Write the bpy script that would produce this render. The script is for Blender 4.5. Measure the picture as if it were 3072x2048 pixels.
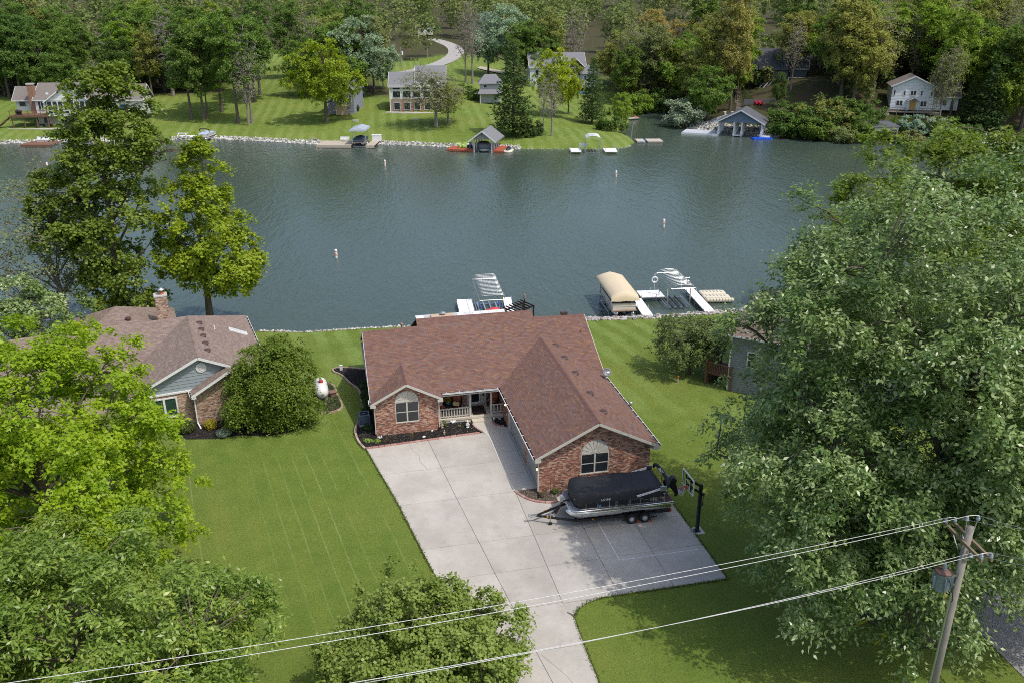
import bpy, bmesh, math, random
import numpy as np
from math import sin, cos, pi, radians, sqrt, atan2
from mathutils import Vector, Matrix
for o in list(bpy.data.objects): bpy.data.objects.remove(o)
sc = bpy.context.scene
COL = sc.collection
# ---------------------------------------------------------------- camera
F_PX, PITCH, CAM_H = 2550.0, radians(22.0), 28.5      # focal length in pixels of a 3072 px wide frame
cam = bpy.data.cameras.new('camera'); cam.sensor_width = 36; cam.lens = F_PX/3072*36
cam.clip_start = .5; cam.clip_end = 4000
camo = bpy.data.objects.new('camera', cam); COL.objects.link(camo)
camo.location = (0, 0, CAM_H); camo.rotation_euler = (pi/2-PITCH, 0, 0); sc.camera = camo
# ---------------------------------------------------------------- sky and sun
SUN_TRAVEL = Vector((-.475, .334, -1)).normalized()
SUN_EL = math.asin(-SUN_TRAVEL.z)
w = bpy.data.worlds.new('World'); sc.world = w; w.use_nodes = True
nt = w.node_tree; sky = nt.nodes.new('ShaderNodeTexSky'); sky.sky_type = 'NISHITA'; sky.sun_disc = False
sky.sun_elevation = SUN_EL; sky.sun_rotation = atan2(-SUN_TRAVEL.x, -SUN_TRAVEL.y)
sky.altitude = 250; sky.air_density = 1.0; sky.dust_density = 3.5; sky.ozone_density = 1.0
nt.links.new(sky.outputs[0], nt.nodes['Background'].inputs[0]); nt.nodes['Background'].inputs[1].default_value = .15
sl = bpy.data.lights.new('sun', 'SUN'); sl.energy = 2.2; sl.angle = radians(.53); sl.color = (1, .955, .88)
so = bpy.data.objects.new('sun', sl); COL.objects.link(so); so.location = (30, -20, 80)
so.rotation_euler = SUN_TRAVEL.to_track_quat('-Z', 'Y').to_euler()
vs = sc.view_settings; vs.view_transform = 'Standard'; vs.look = 'None'; vs.exposure = .27; vs.gamma = 1; vs.use_curve_mapping = False
sc.cycles.max_bounces = 7; sc.cycles.diffuse_bounces = 3; sc.cycles.glossy_bounces = 3; sc.cycles.transmission_bounces = 4
sc.cycles.transparent_max_bounces = 8; sc.cycles.caustics_reflective = False; sc.cycles.caustics_refractive = False
sc.cycles.sample_clamp_indirect = 4
sc.cycles.use_denoising = False
sc.cycles.pixel_filter_type = 'BLACKMAN_HARRIS'; sc.cycles.filter_width = 1.0
# ---------------------------------------------------------------- geometry helpers
def ray(x, y):
    u = (x-1536)/F_PX; v = -(y-1024)/F_PX
    return Vector((u, cos(PITCH)+v*sin(PITCH), -sin(PITCH)+v*cos(PITCH)))
def at(x, y, z=0.):                       # world point where a sight line meets height z
    d = ray(x, y); t = (z-CAM_H)/d.z; return Vector((d.x*t, d.y*t, z))
def atY(x, y, Y):                         # world point of a sight line at ground distance Y
    d = ray(x, y); t = Y/d.y; return Vector((d.x*t, Y, CAM_H+d.z*t))
HYAW = radians(12.7); HO = at(1616.5, 1478)
HM = Matrix.Translation(HO) @ Matrix.Rotation(HYAW, 4, 'Z'); HMI = HM.inverted()
def hl(x, y, z=0.): return HM @ Vector((x, y, z))     # house frame -> world

class MB:
    def __init__(s): s.v = []; s.f = []; s.m = None; s.mi = []; s.cur = 0
    def add(s, vs, fs):
        n = len(s.v)
        if s.m is not None: vs = [tuple(s.m @ Vector(p)) for p in vs]
        s.v += [tuple(p) for p in vs]; s.f += [tuple(i+n for i in q) for q in fs]; s.mi += [s.cur]*len(fs)
        return s
    def box(s, a, b):
        x0, y0, z0 = a; x1, y1, z1 = b
        return s.add([(x0,y0,z0),(x1,y0,z0),(x1,y1,z0),(x0,y1,z0),(x0,y0,z1),(x1,y0,z1),(x1,y1,z1),(x0,y1,z1)],
            [(0,3,2,1),(4,5,6,7),(0,1,5,4),(1,2,6,5),(2,3,7,6),(3,0,4,7)])
    def bar(s, p, q, w, h=None, up=(0,0,1)):       # box beam from p to q, w wide, h high
        h = h or w; p = Vector(p); q = Vector(q); d = (q-p).normalized(); u = Vector(up)
        if abs(d.dot(u)) > .98: u = Vector((0,1,0))
        sx = d.cross(u).normalized()*w/2; sz = sx.cross(d).normalized()*h/2
        vs = [p-sx-sz, p+sx-sz, p+sx+sz, p-sx+sz, q-sx-sz, q+sx-sz, q+sx+sz, q-sx+sz]
        return s.add(vs, [(0,1,2,3),(7,6,5,4),(0,4,5,1),(1,5,6,2),(2,6,7,3),(3,7,4,0)])
    def tube(s, pts, r, n=6, cap=True):
        pts = [Vector(p) for p in pts]; k = len(pts); rs = r if isinstance(r, (list, tuple)) else [r]*k
        vs = []; fs = []; up = Vector((.12, .23, .96)).normalized()
        for i, p in enumerate(pts):
            d = (pts[min(i+1, k-1)]-pts[max(i-1, 0)]).normalized()
            a = d.cross(up)
            if a.length < .15: a = d.cross(Vector((1, .1, 0)))
            a.normalize(); b = a.cross(d).normalized()
            for j in range(n):
                t = 2*pi*j/n; vs.append(p+(a*cos(t)+b*sin(t))*rs[i])
        for i in range(k-1):
            for j in range(n):
                j2 = (j+1) % n; fs.append((i*n+j, i*n+j2, (i+1)*n+j2, (i+1)*n+j))
        if cap: fs += [tuple(range(n))[::-1], tuple((k-1)*n+j for j in range(n))]
        return s.add(vs, fs)
    def lathe(s, prof, c=(0,0,0), n=16, ax='Z', cap=True):    # prof: (radius, height)
        vs = []; fs = []; c = Vector(c)
        for r, h in prof:
            for j in range(n):
                t = 2*pi*j/n; p = Vector((r*cos(t), r*sin(t), h))
                if ax == 'X': p = Vector((h, r*cos(t), r*sin(t)))
                if ax == 'Y': p = Vector((r*cos(t), h, r*sin(t)))
                vs.append(c+p)
        for i in range(len(prof)-1):
            for j in range(n):
                j2 = (j+1) % n; fs.append((i*n+j, i*n+j2, (i+1)*n+j2, (i+1)*n+j))
        if cap: fs += [tuple(range(n))[::-1], tuple((len(prof)-1)*n+j for j in range(n))]
        return s.add(vs, fs)
    def prism(s, poly, z0, z1):                     # poly in xy, counter-clockwise
        n = len(poly)
        return s.add([(x, y, z0) for x, y in poly]+[(x, y, z1) for x, y in poly],
            [tuple(range(n))[::-1], tuple(range(n, 2*n))]+[(i, (i+1) % n, n+(i+1) % n, n+i) for i in range(n)])
    def prismY(s, poly, y0, y1):                    # poly in xz, extruded along y
        n = len(poly)
        return s.add([(x, y0, z) for x, z in poly]+[(x, y1, z) for x, z in poly],
            [tuple(range(n)), tuple(range(n, 2*n))[::-1]]+[(i, n+i, n+(i+1) % n, (i+1) % n) for i in range(n)])
    def prismX(s, poly, x0, x1):                    # poly in yz, extruded along x
        n = len(poly)
        return s.add([(x0, y, z) for y, z in poly]+[(x1, y, z) for y, z in poly],
            [tuple(range(n))[::-1], tuple(range(n, 2*n))]+[(i, (i+1) % n, n+(i+1) % n, n+i) for i in range(n)])
    def strip(s, pts, wid, z0, z1, closed=False):   # a kerb-like band of width wid along xy points
        k = len(pts); L = []; R = []
        for i, p in enumerate(pts):
            a = pts[i-1] if (closed or i > 0) else p; b = pts[(i+1) % k] if (closed or i < k-1) else p
            d = Vector((b[0]-a[0], b[1]-a[1])).normalized(); nrm = Vector((-d.y, d.x))*wid/2
            L.append((p[0]+nrm.x, p[1]+nrm.y)); R.append((p[0]-nrm.x, p[1]-nrm.y))
        for i in range(k if closed else k-1):
            j = (i+1) % k
            s.prism([R[i], R[j], L[j], L[i]], z0, z1)
        return s
    def build(s, name, mat, parent=None, smooth=False, bevel=0):
        me = bpy.data.meshes.new(name); me.from_pydata(s.v, [], s.f); me.update()
        for m_ in (mat if isinstance(mat, (list, tuple)) else [mat]): me.materials.append(m_)
        if isinstance(mat, (list, tuple)): me.polygons.foreach_set('material_index', s.mi)
        if smooth: me.polygons.foreach_set('use_smooth', [True]*len(me.polygons))
        return link(name, me, parent, bevel)
def link(name, me, parent=None, bevel=0):
    o = bpy.data.objects.new(name, me); COL.objects.link(o)
    if parent is not None: o.parent = parent
    if bevel:
        b = o.modifiers.new('bevel', 'BEVEL'); b.width = bevel; b.segments = 2; b.limit_method = 'ANGLE'
    return o
def tag(o, label, cat, group=None):
    o['label'] = label; o['category'] = cat
    if group: o['group'] = group
    return o
def thing(name, label, cat, loc=(0,0,0), rz=0, group=None, m=None):
    o = bpy.data.objects.new(name, None); COL.objects.link(o); o.empty_display_size = .3
    if m is not None: o.matrix_world = m
    else: o.location = loc; o.rotation_euler = (0, 0, rz)
    return tag(o, label, cat, group)
def struct(o, kind='structure', label=None):
    o['kind'] = kind
    if label: o['label'] = label
    return o
def copy_tree(o, parent=None):
    c = o.copy(); COL.objects.link(c)
    if parent is not None: c.parent = parent
    for ch in list(o.children): copy_tree(ch, c)
    return c
def npmesh(name, V, Fq, mat, parent=None, attrs=None, smooth=False, k=4, midx=None):
    V = np.ascontiguousarray(V, dtype=np.float32); Fq = np.ascontiguousarray(Fq, dtype=np.int32)
    me = bpy.data.meshes.new(name); me.vertices.add(len(V)); me.vertices.foreach_set('co', V.ravel())
    nf = len(Fq); me.loops.add(nf*k); me.loops.foreach_set('vertex_index', Fq.ravel())
    me.polygons.add(nf); me.polygons.foreach_set('loop_start', np.arange(0, nf*k, k, dtype=np.int32))
    if smooth: me.polygons.foreach_set('use_smooth', np.ones(nf, dtype=bool))
    if midx is not None: me.polygons.foreach_set('material_index', np.ascontiguousarray(midx, dtype=np.int32))
    for m_ in (mat if isinstance(mat, (list, tuple)) else [mat]): me.materials.append(m_)
    me.update(calc_edges=True); me.validate()
    for n_, (dom, arr) in (attrs or {}).items():
        a = me.attributes.new(n_, 'FLOAT', dom); a.data.foreach_set('value', np.ascontiguousarray(arr, dtype=np.float32))
    return link(name, me, parent)
def textobj(s, size, mat, m, parent=None, depth=.004, shear=0, name='lettering'):
    cu = bpy.data.curves.new('t', 'FONT'); cu.body = s; cu.size = size; cu.extrude = depth; cu.shear = shear
    cu.align_x = 'LEFT'; cu.offset = size*.018; cu.resolution_u = 3
    t = bpy.data.objects.new('t', cu); COL.objects.link(t); bpy.context.view_layer.update()
    me = bpy.data.meshes.new_from_object(t.evaluated_get(bpy.context.evaluated_depsgraph_get()))
    bpy.data.objects.remove(t); me.materials.clear(); me.materials.append(mat)
    o = link(name, me, parent); o.matrix_local = m; return o
# ---------------------------------------------------------------- materials
def srgb(r, g, b):
    f = lambda c: c/12.92 if c <= .04045 else ((c+.055)/1.055)**2.4
    return (f(r/255), f(g/255), f(b/255))
class NT:
    def __init__(s, name):
        s.mat = bpy.data.materials.new(name); s.mat.use_nodes = True; s.t = s.mat.node_tree
        s.b = s.t.nodes['Principled BSDF']; s.out = s.t.nodes['Material Output']
    def n(s, typ, **kw):
        x = s.t.nodes.new(typ)
        for k_, v_ in kw.items(): setattr(x, k_, v_)
        return x
    def l(s, a, b): s.t.links.new(a, b)
    def val(s, x, sock):
        if hasattr(x, 'default_value') or hasattr(x, 'is_linked'): s.l(x, sock)
        else: sock.default_value = x if not isinstance(x, tuple) else (*x, 1)[:len(sock.default_value)]
    def math(s, op, a, b=None, c=None, clamp=False):
        x = s.n('ShaderNodeMath', operation=op); x.use_clamp = clamp
        for i, q in enumerate((a, b, c)):
            if q is not None: s.val(q, x.inputs[i])
        return x.outputs[0]
    def mix(s, f, a, b, mode='MIX'):
        x = s.n('ShaderNodeMix', data_type='RGBA', blend_type=mode)
        s.val(f, x.inputs[0]); s.val(a, x.inputs[6]); s.val(b, x.inputs[7]); return x.outputs[2]
    def noise(s, scale, detail=3, vec=None, rough=.55, w=None):
        x = s.n('ShaderNodeTexNoise'); x.inputs['Scale'].default_value = scale; x.inputs['Detail'].default_value = detail
        x.inputs['Roughness'].default_value = rough
        s.l(vec if vec is not None else s.pos(), x.inputs['Vector']); return x.outputs[0]
    def pos(s):
        if not hasattr(s, '_p'): s._p = s.n('ShaderNodeTexCoord').outputs['Object']
        return s._p
    def mapping(s, rot=0, scale=(1,1,1), loc=(0,0,0), vec=None):
        x = s.n('ShaderNodeMapping'); x.inputs['Rotation'].default_value = (0,0,rot); x.inputs['Scale'].default_value = scale
        x.inputs['Location'].default_value = loc
        s.l(vec if vec is not None else s.pos(), x.inputs['Vector']); return x.outputs[0]
    def ramp(s, fac, stops, interp='LINEAR'):
        x = s.n('ShaderNodeValToRGB'); x.color_ramp.interpolation = interp; e = x.color_ramp.elements
        while len(e) < len(stops): e.new(.5)
        for i, (p, c) in enumerate(stops):
            e[i].position = p; e[i].color = (*c, 1) if isinstance(c, tuple) else (c, c, c, 1)
        s.l(fac, x.inputs[0]); return x.outputs[0]
    def smooth(s, x, a, b):
        m_ = s.n('ShaderNodeMapRange', interpolation_type='SMOOTHSTEP'); s.val(x, m_.inputs[0])
        m_.inputs[1].default_value = a; m_.inputs[2].default_value = b; return m_.outputs[0]
    def attr(s, name): return s.n('ShaderNodeAttribute', attribute_name=name).outputs['Fac']
    def bump(s, h, strength=.5, dist=.02):
        x = s.n('ShaderNodeBump'); x.inputs['Strength'].default_value = strength; x.inputs['Distance'].default_value = dist
        s.l(h, x.inputs['Height']); s.l(x.outputs[0], s.b.inputs['Normal'])
    def set(s, col=None, rough=None, metal=None, spec=None):
        if col is not None: s.val(col, s.b.inputs['Base Color'])
        if rough is not None: s.val(rough, s.b.inputs['Roughness'])
        if metal is not None: s.val(metal, s.b.inputs['Metallic'])
        if spec is not None: s.b.inputs['Specular IOR Level'].default_value = spec
        return s
_mc = {}
def M(name, col=(.5,.5,.5), rough=.6, metal=0, var=.12, scale=3., bump=0, bscale=60, spec=None, dirt=0):
    if name in _mc: return _mc[name]
    t = NT(name); n1 = t.noise(scale, 4)
    c = t.mix(n1, tuple(k*(1-var) for k in col), tuple(min(1, k*(1+var)) for k in col))
    if dirt: c = t.mix(t.math('MULTIPLY', t.smooth(t.noise(scale*.6, 6, rough=.7), .5, .75), dirt), c, tuple(k*.55 for k in col))
    t.set(c, t.math('ADD', t.math('MULTIPLY', t.noise(scale*4, 2), .2), rough-.1), metal, spec)
    if bump: t.bump(t.noise(bscale, 3), bump, .01)
    _mc[name] = t.mat; return t.mat
def island(name, stops, rough=.8, var=.12, bump=.3, bscale=80, nscale=12., interp='CONSTANT', spec=.3):
    if name in _mc: return _mc[name]
    t = NT(name); r = t.n('ShaderNodeNewGeometry').outputs['Random Per Island']
    r2 = t.n('ShaderNodeObjectInfo').outputs['Random']
    fr = t.math('FRACT', t.math('ADD', r, t.math('MULTIPLY', r2, 7.31)))
    c = t.ramp(fr, stops, interp)
    v = t.math('ADD', t.math('MULTIPLY', t.math('FRACT', t.math('MULTIPLY', fr, 37.7)), 2*var), 1-var)
    v = t.math('MULTIPLY', v, t.math('ADD', t.math('MULTIPLY', t.noise(nscale, 4), .4), .8))
    x = t.n('ShaderNodeVectorMath', operation='SCALE'); t.l(c, x.inputs[0]); t.l(v, x.inputs['Scale'])
    t.set(x.outputs[0], rough, spec=spec)
    if bump: t.bump(t.noise(bscale, 3), bump, .008)
    _mc[name] = t.mat; return t.mat
def glassmat(name, tint=(.02,.025,.03), rough=.05):
    if name in _mc: return _mc[name]
    t = NT(name); t.set(t.mix(t.noise(.9, 2), tuple(k*.5 for k in tint), tuple(k*1.8 for k in tint)), rough, spec=.7)
    _mc[name] = t.mat; return t.mat
WHITE = M('white_paint', (.78,.78,.76), .45, var=.05, dirt=.15)
TRIM = M('taupe_trim', (.58,.55,.49), .5, var=.05, dirt=.12)
ALU = M('brushed_aluminium', (.72,.73,.75), .32, 1, var=.08)
BLACK = M('black_plastic', (.012,.013,.016), .45, var=.2)
BLACKM = M('black_metal', (.015,.016,.02), .35, var=.2)
GLASS = glassmat('window_glass')
WOODG = M('weathered_wood', (.25,.22,.185), .85, var=.25, scale=4, bump=.4)
WOODB = M('brown_deck_wood', (.16,.085,.05), .75, var=.25, scale=4, bump=.3)
CONC = M('concrete_plain', (.5,.48,.44), .85, var=.12, scale=2, bump=.2, dirt=.2)
GALV = M('galvanised_steel', (.5,.52,.54), .42, .9, var=.12)
# ---------------------------------------------------------------- lake, ground, shore
WZ = -1.2
def _a(x, y): p = at(x, y, WZ); return (p.x, p.y)
NEAR = [(-420, 62), (-90, 70), (-42, 74.5), (-27, 76.5), (-19.7, 75.9), (-14.4, 76.9), (-5, 78), (7.8, 79.6), (12.2, 80), (15.9, 80.5),
        (19.8, 81.3), (23.4, 82.1), (35, 86), (60, 98), (120, 112), (420, 130)]
FAR = [(420, 212), (130, 195), (95, 190), _a(2620, 430), _a(2480, 424), _a(2330, 412), _a(2190, 399), _a(2110, 392), _a(2047, 383), _a(1998, 366), _a(2003, 347),
       _a(1996, 333), _a(1912, 333), _a(1896, 352), _a(1888, 372), _a(1862, 392), _a(1885, 408), _a(1902, 420), _a(1906, 431), _a(1893, 441), _a(1860, 447), _a(1750, 450), _a(1540, 447), _a(1400, 444), _a(1130, 433),
       _a(950, 434), _a(800, 425), _a(650, 418), _a(520, 420), _a(300, 426), _a(0, 432), (-160, 186), (-420, 176)]
LAKE = np.array(NEAR+FAR)
def shore_sd(P):                                   # > 0 on land, < 0 in the lake
    P = np.atleast_2d(np.asarray(P, dtype=float)); A = LAKE; B = np.roll(LAKE, -1, 0)
    best = np.full(len(P), 1e9); ins = np.zeros(len(P), bool)
    for a, b in zip(A, B):
        ab = b-a; t = np.clip(((P-a)@ab)/(ab@ab), 0, 1); best = np.minimum(best, np.hypot(*(P-a-t[:, None]*ab).T))
        c = ((a[1] > P[:, 1]) != (b[1] > P[:, 1]))
        with np.errstate(divide='ignore', invalid='ignore'):
            xi = (b[0]-a[0])*(P[:, 1]-a[1])/(b[1]-a[1])+a[0]
        ins ^= c & (P[:, 0] < xi)
    return np.where(ins, -best, best)
def ss(x, a, b): t = np.clip((x-a)/(b-a), 0, 1); return t*t*(3-2*t)
def TZA(P):
    P = np.atleast_2d(np.asarray(P, dtype=float)); d = shore_sd(P); x, y = P[:, 0], P[:, 1]
    near = y < 140
    zn = WZ+.62*ss(d, 0, 1.9)+.58*ss(d, 1.9, 11)
    dd = np.maximum(d-3, 0)
    zf = WZ+.8*ss(d, 0, 3)+.1*np.minimum(dd, 40)+.05*np.maximum(dd-40, 0)
    zf += .17*np.minimum(dd, 32)*ss(x, 44, 62)
    zf += .5*np.sin(x*.05+1)*np.sin(y*.04)*ss(d, 25, 80)*2
    z = np.where(near, zn, zf)
    return np.where(d < 0, WZ-.25-np.minimum(3, -d*.35), z)
def TZ(x, y): return float(TZA([(x, y)])[0])
def gp(px, py):                                    # where a sight line meets the ground
    d = ray(px, py); lo = 20.; y = 60.
    ys = np.linspace(25, 900, 1751); xs = d.x/d.y*ys; zs = CAM_H+d.z/d.y*ys
    g = np.maximum(TZA(np.c_[xs, ys]), WZ); k = np.argmax(zs < g)
    if zs[k] >= g[k]: k = len(ys)-1
    return Vector((xs[k], ys[k], g[k]))
def axis(*segs):
    r = [segs[0][0]]
    for a, b, st in segs: r += list(np.arange(a+st, b+1e-6, st))
    return np.array(r)
gx = axis((-900, -240, 30), (-240, -120, 6), (-120, 120, 1.5), (120, 240, 6), (240, 900, 30))
gy = axis((-30, 60, 3), (60, 105, .75), (105, 170, 5), (170, 270, 1.25), (270, 420, 5), (420, 1620, 60))
GX, GY = np.meshgrid(gx, gy); GP = np.c_[GX.ravel(), GY.ravel()]; GZ = TZA(GP); GD = shore_sd(GP)
nx, ny = len(gx), len(gy); ii = np.arange(nx*ny).reshape(ny, nx)
GF = np.c_[ii[:-1, :-1].ravel(), ii[:-1, 1:].ravel(), ii[1:, 1:].ravel(), ii[1:, :-1].ravel()]
x_, y_ = GP[:, 0], GP[:, 1]; farm = y_ > 140
lawn = 1-ss(GD, 42, 56); lawn *= 1-ss(x_, 30, 40)
lawn = np.maximum(lawn, 1-ss(np.abs(x_-(-68-.12*(y_-230))), 9, 16)-ss(y_, 330, 360)*1)
lawn = np.maximum(lawn, 1-ss(np.hypot((x_+22)/26, (y_-300)/60), .8, 1.1))
forest = np.where(farm, 1-np.clip(lawn, 0, 1), 0)
bed = ss(-GD, -.3, .3)
def lawn_mat():
    t = NT('lawn_grass'); P = t.pos(); sep = t.n('ShaderNodeSeparateXYZ'); t.l(P, sep.inputs[0]); X, Y = sep.outputs[0], sep.outputs[1]
    big = t.noise(.09, 4); mid = t.noise(.8, 5, rough=.7); fine = t.noise(9, 4, rough=.75); vf = t.noise(34, 2, rough=.8)
    g = t.mix(t.smooth(mid, .3, .7), (.118, .178, .028), (.168, .226, .04))
    g = t.mix(t.math('MULTIPLY', t.smooth(big, .42, .68), .6), g, (.195, .23, .047))
    g = t.mix(t.math('MULTIPLY', t.smooth(t.noise(1.6, 7, rough=.8), .52, .72), .75), g, (.072, .126, .021))
    g = t.mix(t.math('MULTIPLY', t.smooth(t.noise(1.1, 7, rough=.8), .58, .74), .6), g, (.27, .26, .1))
    def stripes(ang, period, wob=.12):            # distance-across-the-mowing-direction coordinate
        v = t.mapping(rot=-ang); s2 = t.n('ShaderNodeSeparateXYZ'); t.l(v, s2.inputs[0])
        return t.math('FRACT', t.math('ADD', t.math('DIVIDE', s2.outputs[1], period), t.math('MULTIPLY', t.noise(.35, 2), wob)))
    near = t.smooth(Y, 150, 130)
    # left front lawn: faint bright lines where mowing passes overlap
    vA = t.mapping(rot=-radians(113.3)); s2A = t.n('ShaderNodeSeparateXYZ'); t.l(vA, s2A.inputs[0])
    cA = t.math('ADD', t.math('DIVIDE', s2A.outputs[1], .93), t.math('MULTIPLY', t.noise(.12, 2), .35)); sA = t.math('FRACT', cA)
    wn = t.n('ShaderNodeTexWhiteNoise', noise_dimensions='1D'); t.l(t.math('FLOOR', cA), wn.inputs['W'])
    lineA = t.math('MULTIPLY', t.math('MULTIPLY', t.smooth(t.math('ABSOLUTE', t.math('SUBTRACT', sA, .5)), .075, .0), wn.outputs[0]), t.smooth(t.noise(.16, 4, rough=.65), .25, .7))
    mA = t.math('MULTIPLY', t.smooth(X, -4.6, -6.2), t.smooth(Y, 57, 52))
    # alternate lay of the grass
    sB = stripes(radians(109), 2.1, .6); bandB = t.smooth(t.math('ABSOLUTE', t.math('SUBTRACT', sB, .5)), .16, .34)
    mB = t.math('MULTIPLY', t.smooth(Y, 50, 56), near)
    sC = stripes(radians(98), 2.6, .7); bandC = t.smooth(t.math('ABSOLUTE', t.math('SUBTRACT', sC, .5)), .18, .32)
    mC = t.math('SUBTRACT', 1, near)
    sA2 = stripes(radians(113.3), 1.86, .1); bandA = t.smooth(t.math('ABSOLUTE', t.math('SUBTRACT', sA2, .5)), .18, .32)
    g = t.mix(t.math('MULTIPLY', t.math('MULTIPLY', bandA, mA), .16), g, (.095, .175, .03))
    g = t.mix(t.math('MULTIPLY', t.math('MULTIPLY', lineA, mA), .62), g, (.34, .41, .17))
    g = t.mix(t.math('MULTIPLY', t.math('MULTIPLY', t.math('MULTIPLY', bandB, t.smooth(t.noise(.12, 4, rough=.7), .3, .62)), mB), .5), g, (.225, .31, .085))
    g = t.mix(t.math('MULTIPLY', t.math('MULTIPLY', t.math('MULTIPLY', bandC, t.smooth(t.noise(.06, 4, rough=.7), .35, .6)), mC), .42), g, (.24, .31, .1))
    k = t.math('ADD', t.math('ADD', t.math('MULTIPLY', fine, 1.15), t.math('MULTIPLY', vf, 1.0)), -.06)
    x = t.n('ShaderNodeVectorMath', operation='SCALE'); t.l(g, x.inputs[0]); t.l(k, x.inputs['Scale'])
    litter = t.mix(t.smooth(t.noise(.5, 5), .4, .65), (.085, .06, .038), (.05, .075, .02))
    c = t.mix(t.attr('forest'), x.outputs[0], litter); c = t.mix(t.attr('bed'), c, (.09, .075, .045))
    t.set(c, .9, spec=.15); t.bump(t.math('ADD', fine, t.math('MULTIPLY', vf, .6)), .9, .07); return t.mat
GRASS = lawn_mat()
ground = npmesh('ground', np.c_[GP, GZ], GF, GRASS, attrs={'forest': ('POINT', forest), 'bed': ('POINT', bed)}, smooth=True)
struct(ground)
def water_mat():
    t = NT('lake_water'); P = t.mapping(rot=radians(28), scale=(1, .42, 1))
    P2 = t.mapping(rot=radians(-12), scale=(1, .35, 1))
    r = t.math('ADD', t.math('MULTIPLY', t.noise(2.3, 4, P, .6), .55), t.math('MULTIPLY', t.noise(.62, 3, P2, .55), .65))
    r = t.math('ADD', r, t.math('MULTIPLY', t.noise(6.5, 2, P), .08))
    ng = t.noise(.75, 3, t.mapping(rot=radians(24), scale=(1, .3, 1)), .5); rg_ = t.math('POWER', t.math('SUBTRACT', 1, t.math('ABSOLUTE', t.math('MULTIPLY', t.math('SUBTRACT', ng, .5), 4)), None, True), 3)
    r = t.math('ADD', r, t.math('MULTIPLY', rg_, .2))
    gust = t.smooth(t.noise(.035, 3, P2), .3, .7)
    deep = t.mix(t.noise(.02, 3), (.055, .08, .063), (.07, .098, .079))
    t.set(deep, .07, spec=.5); t.b.inputs['IOR'].default_value = 1.333
    b = t.n('ShaderNodeBump'); b.inputs['Distance'].default_value = .3
    t.l(t.math('ADD', t.math('MULTIPLY', gust, .3), .3), b.inputs['Strength']); t.l(r, b.inputs['Height']); t.l(b.outputs[0], t.b.inputs['Normal'])
    return t.mat
WATER = water_mat()
wv = [(-900, 40, WZ), (900, 40, WZ), (900, 300, WZ), (-900, 300, WZ)]
o = MB().add(wv, [(0, 1, 2, 3)]).build('lake_water', WATER); struct(o)
# riprap
STONE = island('riprap_stone', [(0, (.42,.40,.38)), (.3, (.30,.28,.27)), (.5, (.5,.48,.45)), (.68, (.22,.21,.21)), (.8, (.40,.33,.28)), (.9, (.58,.56,.53))], .9, .2, .3)
STONEW = island('pale_stone', [(0, (.46,.45,.42)), (.25, (.32,.31,.29)), (.45, (.58,.57,.54)), (.65, (.24,.23,.21)), (.8, (.42,.38,.33)), (.92, (.66,.65,.62))], .9, .2, .3)
_rr = np.random.default_rng(5)
_rock = []
for k in range(8):
    bm = bmesh.new(); bmesh.ops.create_icosphere(bm, subdivisions=1, radius=1)
    v = np.array([p.co[:] for p in bm.verts])*np.array([1, _rr.uniform(.65, .95), _rr.uniform(.45, .75)])*_rr.uniform(.7, 1.15, (len(bm.verts), 1))
    f = np.array([[q.index for q in p.verts] for p in bm.faces]); bm.free(); _rock.append((v, f))
def rock_mass(name, pts, mat, parent=None):        # many stones in one mesh; pts: x, y, z, size
    Vs, Fs, n = [], [], 0
    for p in pts:
        v, f = _rock[_rr.integers(8)]; a = _rr.uniform(0, 6.28); R = np.array([[cos(a), -sin(a), 0], [sin(a), cos(a), 0], [0, 0, 1]])
        Vs.append(v@R.T*p[3]+np.array(p[:3])); Fs.append(f+n); n += len(v)
    return npmesh(name, np.vstack(Vs), np.vstack(Fs), mat, parent, k=3)
def shore_points(poly, n, lo, hi, s0, s1):
    poly = np.array(poly); seg = np.hypot(*np.diff(poly, axis=0).T); out = []
    ix = _rr.choice(len(seg), n, p=seg/seg.sum()); a = poly[ix]; b = poly[ix+1]; d = (b-a)/seg[ix][:, None]
    nn = np.c_[-d[:, 1], d[:, 0]]; p = a+(b-a)*_rr.random((n, 1))
    nn[shore_sd(p+nn*.5) < 0] *= -1
    p = p+nn*_rr.uniform(lo, hi, (n, 1)); z = np.maximum(TZA(p), WZ)+.02; out = list(zip(p[:, 0], p[:, 1], z, _rr.uniform(s0, s1, n)))
    return out
rip = thing('riprap', 'grey rock riprap along the near lawn shore', 'riprap'); del rip['category']; rip['kind'] = 'structure'
vis = [(-24, 76.2), (-19.7, 75.9), (-14.4, 76.9), (-9, 77.6)]; vis2 = [(5, 79.3), (7.8, 79.6), (12.2, 80), (15.9, 80.5), (19.8, 81.3), (25, 82.6)]
rmesh = []
for v, f in _rock:
    me = bpy.data.meshes.new('stone'); me.from_pydata(v.tolist(), [], f.tolist()); me.materials.append(STONE); rmesh.append(me)
for p in shore_points(vis2, 300, -.25, 2.3, .17, .32):
    s_ = link('stone', rmesh[_rr.integers(8)], rip); s_.location = p[:3]; s_.scale = (p[3],)*3; s_.rotation_euler = (0, 0, _rr.uniform(0, 6.28))
q = rock_mass('loose_stones', shore_points(vis2, 700, -.3, 2.3, .12, .26)+shore_points([(25, 82.6), (35, 86), (50, 93)], 200, -.3, 1.8, .12, .26), STONE, rip); q['kind'] = 'stuff'
q = rock_mass('pale_stones', shore_points(vis+[(-5, 78), (5, 79.3)], 700, -.2, 1.6, .1, .22), STONEW, rip); q['kind'] = 'stuff'
fr = [p for p in FAR if p[1] < 200 and p[0] < -3]
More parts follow.
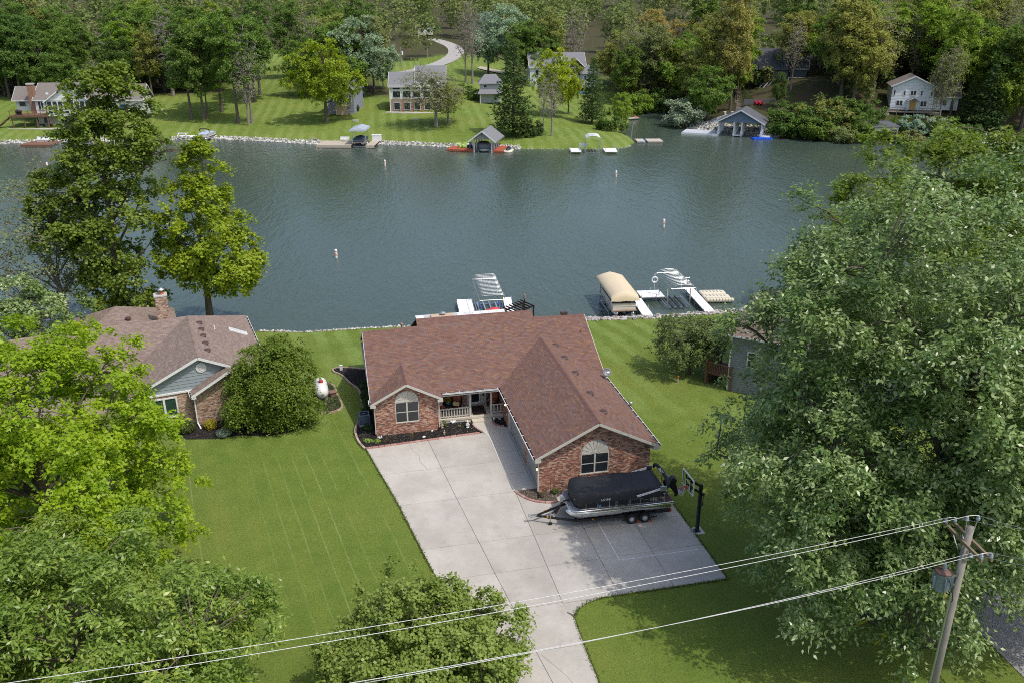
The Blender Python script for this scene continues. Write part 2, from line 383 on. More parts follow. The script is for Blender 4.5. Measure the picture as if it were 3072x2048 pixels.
q = rock_mass('far_riprap', shore_points([_a(1560, 447)]+fr[:-2], 3200, -.4, 1.7, .12, .4)+shore_points([_a(1895, 438), _a(1860, 447), _a(1750, 450), _a(1540, 447)], 90, -.2, .3, .1, .22), STONEW); struct(q, 'stuff', 'pale riprap rocks along the far lawn shore')
fr2 = [_a(2060, 384), _a(2110, 391), _a(2170, 398), _a(2290, 409), _a(2335, 413)]
q = rock_mass('far_riprap', shore_points(fr2, 1100, -.3, 5.5, .22, .45), STONEW); struct(q, 'stuff', 'pale rocks on the bank around the blue-grey boathouse')
# ---------------------------------------------------------------- brick and shingle builders
BRICK = island('red_brick', [(0, (.36,.16,.105)), (.22, (.44,.22,.15)), (.42, (.53,.32,.235)), (.58, (.3,.125,.085)), (.70, (.58,.40,.31)), (.88, (.12,.09,.085)), (.94, (.25,.11,.08))], .85, .15, .35)
MORTAR = M('mortar', (.64,.58,.48), .95, var=.1, bump=.3)
BRICK_TAN = island('tan_brick', [(0, (.42,.27,.19)), (.22, (.50,.36,.26)), (.42, (.33,.19,.13)), (.56, (.55,.43,.33)), (.72, (.38,.24,.17)), (.84, (.22,.13,.10)), (.92, (.58,.49,.4))], .85, .15, .35)
def bricks(name, parent, org, U, N, z0, z1, iv, mat=None, mort=None, bl=.193, bh=.058, j=.0105, proud=.012, seed=1, thick=.1):
    """wall of separate bricks over a recessed mortar sheet; iv(z) lists the (u0, u1) runs of wall at height z"""
    rs = random.Random(seed); org = Vector(org); U = Vector(U); N = Vector(N); b = MB(); mo = MB(); k = 0
    z = z0
    P = lambda u, zz, n: org+U*u+Vector((0, 0, zz))+N*n
    while z+bh*.6 < z1:
        for (u0, u1) in iv(z+bh/2):
            if u1-u0 < .02: continue
            mo.add([P(u0, z-j/2, 0), P(u1, z-j/2, 0), P(u1, z+bh+j/2, 0), P(u0, z+bh+j/2, 0), P(u0, z-j/2, -thick), P(u1, z-j/2, -thick), P(u1, z+bh+j/2, -thick), P(u0, z+bh+j/2, -thick)],
                   [(0,1,2,3), (5,4,7,6), (0,3,7,4), (1,5,6,2), (3,2,6,7)])
            m_ = bl+j; st = math.floor(u0/m_)*m_+(m_/2 if k % 2 else 0)-m_
            while st < u1:
                a, c = max(st, u0), min(st+bl, u1); st += m_
                if c-a < .03: continue
                n = proud+rs.uniform(-.003, .004)
                b.add([P(a, z, n), P(c, z, n), P(c, z+bh, n), P(a, z+bh, n), P(a, z, 0), P(c, z, 0), P(c, z+bh, 0), P(a, z+bh, 0)], [(0,1,2,3), (0,4,5,1), (3,2,6,7), (1,5,6,2), (0,3,7,4)])
        z += bh+j; k += 1
    w_ = mo.build(name, mort or MORTAR, parent); o = b.build('brickwork', mat or BRICK, w_); o['kind'] = 'stuff'
    return w_
SHMESH = {}
def shingles(roof, P0, U, V, poly, mat, expo=.142, wid=.305, th=.011, singles=0, near=None):
    """lay shingles on the plane P0 + u U + v V over poly (u, v); the nearest become objects of their own"""
    P0 = Vector(P0); U = Vector(U).normalized(); V = Vector(V).normalized(); N = U.cross(V).normalized()
    if N.z < 0: N = -N
    def runs(v):
        xs = []
        for i in range(len(poly)):
            (a, b), (c, d) = poly[i], poly[(i+1) % len(poly)]
            if (b > v) != (d > v): xs.append(a+(v-b)/(d-b)*(c-a))
        xs.sort(); return [(xs[i], xs[i+1]) for i in range(0, len(xs)-1, 2)]
    vmin = min(p[1] for p in poly); vmax = max(p[1] for p in poly); mb = MB(); full = []
    v = vmin; k = 0; e = 1e-4
    while v < vmax-.02:
        v1 = min(v+expo, vmax); lo, hi = runs(v+e), runs(v1-e)
        if len(lo) != len(hi): lo = hi = runs((v+v1)/2)
        for (a0, a1), (b0, b1) in zip(lo, hi):
            L, R = min(a0, b0), max(a1, b1); st = math.floor(L/wid)*wid+(wid/2 if k % 2 else 0)-wid
            while st < R:
                g = .004; x0, x1 = st+g, st+wid-g; st += wid
                c = lambda x, lo_, hi_: min(max(x, lo_), hi_)
                q = [(c(x0,a0,a1), v-.012), (c(x1,a0,a1), v-.012), (c(x1,b0,b1), v1), (c(x0,b0,b1), v1)]
                if q[1][0]-q[0][0] < .01 and q[2][0]-q[3][0] < .01: continue
                if singles and abs(q[1][0]-q[0][0]-wid+2*g) < 1e-6 and abs(q[2][0]-q[3][0]-wid+2*g) < 1e-6 and v1-v > expo-.001:
                    full.append((x0, v)); 
                    continue
                T = [P0+U*a+V*b+N*(th if i < 2 else .003) for i, (a, b) in enumerate(q)]; B = [P0+U*a+V*b for a, b in q]
                mb.add(T+B, [(0,1,2,3), (0,4,5,1), (1,5,6,2), (3,7,4,0)])
        v += expo; k += 1
    if full:
        full.sort(key=lambda q: (near(P0+U*q[0]+V*q[1]) if near else 0)); w2 = wid-.008
        key = (mat.name, wid)
        if key not in SHMESH:
            s = MB(); s.add([(0,-.012,th), (w2,-.012,th), (w2,expo,.003), (0,expo,.003), (0,-.012,0), (w2,-.012,0), (w2,expo,0), (0,expo,0)], [(0,1,2,3), (0,4,5,1), (1,5,6,2), (3,7,4,0)])
            me = bpy.data.meshes.new('shingle'); me.from_pydata(s.v, [], s.f); me.materials.append(mat); SHMESH[key] = me
        MR = Matrix((U, V, N)).transposed().to_4x4()
        for i, (x0, v) in enumerate(full):
            p = P0+U*x0+V*v
            if i < singles:
                o = link('shingle', SHMESH[key], roof); o.matrix_local = Matrix.Translation(p) @ MR
            else:
                mm = Matrix.Translation(p) @ MR
                mb.add([mm @ Vector(q) for q in ((0,-.012,th), (w2,-.012,th), (w2,expo,.003), (0,expo,.003), (0,-.012,0), (w2,-.012,0), (w2,expo,0), (0,expo,0))], [(0,1,2,3), (0,4,5,1), (1,5,6,2), (3,7,4,0)])
    o = mb.build('shingle_courses', mat, roof); o['kind'] = 'stuff'; return o
def slab(mb, pts, th=.1):                                   # a polygon with thickness straight down
    n = len(pts); mb.add([tuple(p) for p in pts]+[(p[0], p[1], p[2]-th) for p in pts],
        [tuple(range(n)), tuple(range(n, 2*n))[::-1]]+[(i, n+i, n+(i+1) % n, (i+1) % n) for i in range(n)])
def ridge_caps(roof, a, b, mat, wid=.15, drop=.075, step=.14, name='ridge_cap'):
    a = Vector(a); b = Vector(b); d = (b-a); L = d.length; d.normalize(); s = Vector((-d.y, d.x, 0)).normalized(); mb = MB(); x = 0
    while x < L:
        p = a+d*x; q = a+d*min(x+step*1.25, L); up = Vector((0,0,.016)); u2 = Vector((0,0,.006))
        mb.add([p+s*wid-Vector((0,0,drop))+up, p+up*1.4, p-s*wid-Vector((0,0,drop))+up, q+s*wid-Vector((0,0,drop))+u2, q+u2, q-s*wid-Vector((0,0,drop))+u2,
                p+s*wid-Vector((0,0,drop)), p, p-s*wid-Vector((0,0,drop))], [(0,1,4,3), (1,2,5,4), (0,6,7,1), (1,7,8,2), (0,3,6), (2,8,5)])
        x += step
    o = mb.build(name, mat, roof); o['kind'] = 'stuff'; return o
def roof_vent(parent, p, U, V, N, mat):                     # low slant-back attic vent
    mb = MB(); P = lambda u, v, n: Vector(p)+Vector(U)*u+Vector(V)*v+Vector(N)*n
    mb.add([P(-.2,-.18,.2), P(.2,-.18,.2), P(.13,.25,.02), P(-.13,.25,.02), P(-.2,-.18,.04), P(.2,-.18,.04), P(-.26,.0,.01), P(.26,.0,.01), P(-.14,.1,.15), P(.14,.1,.15)],
           [(0,1,9,8), (8,9,2,3), (0,4,5,1), (0,8,3,6), (1,7,2,9), (0,6,4), (1,5,7)])
    return mb.build('roof_vent', mat, parent)
# ---------------------------------------------------------------- the red brick house
SHING = island('brown_shingle', [(0, (.18,.101,.08)), (.3, (.192,.108,.085)), (.52, (.184,.12,.104)), (.70, (.166,.093,.075)), (.85, (.21,.117,.077)), (.94, (.232,.13,.075)), (.98, (.19,.13,.12))], .92, .13, .5, 160)
RIDGE = island('ridge_shingle', [(0, (.165,.088,.073)), (.5, (.18,.095,.078)), (.8, (.165,.1,.09))], .92, .08, .5, 160)
DECKM = M('roof_underlay', (.1,.05,.04), .95)
house = thing('brick_house', 'low red-brick house with brown shingle roof and attached garage wing', 'house', m=HM)
EZ, SL = 2.70, .5; GX0, GX1 = -.36, 7.6; GR = (GX0+GX1)/2; GRZ = EZ+(GR-GX0)*SL
BX0, BX1 = -9.54, -4.61; BR = (BX0+BX1)/2; BSL = .53; BRZ = EZ+(BR-BX0)*BSL
mz = lambda y: EZ+SL*(y-10.0)
GVY = 10+(GRZ-EZ)/SL; BVY = 10+(BRZ-EZ)/SL
roof = thing('roof', '', ''); del roof['label'], roof['category']; roof.parent = house
main_xy = [(BX0, 10), (BR, BVY), (BX1, 10), (GX0, 10), (GR, GVY), (GX1, 10), (GX1, 15.75), (3.55, 15.75), (3.55, 16.5), (-5.45, 16.5), (-5.45, 15.75), (BX0, 15.75)]
cs = sqrt(1+SL*SL); dk = MB(); off = .012
# main front slope
shingles(roof, (0, 10, EZ), (1,0,0), (0,1,SL), [(x, (y-10)*cs) for x, y in main_xy], SHING)
slab(dk, [(x, y, mz(y)-off) for x, y in main_xy])
# garage wing: left (towards the drive), right
shingles(roof, (GX0, -.45, EZ), (0,1,0), (1,0,SL), [(0, 0), (10.45, 0), (GVY+.45, (GR-GX0)*cs), (0, (GR-GX0)*cs)], SHING, singles=300, near=lambda p: (HM @ p-Vector((0,0,CAM_H))).length)
shingles(roof, (GX1, -.45, EZ), (0,1,0), (-1,0,SL), [(0, 0), (10.45, 0), (GVY+.45, (GR-GX0)*cs), (0, (GR-GX0)*cs)], SHING)
slab(dk, [(GX0,-.45,EZ-off), (GR,-.45,GRZ-off), (GR,GVY,GRZ-off), (GX0,10,EZ-off)]); slab(dk, [(GX1,-.45,EZ-off), (GX1,10,EZ-off), (GR,GVY,GRZ-off), (GR,-.45,GRZ-off)])
bc = sqrt(1+BSL*BSL)
shingles(roof, (BX0, 9.22, EZ), (0,1,0), (1,0,BSL), [(0,0), (.78,0), (BVY-9.22,(BR-BX0)*bc), (0,(BR-BX0)*bc)], SHING)
shingles(roof, (BX1, 9.22, EZ), (0,1,0), (-1,0,BSL), [(0,0), (.78,0), (BVY-9.22,(BR-BX0)*bc), (0,(BR-BX0)*bc)], SHING)
slab(dk, [(BX0,9.22,EZ-off), (BR,9.22,BRZ-off), (BR,BVY,BRZ-off), (BX0,10,EZ-off)]); slab(dk, [(BX1,9.22,EZ-off), (BX1,10,EZ-off), (BR,BVY,BRZ-off), (BR,9.22,BRZ-off)])
# back slopes (facing the lake)
rz, rz2 = mz(15.75), mz(16.5)
slab(dk, [(BX0,15.75,rz), (-5.45,15.75,rz), (-5.45,21.5,EZ), (BX0,21.5,EZ)]); slab(dk, [(3.55,15.75,rz), (GX1,15.75,rz), (GX1,21.5,EZ), (3.55,21.5,EZ)])
slab(dk, [(-5.45,16.5,rz2), (3.55,16.5,rz2), (3.55,23,EZ), (-5.45,23,EZ)])
dk.build('roof_deck', DECKM, roof)
ridge_caps(roof, (GR,-.45,GRZ), (GR,GVY,GRZ), RIDGE); ridge_caps(roof, (BR,9.22,BRZ), (BR,BVY,BRZ), RIDGE, .13)
ridge_caps(roof, (BX0,15.75,rz), (-5.45,15.75,rz), RIDGE); ridge_caps(roof, (3.55,15.75,rz), (GX1,15.75,rz), RIDGE); ridge_caps(roof, (-5.45,16.5,rz2), (3.55,16.5,rz2), RIDGE)
VENT = M('brown_vent', (.085,.05,.045), .6)
Nn = Vector((SL,0,1)).normalized()
for y in (13.2, 10.73, 7.95, 4.57, 1.83):
    x = 4.6; roof_vent(roof, (x, y, EZ+(GX1-x)*SL), (0,1,0), Vector((-1,0,SL)).normalized(), Nn, VENT)
for x in (-4.2, 6.1): MB().box((x-.25, 16.0, rz-.1), (x+.25, 16.3, rz+.14)).build('roof_vent', VENT, roof)
# barge boards, fascia, soffits
tr = MB()
def rake(x0, z0, x1, z1, y, w=.16, t=.05):
    tr.bar((x0, y, z0-w/2-.02), (x1, y, z1-w/2-.02), t, w)
rake(GX0, EZ, GR, GRZ, -.46); rake(GR, GRZ, GX1, EZ, -.46); rake(BX0, EZ, BR, BRZ, 9.2); rake(BR, BRZ, BX1, EZ, 9.2)
for x, y in ((GX0+.17, -.46), (GX1-.17, -.46), (BX0+.14, 9.2), (BX1-.14, 9.2)): tr.box((x-.19, y-.03, EZ-.28), (x+.19, y+.44, EZ-.11))
tr.bar((BX0-.02, 10, EZ-.1), (BX0-.02, 15.75, rz-.1), .04, .16); tr.bar((BX0-.02, 15.75, rz-.1), (BX0-.02, 21.5, EZ-.1), .04, .16)
tr.bar((GX1+.02, 10, EZ-.1), (GX1+.02, 15.75, rz-.1), .04, .16)
tr.box((GX0, -.4, EZ-.3), (.02, 9.99, EZ-.2)); tr.box((7.19, -.4, EZ-.3), (GX1, 21.4, EZ-.2)); tr.box((-4.86, 10.0, EZ-.3), (-.02, 12.6, EZ-.22))
tr.box((BX0, 9.3, EZ-.3), (-9.26, 21.4, EZ-.2))
tr.build('trim_board', TRIM, house)
GUT = M('white_gutter', (.8,.8,.79), .4, var=.04); TROUGH = M('gutter_trough', (.03,.03,.028), .9)
def gutter(parent, a, b, out, step=.92):
    a, b, out = Vector(a), Vector(b), Vector(out); g = MB(); z = Vector((0,0,1)); L = (b-a).length; d = (b-a).normalized()
    g.bar(a+out*.12-z*.05, b+out*.12-z*.05, .012, .11); g.bar(a+out*.06-z*.105, b+out*.06-z*.105, .12, .012); g.bar(a+out*.128-z*.0, b+out*.128-z*.0, .03, .02)
    o = g.build('gutter', GUT, parent); MB().bar(a+out*.06-z*.085, b+out*.06-z*.085, .1, .01).build('trough', TROUGH, o)
    hm = MB().bar(-out*.02+z*.012, out*.145+z*.012, .035, .012); me = None
    x = .3
    while x < L:
        if me is None: h = hm.build('hanger', GUT, o); me = h.data
        else: h = link('hanger', me, o)
        h.location = a+d*x; x += step
    return o
gutter(house, (GX0, -.42, EZ), (GX0, 9.86, EZ), (-1,0,0)); gutter(house, (GX1, -.42, EZ), (GX1, 10.0, EZ), (1,0,0)); gutter(house, (BX1+.1, 10, EZ), (GX0-.16, 10, EZ), (0,-1,0))
gutter(house, (BX0, 9.25, EZ), (BX0, 9.98, EZ), (-1,0,0), .25)
ds = MB().bar((-.06, -.03, EZ-.25), (-.06, -.03, .12), .09, .06); ds.bar((-.3, -.03, EZ-.12), (-.06, -.03, EZ-.3), .07); ds.build('downspout', TRIM, house)
MB().bar((-4.82, 9.55, EZ-.2), (-4.82, 9.55, .3), .08, .06).build('downspout', TRIM, house)
MB().bar((-9.3, 9.62, EZ-.2), (-9.3, 9.62, .2), .07, .06).build('downspout', TRIM, house)
MB().tube([(-4.86, 9.5, .3), (-4.86, 9.42, .04)], .06, 8).build('drain_pipe', BLACK, house)
MB().tube([(-.06, -.12, .16), (-.12, -.4, .05), (-.25, -.62, .04)], .07, 8).build('drain_pipe', BLACK, house)
# walls
def arch_iv(u0, u1, w0, w1, zs, zt, top):
    r = (w1-w0)/2; c = (w0+w1)/2
    def iv(z):
        a, b = u0, u1; t = top(z)
        if t: a, b = max(a, t[0]), min(b, t[1])
        if b <= a: return []
        if zs < z < zt: return [(a, w0), (w1, b)]
        if zt <= z < zt+r:
            h = sqrt(r*r-(z-zt)**2); return [(a, max(a, c-h)), (min(b, c+h), b)]
        return [(a, b)]
    return iv
gt = lambda z: (GX0+(z-EZ+.24)/SL+.02, GX1-(z-EZ+.24)/SL-.02) if z > EZ-.24 else None
bt = lambda z: (BX0+(z-EZ+.24)/BSL+.02, BX1-(z-EZ+.24)/BSL-.02) if z > EZ-.24 else None
AR = .11
bricks('front_wall', house, (0,0,0), (1,0,0), (0,-1,0), 0, GRZ-.28, arch_iv(0, 7.2, 2.65-AR, 4.47+AR, .93, 2.41, gt), seed=2)
bricks('bay_wall', house, (0,9.6,0), (1,0,0), (0,-1,0), 0, BRZ-.28, arch_iv(-9.25, -4.9, -7.88-AR, -6.23+AR, .84, 2.5, bt), seed=3)
bricks('porch_wall', house, (0,12.6,0), (1,0,0), (0,-1,0), .35, 2.5, lambda z: [(-4.9, -2.32), (-.86, 0)], seed=4)
bricks('garage_side_wall', house, (0,0,0), (0,1,0), (-1,0,0), 0, 2.45, lambda z: ([(0, .55), (3.15, 3.85)] if z < 2.15 else [(0, 8.2)])+[(8.75, 12.6)], seed=5)
bricks('side_wall', house, (-9.25,0,0), (0,1,0), (-1,0,0), 0, 2.45, lambda z: [(9.6, 21.5)], seed=6)
bricks('bay_return_wall', house, (-4.9,0,0), (0,1,0), (1,0,0), 0, 2.45, lambda z: [(9.6, 12.6)], seed=7)
bricks('side_wall', house, (7.2,0,0), (0,1,0), (1,0,0), 0, 2.45, lambda z: [(0, 21.5)], seed=8)
mbk = MB(); mbk.box((-9.2, 21.35, 0), (7.15, 21.5, 2.5)); mbk.prismX([(10.2, 2.5), (21.3, 2.5), (15.75, 5.2)], -9.2, -9.1); mbk.prismX([(10.2, 2.5), (21.3, 2.5), (15.75, 5.2)], 7.05, 7.15); mbk.build('back_wall', M('beige_siding', (.5,.46,.4), .7), house)
# arched brick courses, sills and windows
def arch_window(cx, w, zs, zt, y, seed):
    r = w/2; ab = MB(); rs = random.Random(seed); n = int(pi*r/.066)
    for k in range(n):
        t0, t1 = pi*(k+.08)/n, pi*(k+.92)/n; pr = y-.016-rs.uniform(0, .003)
        q = [(cx+cos(t)*rr, zt+sin(t)*rr) for t, rr in ((t0, r+.012), (t1, r+.012), (t1, r+AR-.008), (t0, r+AR-.008))]
        ab.prismY(q, pr, y+.03)
    k = zs
    while k < zt-.03:
        for sx in (-1, 1): ab.box((cx+sx*(r+.059)-.047, y-.016, k), (cx+sx*(r+.059)+.047, y+.03, k+.057))
        k += .0675
    k = cx-r-AR
    while k < cx+r+AR-.05:
        ab.box((k, y-.05, zs-.085), (k+.055, y+.02, zs-.012)); k += .0675
    o = ab.build('arch_course', BRICK, house); o['kind'] = 'stuff'
    MB().prismY([(cx+cos(pi*i/24)*(r+AR), zt+sin(pi*i/24)*(r+AR)) for i in range(25)][::-1]+[(cx-r-AR, zs-.1), (cx+r+AR, zs-.1)][::1], y+.035, y+.06).build('mortar_bed', MORTAR, house)
    win = thing('window', '', ''); del win['label'], win['category']; win.parent = house
    f = MB(); yb, yf = y+.02, y-.02; e = .055
    f.box((cx-r, yf, zs), (cx-r+e, yb, zt)); f.box((cx+r-e, yf, zs), (cx+r, yb, zt)); f.box((cx-r+e, yf, zs), (cx+r-e, yb, zs+e)); f.box((cx-r+e, yf, zt-e), (cx+r-e, yb, zt)); f.box((cx-.05, yf-.003, zs+e), (cx+.05, yb, zt-e))
    f.box((cx-r-.02, y-.055, zs-.012), (cx+r+.02, y+.01, zs+.02)); f.build('frame', TRIM, win)
    mid = (zs+zt)/2
    for sx in (-1, 1):
        a, b = (cx-r+e, cx-.05) if sx < 0 else (cx+.05, cx+r-e)
        MB().box((a, yf+.012, mid-.03), (b, yb, mid+.03)).build('meeting_rail', TRIM, win)
        MB().box((a, y+.003, zs+e), (b, y+.012, mid-.03)).build('pane', GLASS, win); MB().box((a, y-.005, mid+.03), (b, y+.004, zt-e)).build('pane', GLASS, win)
    fan = MB().prismY([(cx+cos(pi*i/24)*(r-.002), zt+.002+sin(pi*i/24)*(r-.002)) for i in range(25)][::-1], y+.012, y+.03).build('fan_panel', TRIM, win)
    nb = 9
    for i in range(nb):                              # sunburst blades, each tilted a little
        t0, t1 = pi*(i+.03)/nb, pi*(i+.97)/nb; b = MB(); rr = r-.03; q0 = .17*r
        pts = [(q0, t0, -.004), (rr, t0, -.004), (rr, (t0+t1)/2, -.012), (rr, t1, -.03), (q0, t1, -.03)]
        T = [(cx+cos(t)*R, y+d, zt+.004+sin(t)*R) for R, t, d in pts]; B = [(p[0], y+.011, p[2]) for p in T]
        b.add(T+B, [(0,4,3,2,1)]+[(j, (j+1) % 5, 5+(j+1) % 5, 5+j) for j in range(5)]); b.build('fan_blade', TRIM, win)
    MB().prismY([(cx+cos(pi*i/12)*.2*r, zt+.002+sin(pi*i/12)*.2*r) for i in range(13)][::-1], y-.045, y+.011).build('fan_hub', TRIM, win)
    return win
arch_window(3.56, 1.82, 1.0, 2.41, 0, 1); arch_window(-7.055, 1.65, .92, 2.5, 9.6, 2)
# garage doors
GDOOR = M('grey_garage_door', (.33,.33,.32), .5, var=.05)
for y0, y1 in ((.6, 3.1), (3.9, 8.15)):
    gd = MB().box((.06, y0, .02), (.1, y1, 2.1)).build('garage_door', GDOOR, house)
    for i in range(4):
        p = MB().box((.04, y0+.02, .04+i*.515), (.06, y1-.02, .04+i*.515+.5)); p.build('panel', GDOOR, gd)
    f = MB(); f.box((-.015, y0-.05, 0), (.05, y0, 2.15)); f.box((-.015, y1, 0), (.05, y1+.05, 2.15)); f.box((-.015, y0, 2.1), (.05, y1, 2.15)); f.build('door_frame', TRIM, house)
MB().box((-.014, 8.2, 0), (.05, 8.75, 2.45)).build('side_panel', TRIM, house)
# porch
PORCH = M('cream_concrete', (.62,.56,.46), .75, var=.08, dirt=.2)
pf = MB().box((-4.88, 10.5, .02), (-.02, 12.58, .35)); pf.box((-4.88, 10.47, .2), (-.02, 10.5, .352)); pf.build('porch_floor', PORCH, house)
MB().box((-2.35, 9.98, .0), (-.92, 10.47, .18)).build('porch_step', PORCH, house)
for x in (-2.42, -.88): p = MB().box((x-.07, 10.55, .35), (x+.07, 10.69, 2.45)); p.box((x-.09, 10.53, .35), (x+.09, 10.71, .42)); p.build('porch_post', TRIM, house)
def railing(x0, x1, y, zb, zt, step, parent, mat=TRIM):
    r = MB().box((x0, y-.045, zt-.07), (x1, y+.045, zt)); r.box((x0, y-.03, zb), (x1, y+.03, zb+.06)); o = r.build('porch_railing', mat, parent); me = None; n = max(1, int((x1-x0)/step))
    for i in range(n):
        if me is None: b = MB().box((-.035, -.02, zb+.06), (.035, .02, zt-.07)).build('baluster', mat, o); me = b.data
        else: b = link('baluster', me, o)
        b.location = (x0+(i+.5)*(x1-x0)/n, y, 0)
railing(-4.86, -2.5, 10.62, .45, 1.12, .185, house); railing(-.8, -.02, 10.62, .45, 1.12, .2, house)
df = MB(); df.box((-2.32, 12.5, .35), (-2.12, 12.6, 2.45)); df.box((-2.12, 12.52, 2.38), (-.86, 12.6, 2.46)); df.box((-1.3, 12.5, .35), (-1.22, 12.6, 2.4)); df.box((-.95, 12.5, .35), (-.86, 12.6, 2.4)); df.build('door_surround', TRIM, house)
dr = MB(); dr.box((-2.1, 12.5, .38), (-2.0, 12.55, 2.36)); dr.box((-1.42, 12.5, .38), (-1.32, 12.55, 2.36)); dr.box((-2.0, 12.5, .38), (-1.42, 12.55, .52)); dr.box((-2.0, 12.5, 2.26), (-1.42, 12.55, 2.36)); d_ = dr.build('storm_door', WHITE, house)
MB().box((-2.0, 12.53, .52), (-1.42, 12.545, 2.26)).build('pane', GLASS, d_); MB().box((-1.45, 12.46, 1.3), (-1.42, 12.5, 1.42)).build('handle', BLACKM, d_)
s_ = MB().box((-1.22, 12.54, .38), (-.95, 12.58, 2.38)).build('sidelight', TRIM, house); MB().box((-1.15, 12.53, .95), (-1.02, 12.545, 2.2)).build('pane', GLASS, s_)
# lit wall lamps either side of the garage doors
GLOW = NT('warm_bulb'); GLOW.b.inputs['Emission Color'].default_value = (1, .7, .3, 1); GLOW.b.inputs['Emission Strength'].default_value = 4; GLOW = GLOW.mat
for y in (9.5, .3):
    lp = thing('wall_lamp', '', ''); del lp['label'], lp['category']; lp.parent = house; lp.location = (-.06, y, 1.55)
    MB().lathe([(.03, .12), (.09, .1), (.02, .17)], n=8).box((-.02, -.03, .1), (.05, .03, .16)).build('cap', BLACKM, lp); MB().lathe([(.02, -.09), (.05, -.06), (.055, .0), (.03, .05)], n=8).build('bulb', GLOW, lp)
# flues, vents, rear patio roof
def pipe(p, h, r, mat, cap=None, nm='vent_pipe'):
    o = MB().tube([(0,0,0), (0,0,h)], r, 10).build(nm, mat, house); o.location = p
    if cap: MB().lathe([(r*1.05, h-.02), (r*1.9, h+.01), (r*1.9, h+.1), (r*.8, h+.16)], n=12).build('cap', cap, o)
pipe((7.78, 5.2, 1.9), .95, .07, GALV, GALV, 'flue'); pipe((6.9, 14.06, 4.7), .38, .05, M('copper_brown', (.3,.17,.12), .7)); pipe((-6.5, 17.1, 4.8), .55, .06, M('copper_brown'), M('copper_brown'))
PATIO = island('patio_roof_panel', [(0, (.75,.75,.73)), (.45, (.5,.5,.48)), (.75, (.66,.66,.64))], .6, .08, 0)
pr = thing('patio_roof', '', ''); del pr['label'], pr['category']; pr.parent = house
for i in range(11):
    x = -4.9+i*.68; MB().box((x, 19.6, 4.06), (x+.66, 22.1, 4.09)).build('roof_panel', PATIO, pr)
fr_ = MB().box((-4.95, 22.1, 3.98), (2.62, 22.16, 4.12))
for x in (-4.9, -1.2, 2.55): fr_.box((x-.05, 22.0, 2.9), (x+.05, 22.09, 4.05))
fr_.build('frame', WHITE, pr)
RUST = M('rusty_sheet', (.52,.4,.28), .8, var=.45, scale=5)
ch = MB().box((-3.7, 21.2, 2.8), (-1.9, 21.9, 4.24)); ch.build('chimney_chase', RUST, house)
MB().lathe([(.1, 4.2), (.1, 4.32), (.24, 4.34), (.26, 4.42), (.12, 4.5)], (-2.7, 21.6, 0), 14).build('flue_cap', GALV, house)
# ---------------------------------------------------------------- driveway, walk, beds
def conc_mat(name, a, b, stain):
    t = NT(name); P = t.pos()
    c = t.mix(t.smooth(t.noise(.35, 5, rough=.65), .35, .68), a, b)
    c = t.mix(t.math('MULTIPLY', t.smooth(t.noise(.8, 7, rough=.72), .54, .74), .5), c, stain)
    st = t.noise(.9, 4, t.mapping(rot=-.25, scale=(1, 5, 1)), .7); c = t.mix(t.math('MULTIPLY', t.smooth(st, .56, .72), .22), c, stain)
    c = t.mix(t.math('MULTIPLY', t.smooth(t.noise(26, 3, rough=.8), .45, .75), .22), c, stain)
    c = t.mix(t.math('MULTIPLY', t.smooth(t.noise(3.2, 5, rough=.8), .62, .7), .3), c, (.26,.25,.23))
    tv = t.math('ADD', t.math('MULTIPLY', t.n('ShaderNodeObjectInfo').outputs['Random'], .14), .93); x = t.n('ShaderNodeVectorMath', operation='SCALE'); t.l(c, x.inputs[0]); t.l(tv, x.inputs['Scale'])
    oil = t.smooth(t.noise(1.7, 2), .72, .78); c = t.mix(t.math('MULTIPLY', oil, .35), x.outputs[0], (.16,.15,.14))
    t.set(c, .88, spec=.25); t.bump(t.noise(45, 3), .25, .006); return t.mat
DRIVE = conc_mat('driveway_concrete', (.425,.393,.347), (.525,.492,.44), (.28,.262,.23)); WALK = conc_mat('walk_concrete', (.56,.52,.46), (.60,.56,.5), (.48,.44,.39))
JOINT = M('joint_dirt', (.13,.12,.10), .95)
Dx = lambda y: np.interp(y, [-22, -15.45, -13.05, -7.19, .29, 8.1], [-2.55, -3.32, -3.61, -4.28, -5.07, -5.84])
Lx = lambda y: np.interp(y, [-22, -12, -5.9, 1.1, 7.95], [-4.6, -6.45, -7.55, -8.72, -10.11])
Wx = [(-1.4, .55), (-1.47, 1.45), (-1.54, 4.45), (-1.54, 7.6), (-1.7, 8.38)]
drive = thing('driveway', 'pale concrete driveway in jointed slabs', 'driveway', m=HM); del drive['category']; drive['kind'] = 'structure'
curve = [(2.41,-10.34), (.79,-10.36), (-.06,-10.5), (-.73,-10.85), (-1.15,-11.5), (-1.22,-12.9), (-1.3,-15.9), (-1.3,-22)]
MB().prism([(Lx(-22)+.03,-22), (-1.33,-22)]+curve[::-1][1:]+[(7.6,-10.36), (7.6,-.7), (.9,-.7), (.9,-1.2), (-.5,-.9), (-1.35,.5), (-1.5,4.4), (-1.6,8.3), (-2,8.6), (Lx(7.95)+.03,7.9), (Lx(1.1)+.03,1.1), (Lx(-5.9)+.03,-5.9)], -.05, .018).build('slab_bed', JOINT, drive)
def slabp(pts, mat=DRIVE, z=.045, par=None, nm='slab'):
    return MB().prism(pts, -.03, z).build(nm, mat, par or drive, bevel=.006)
g = .011
rows = [8.15, 4.3, .45, -4.3, -7.22, -10.3, -13.4, -16.5, -19.5, -22]
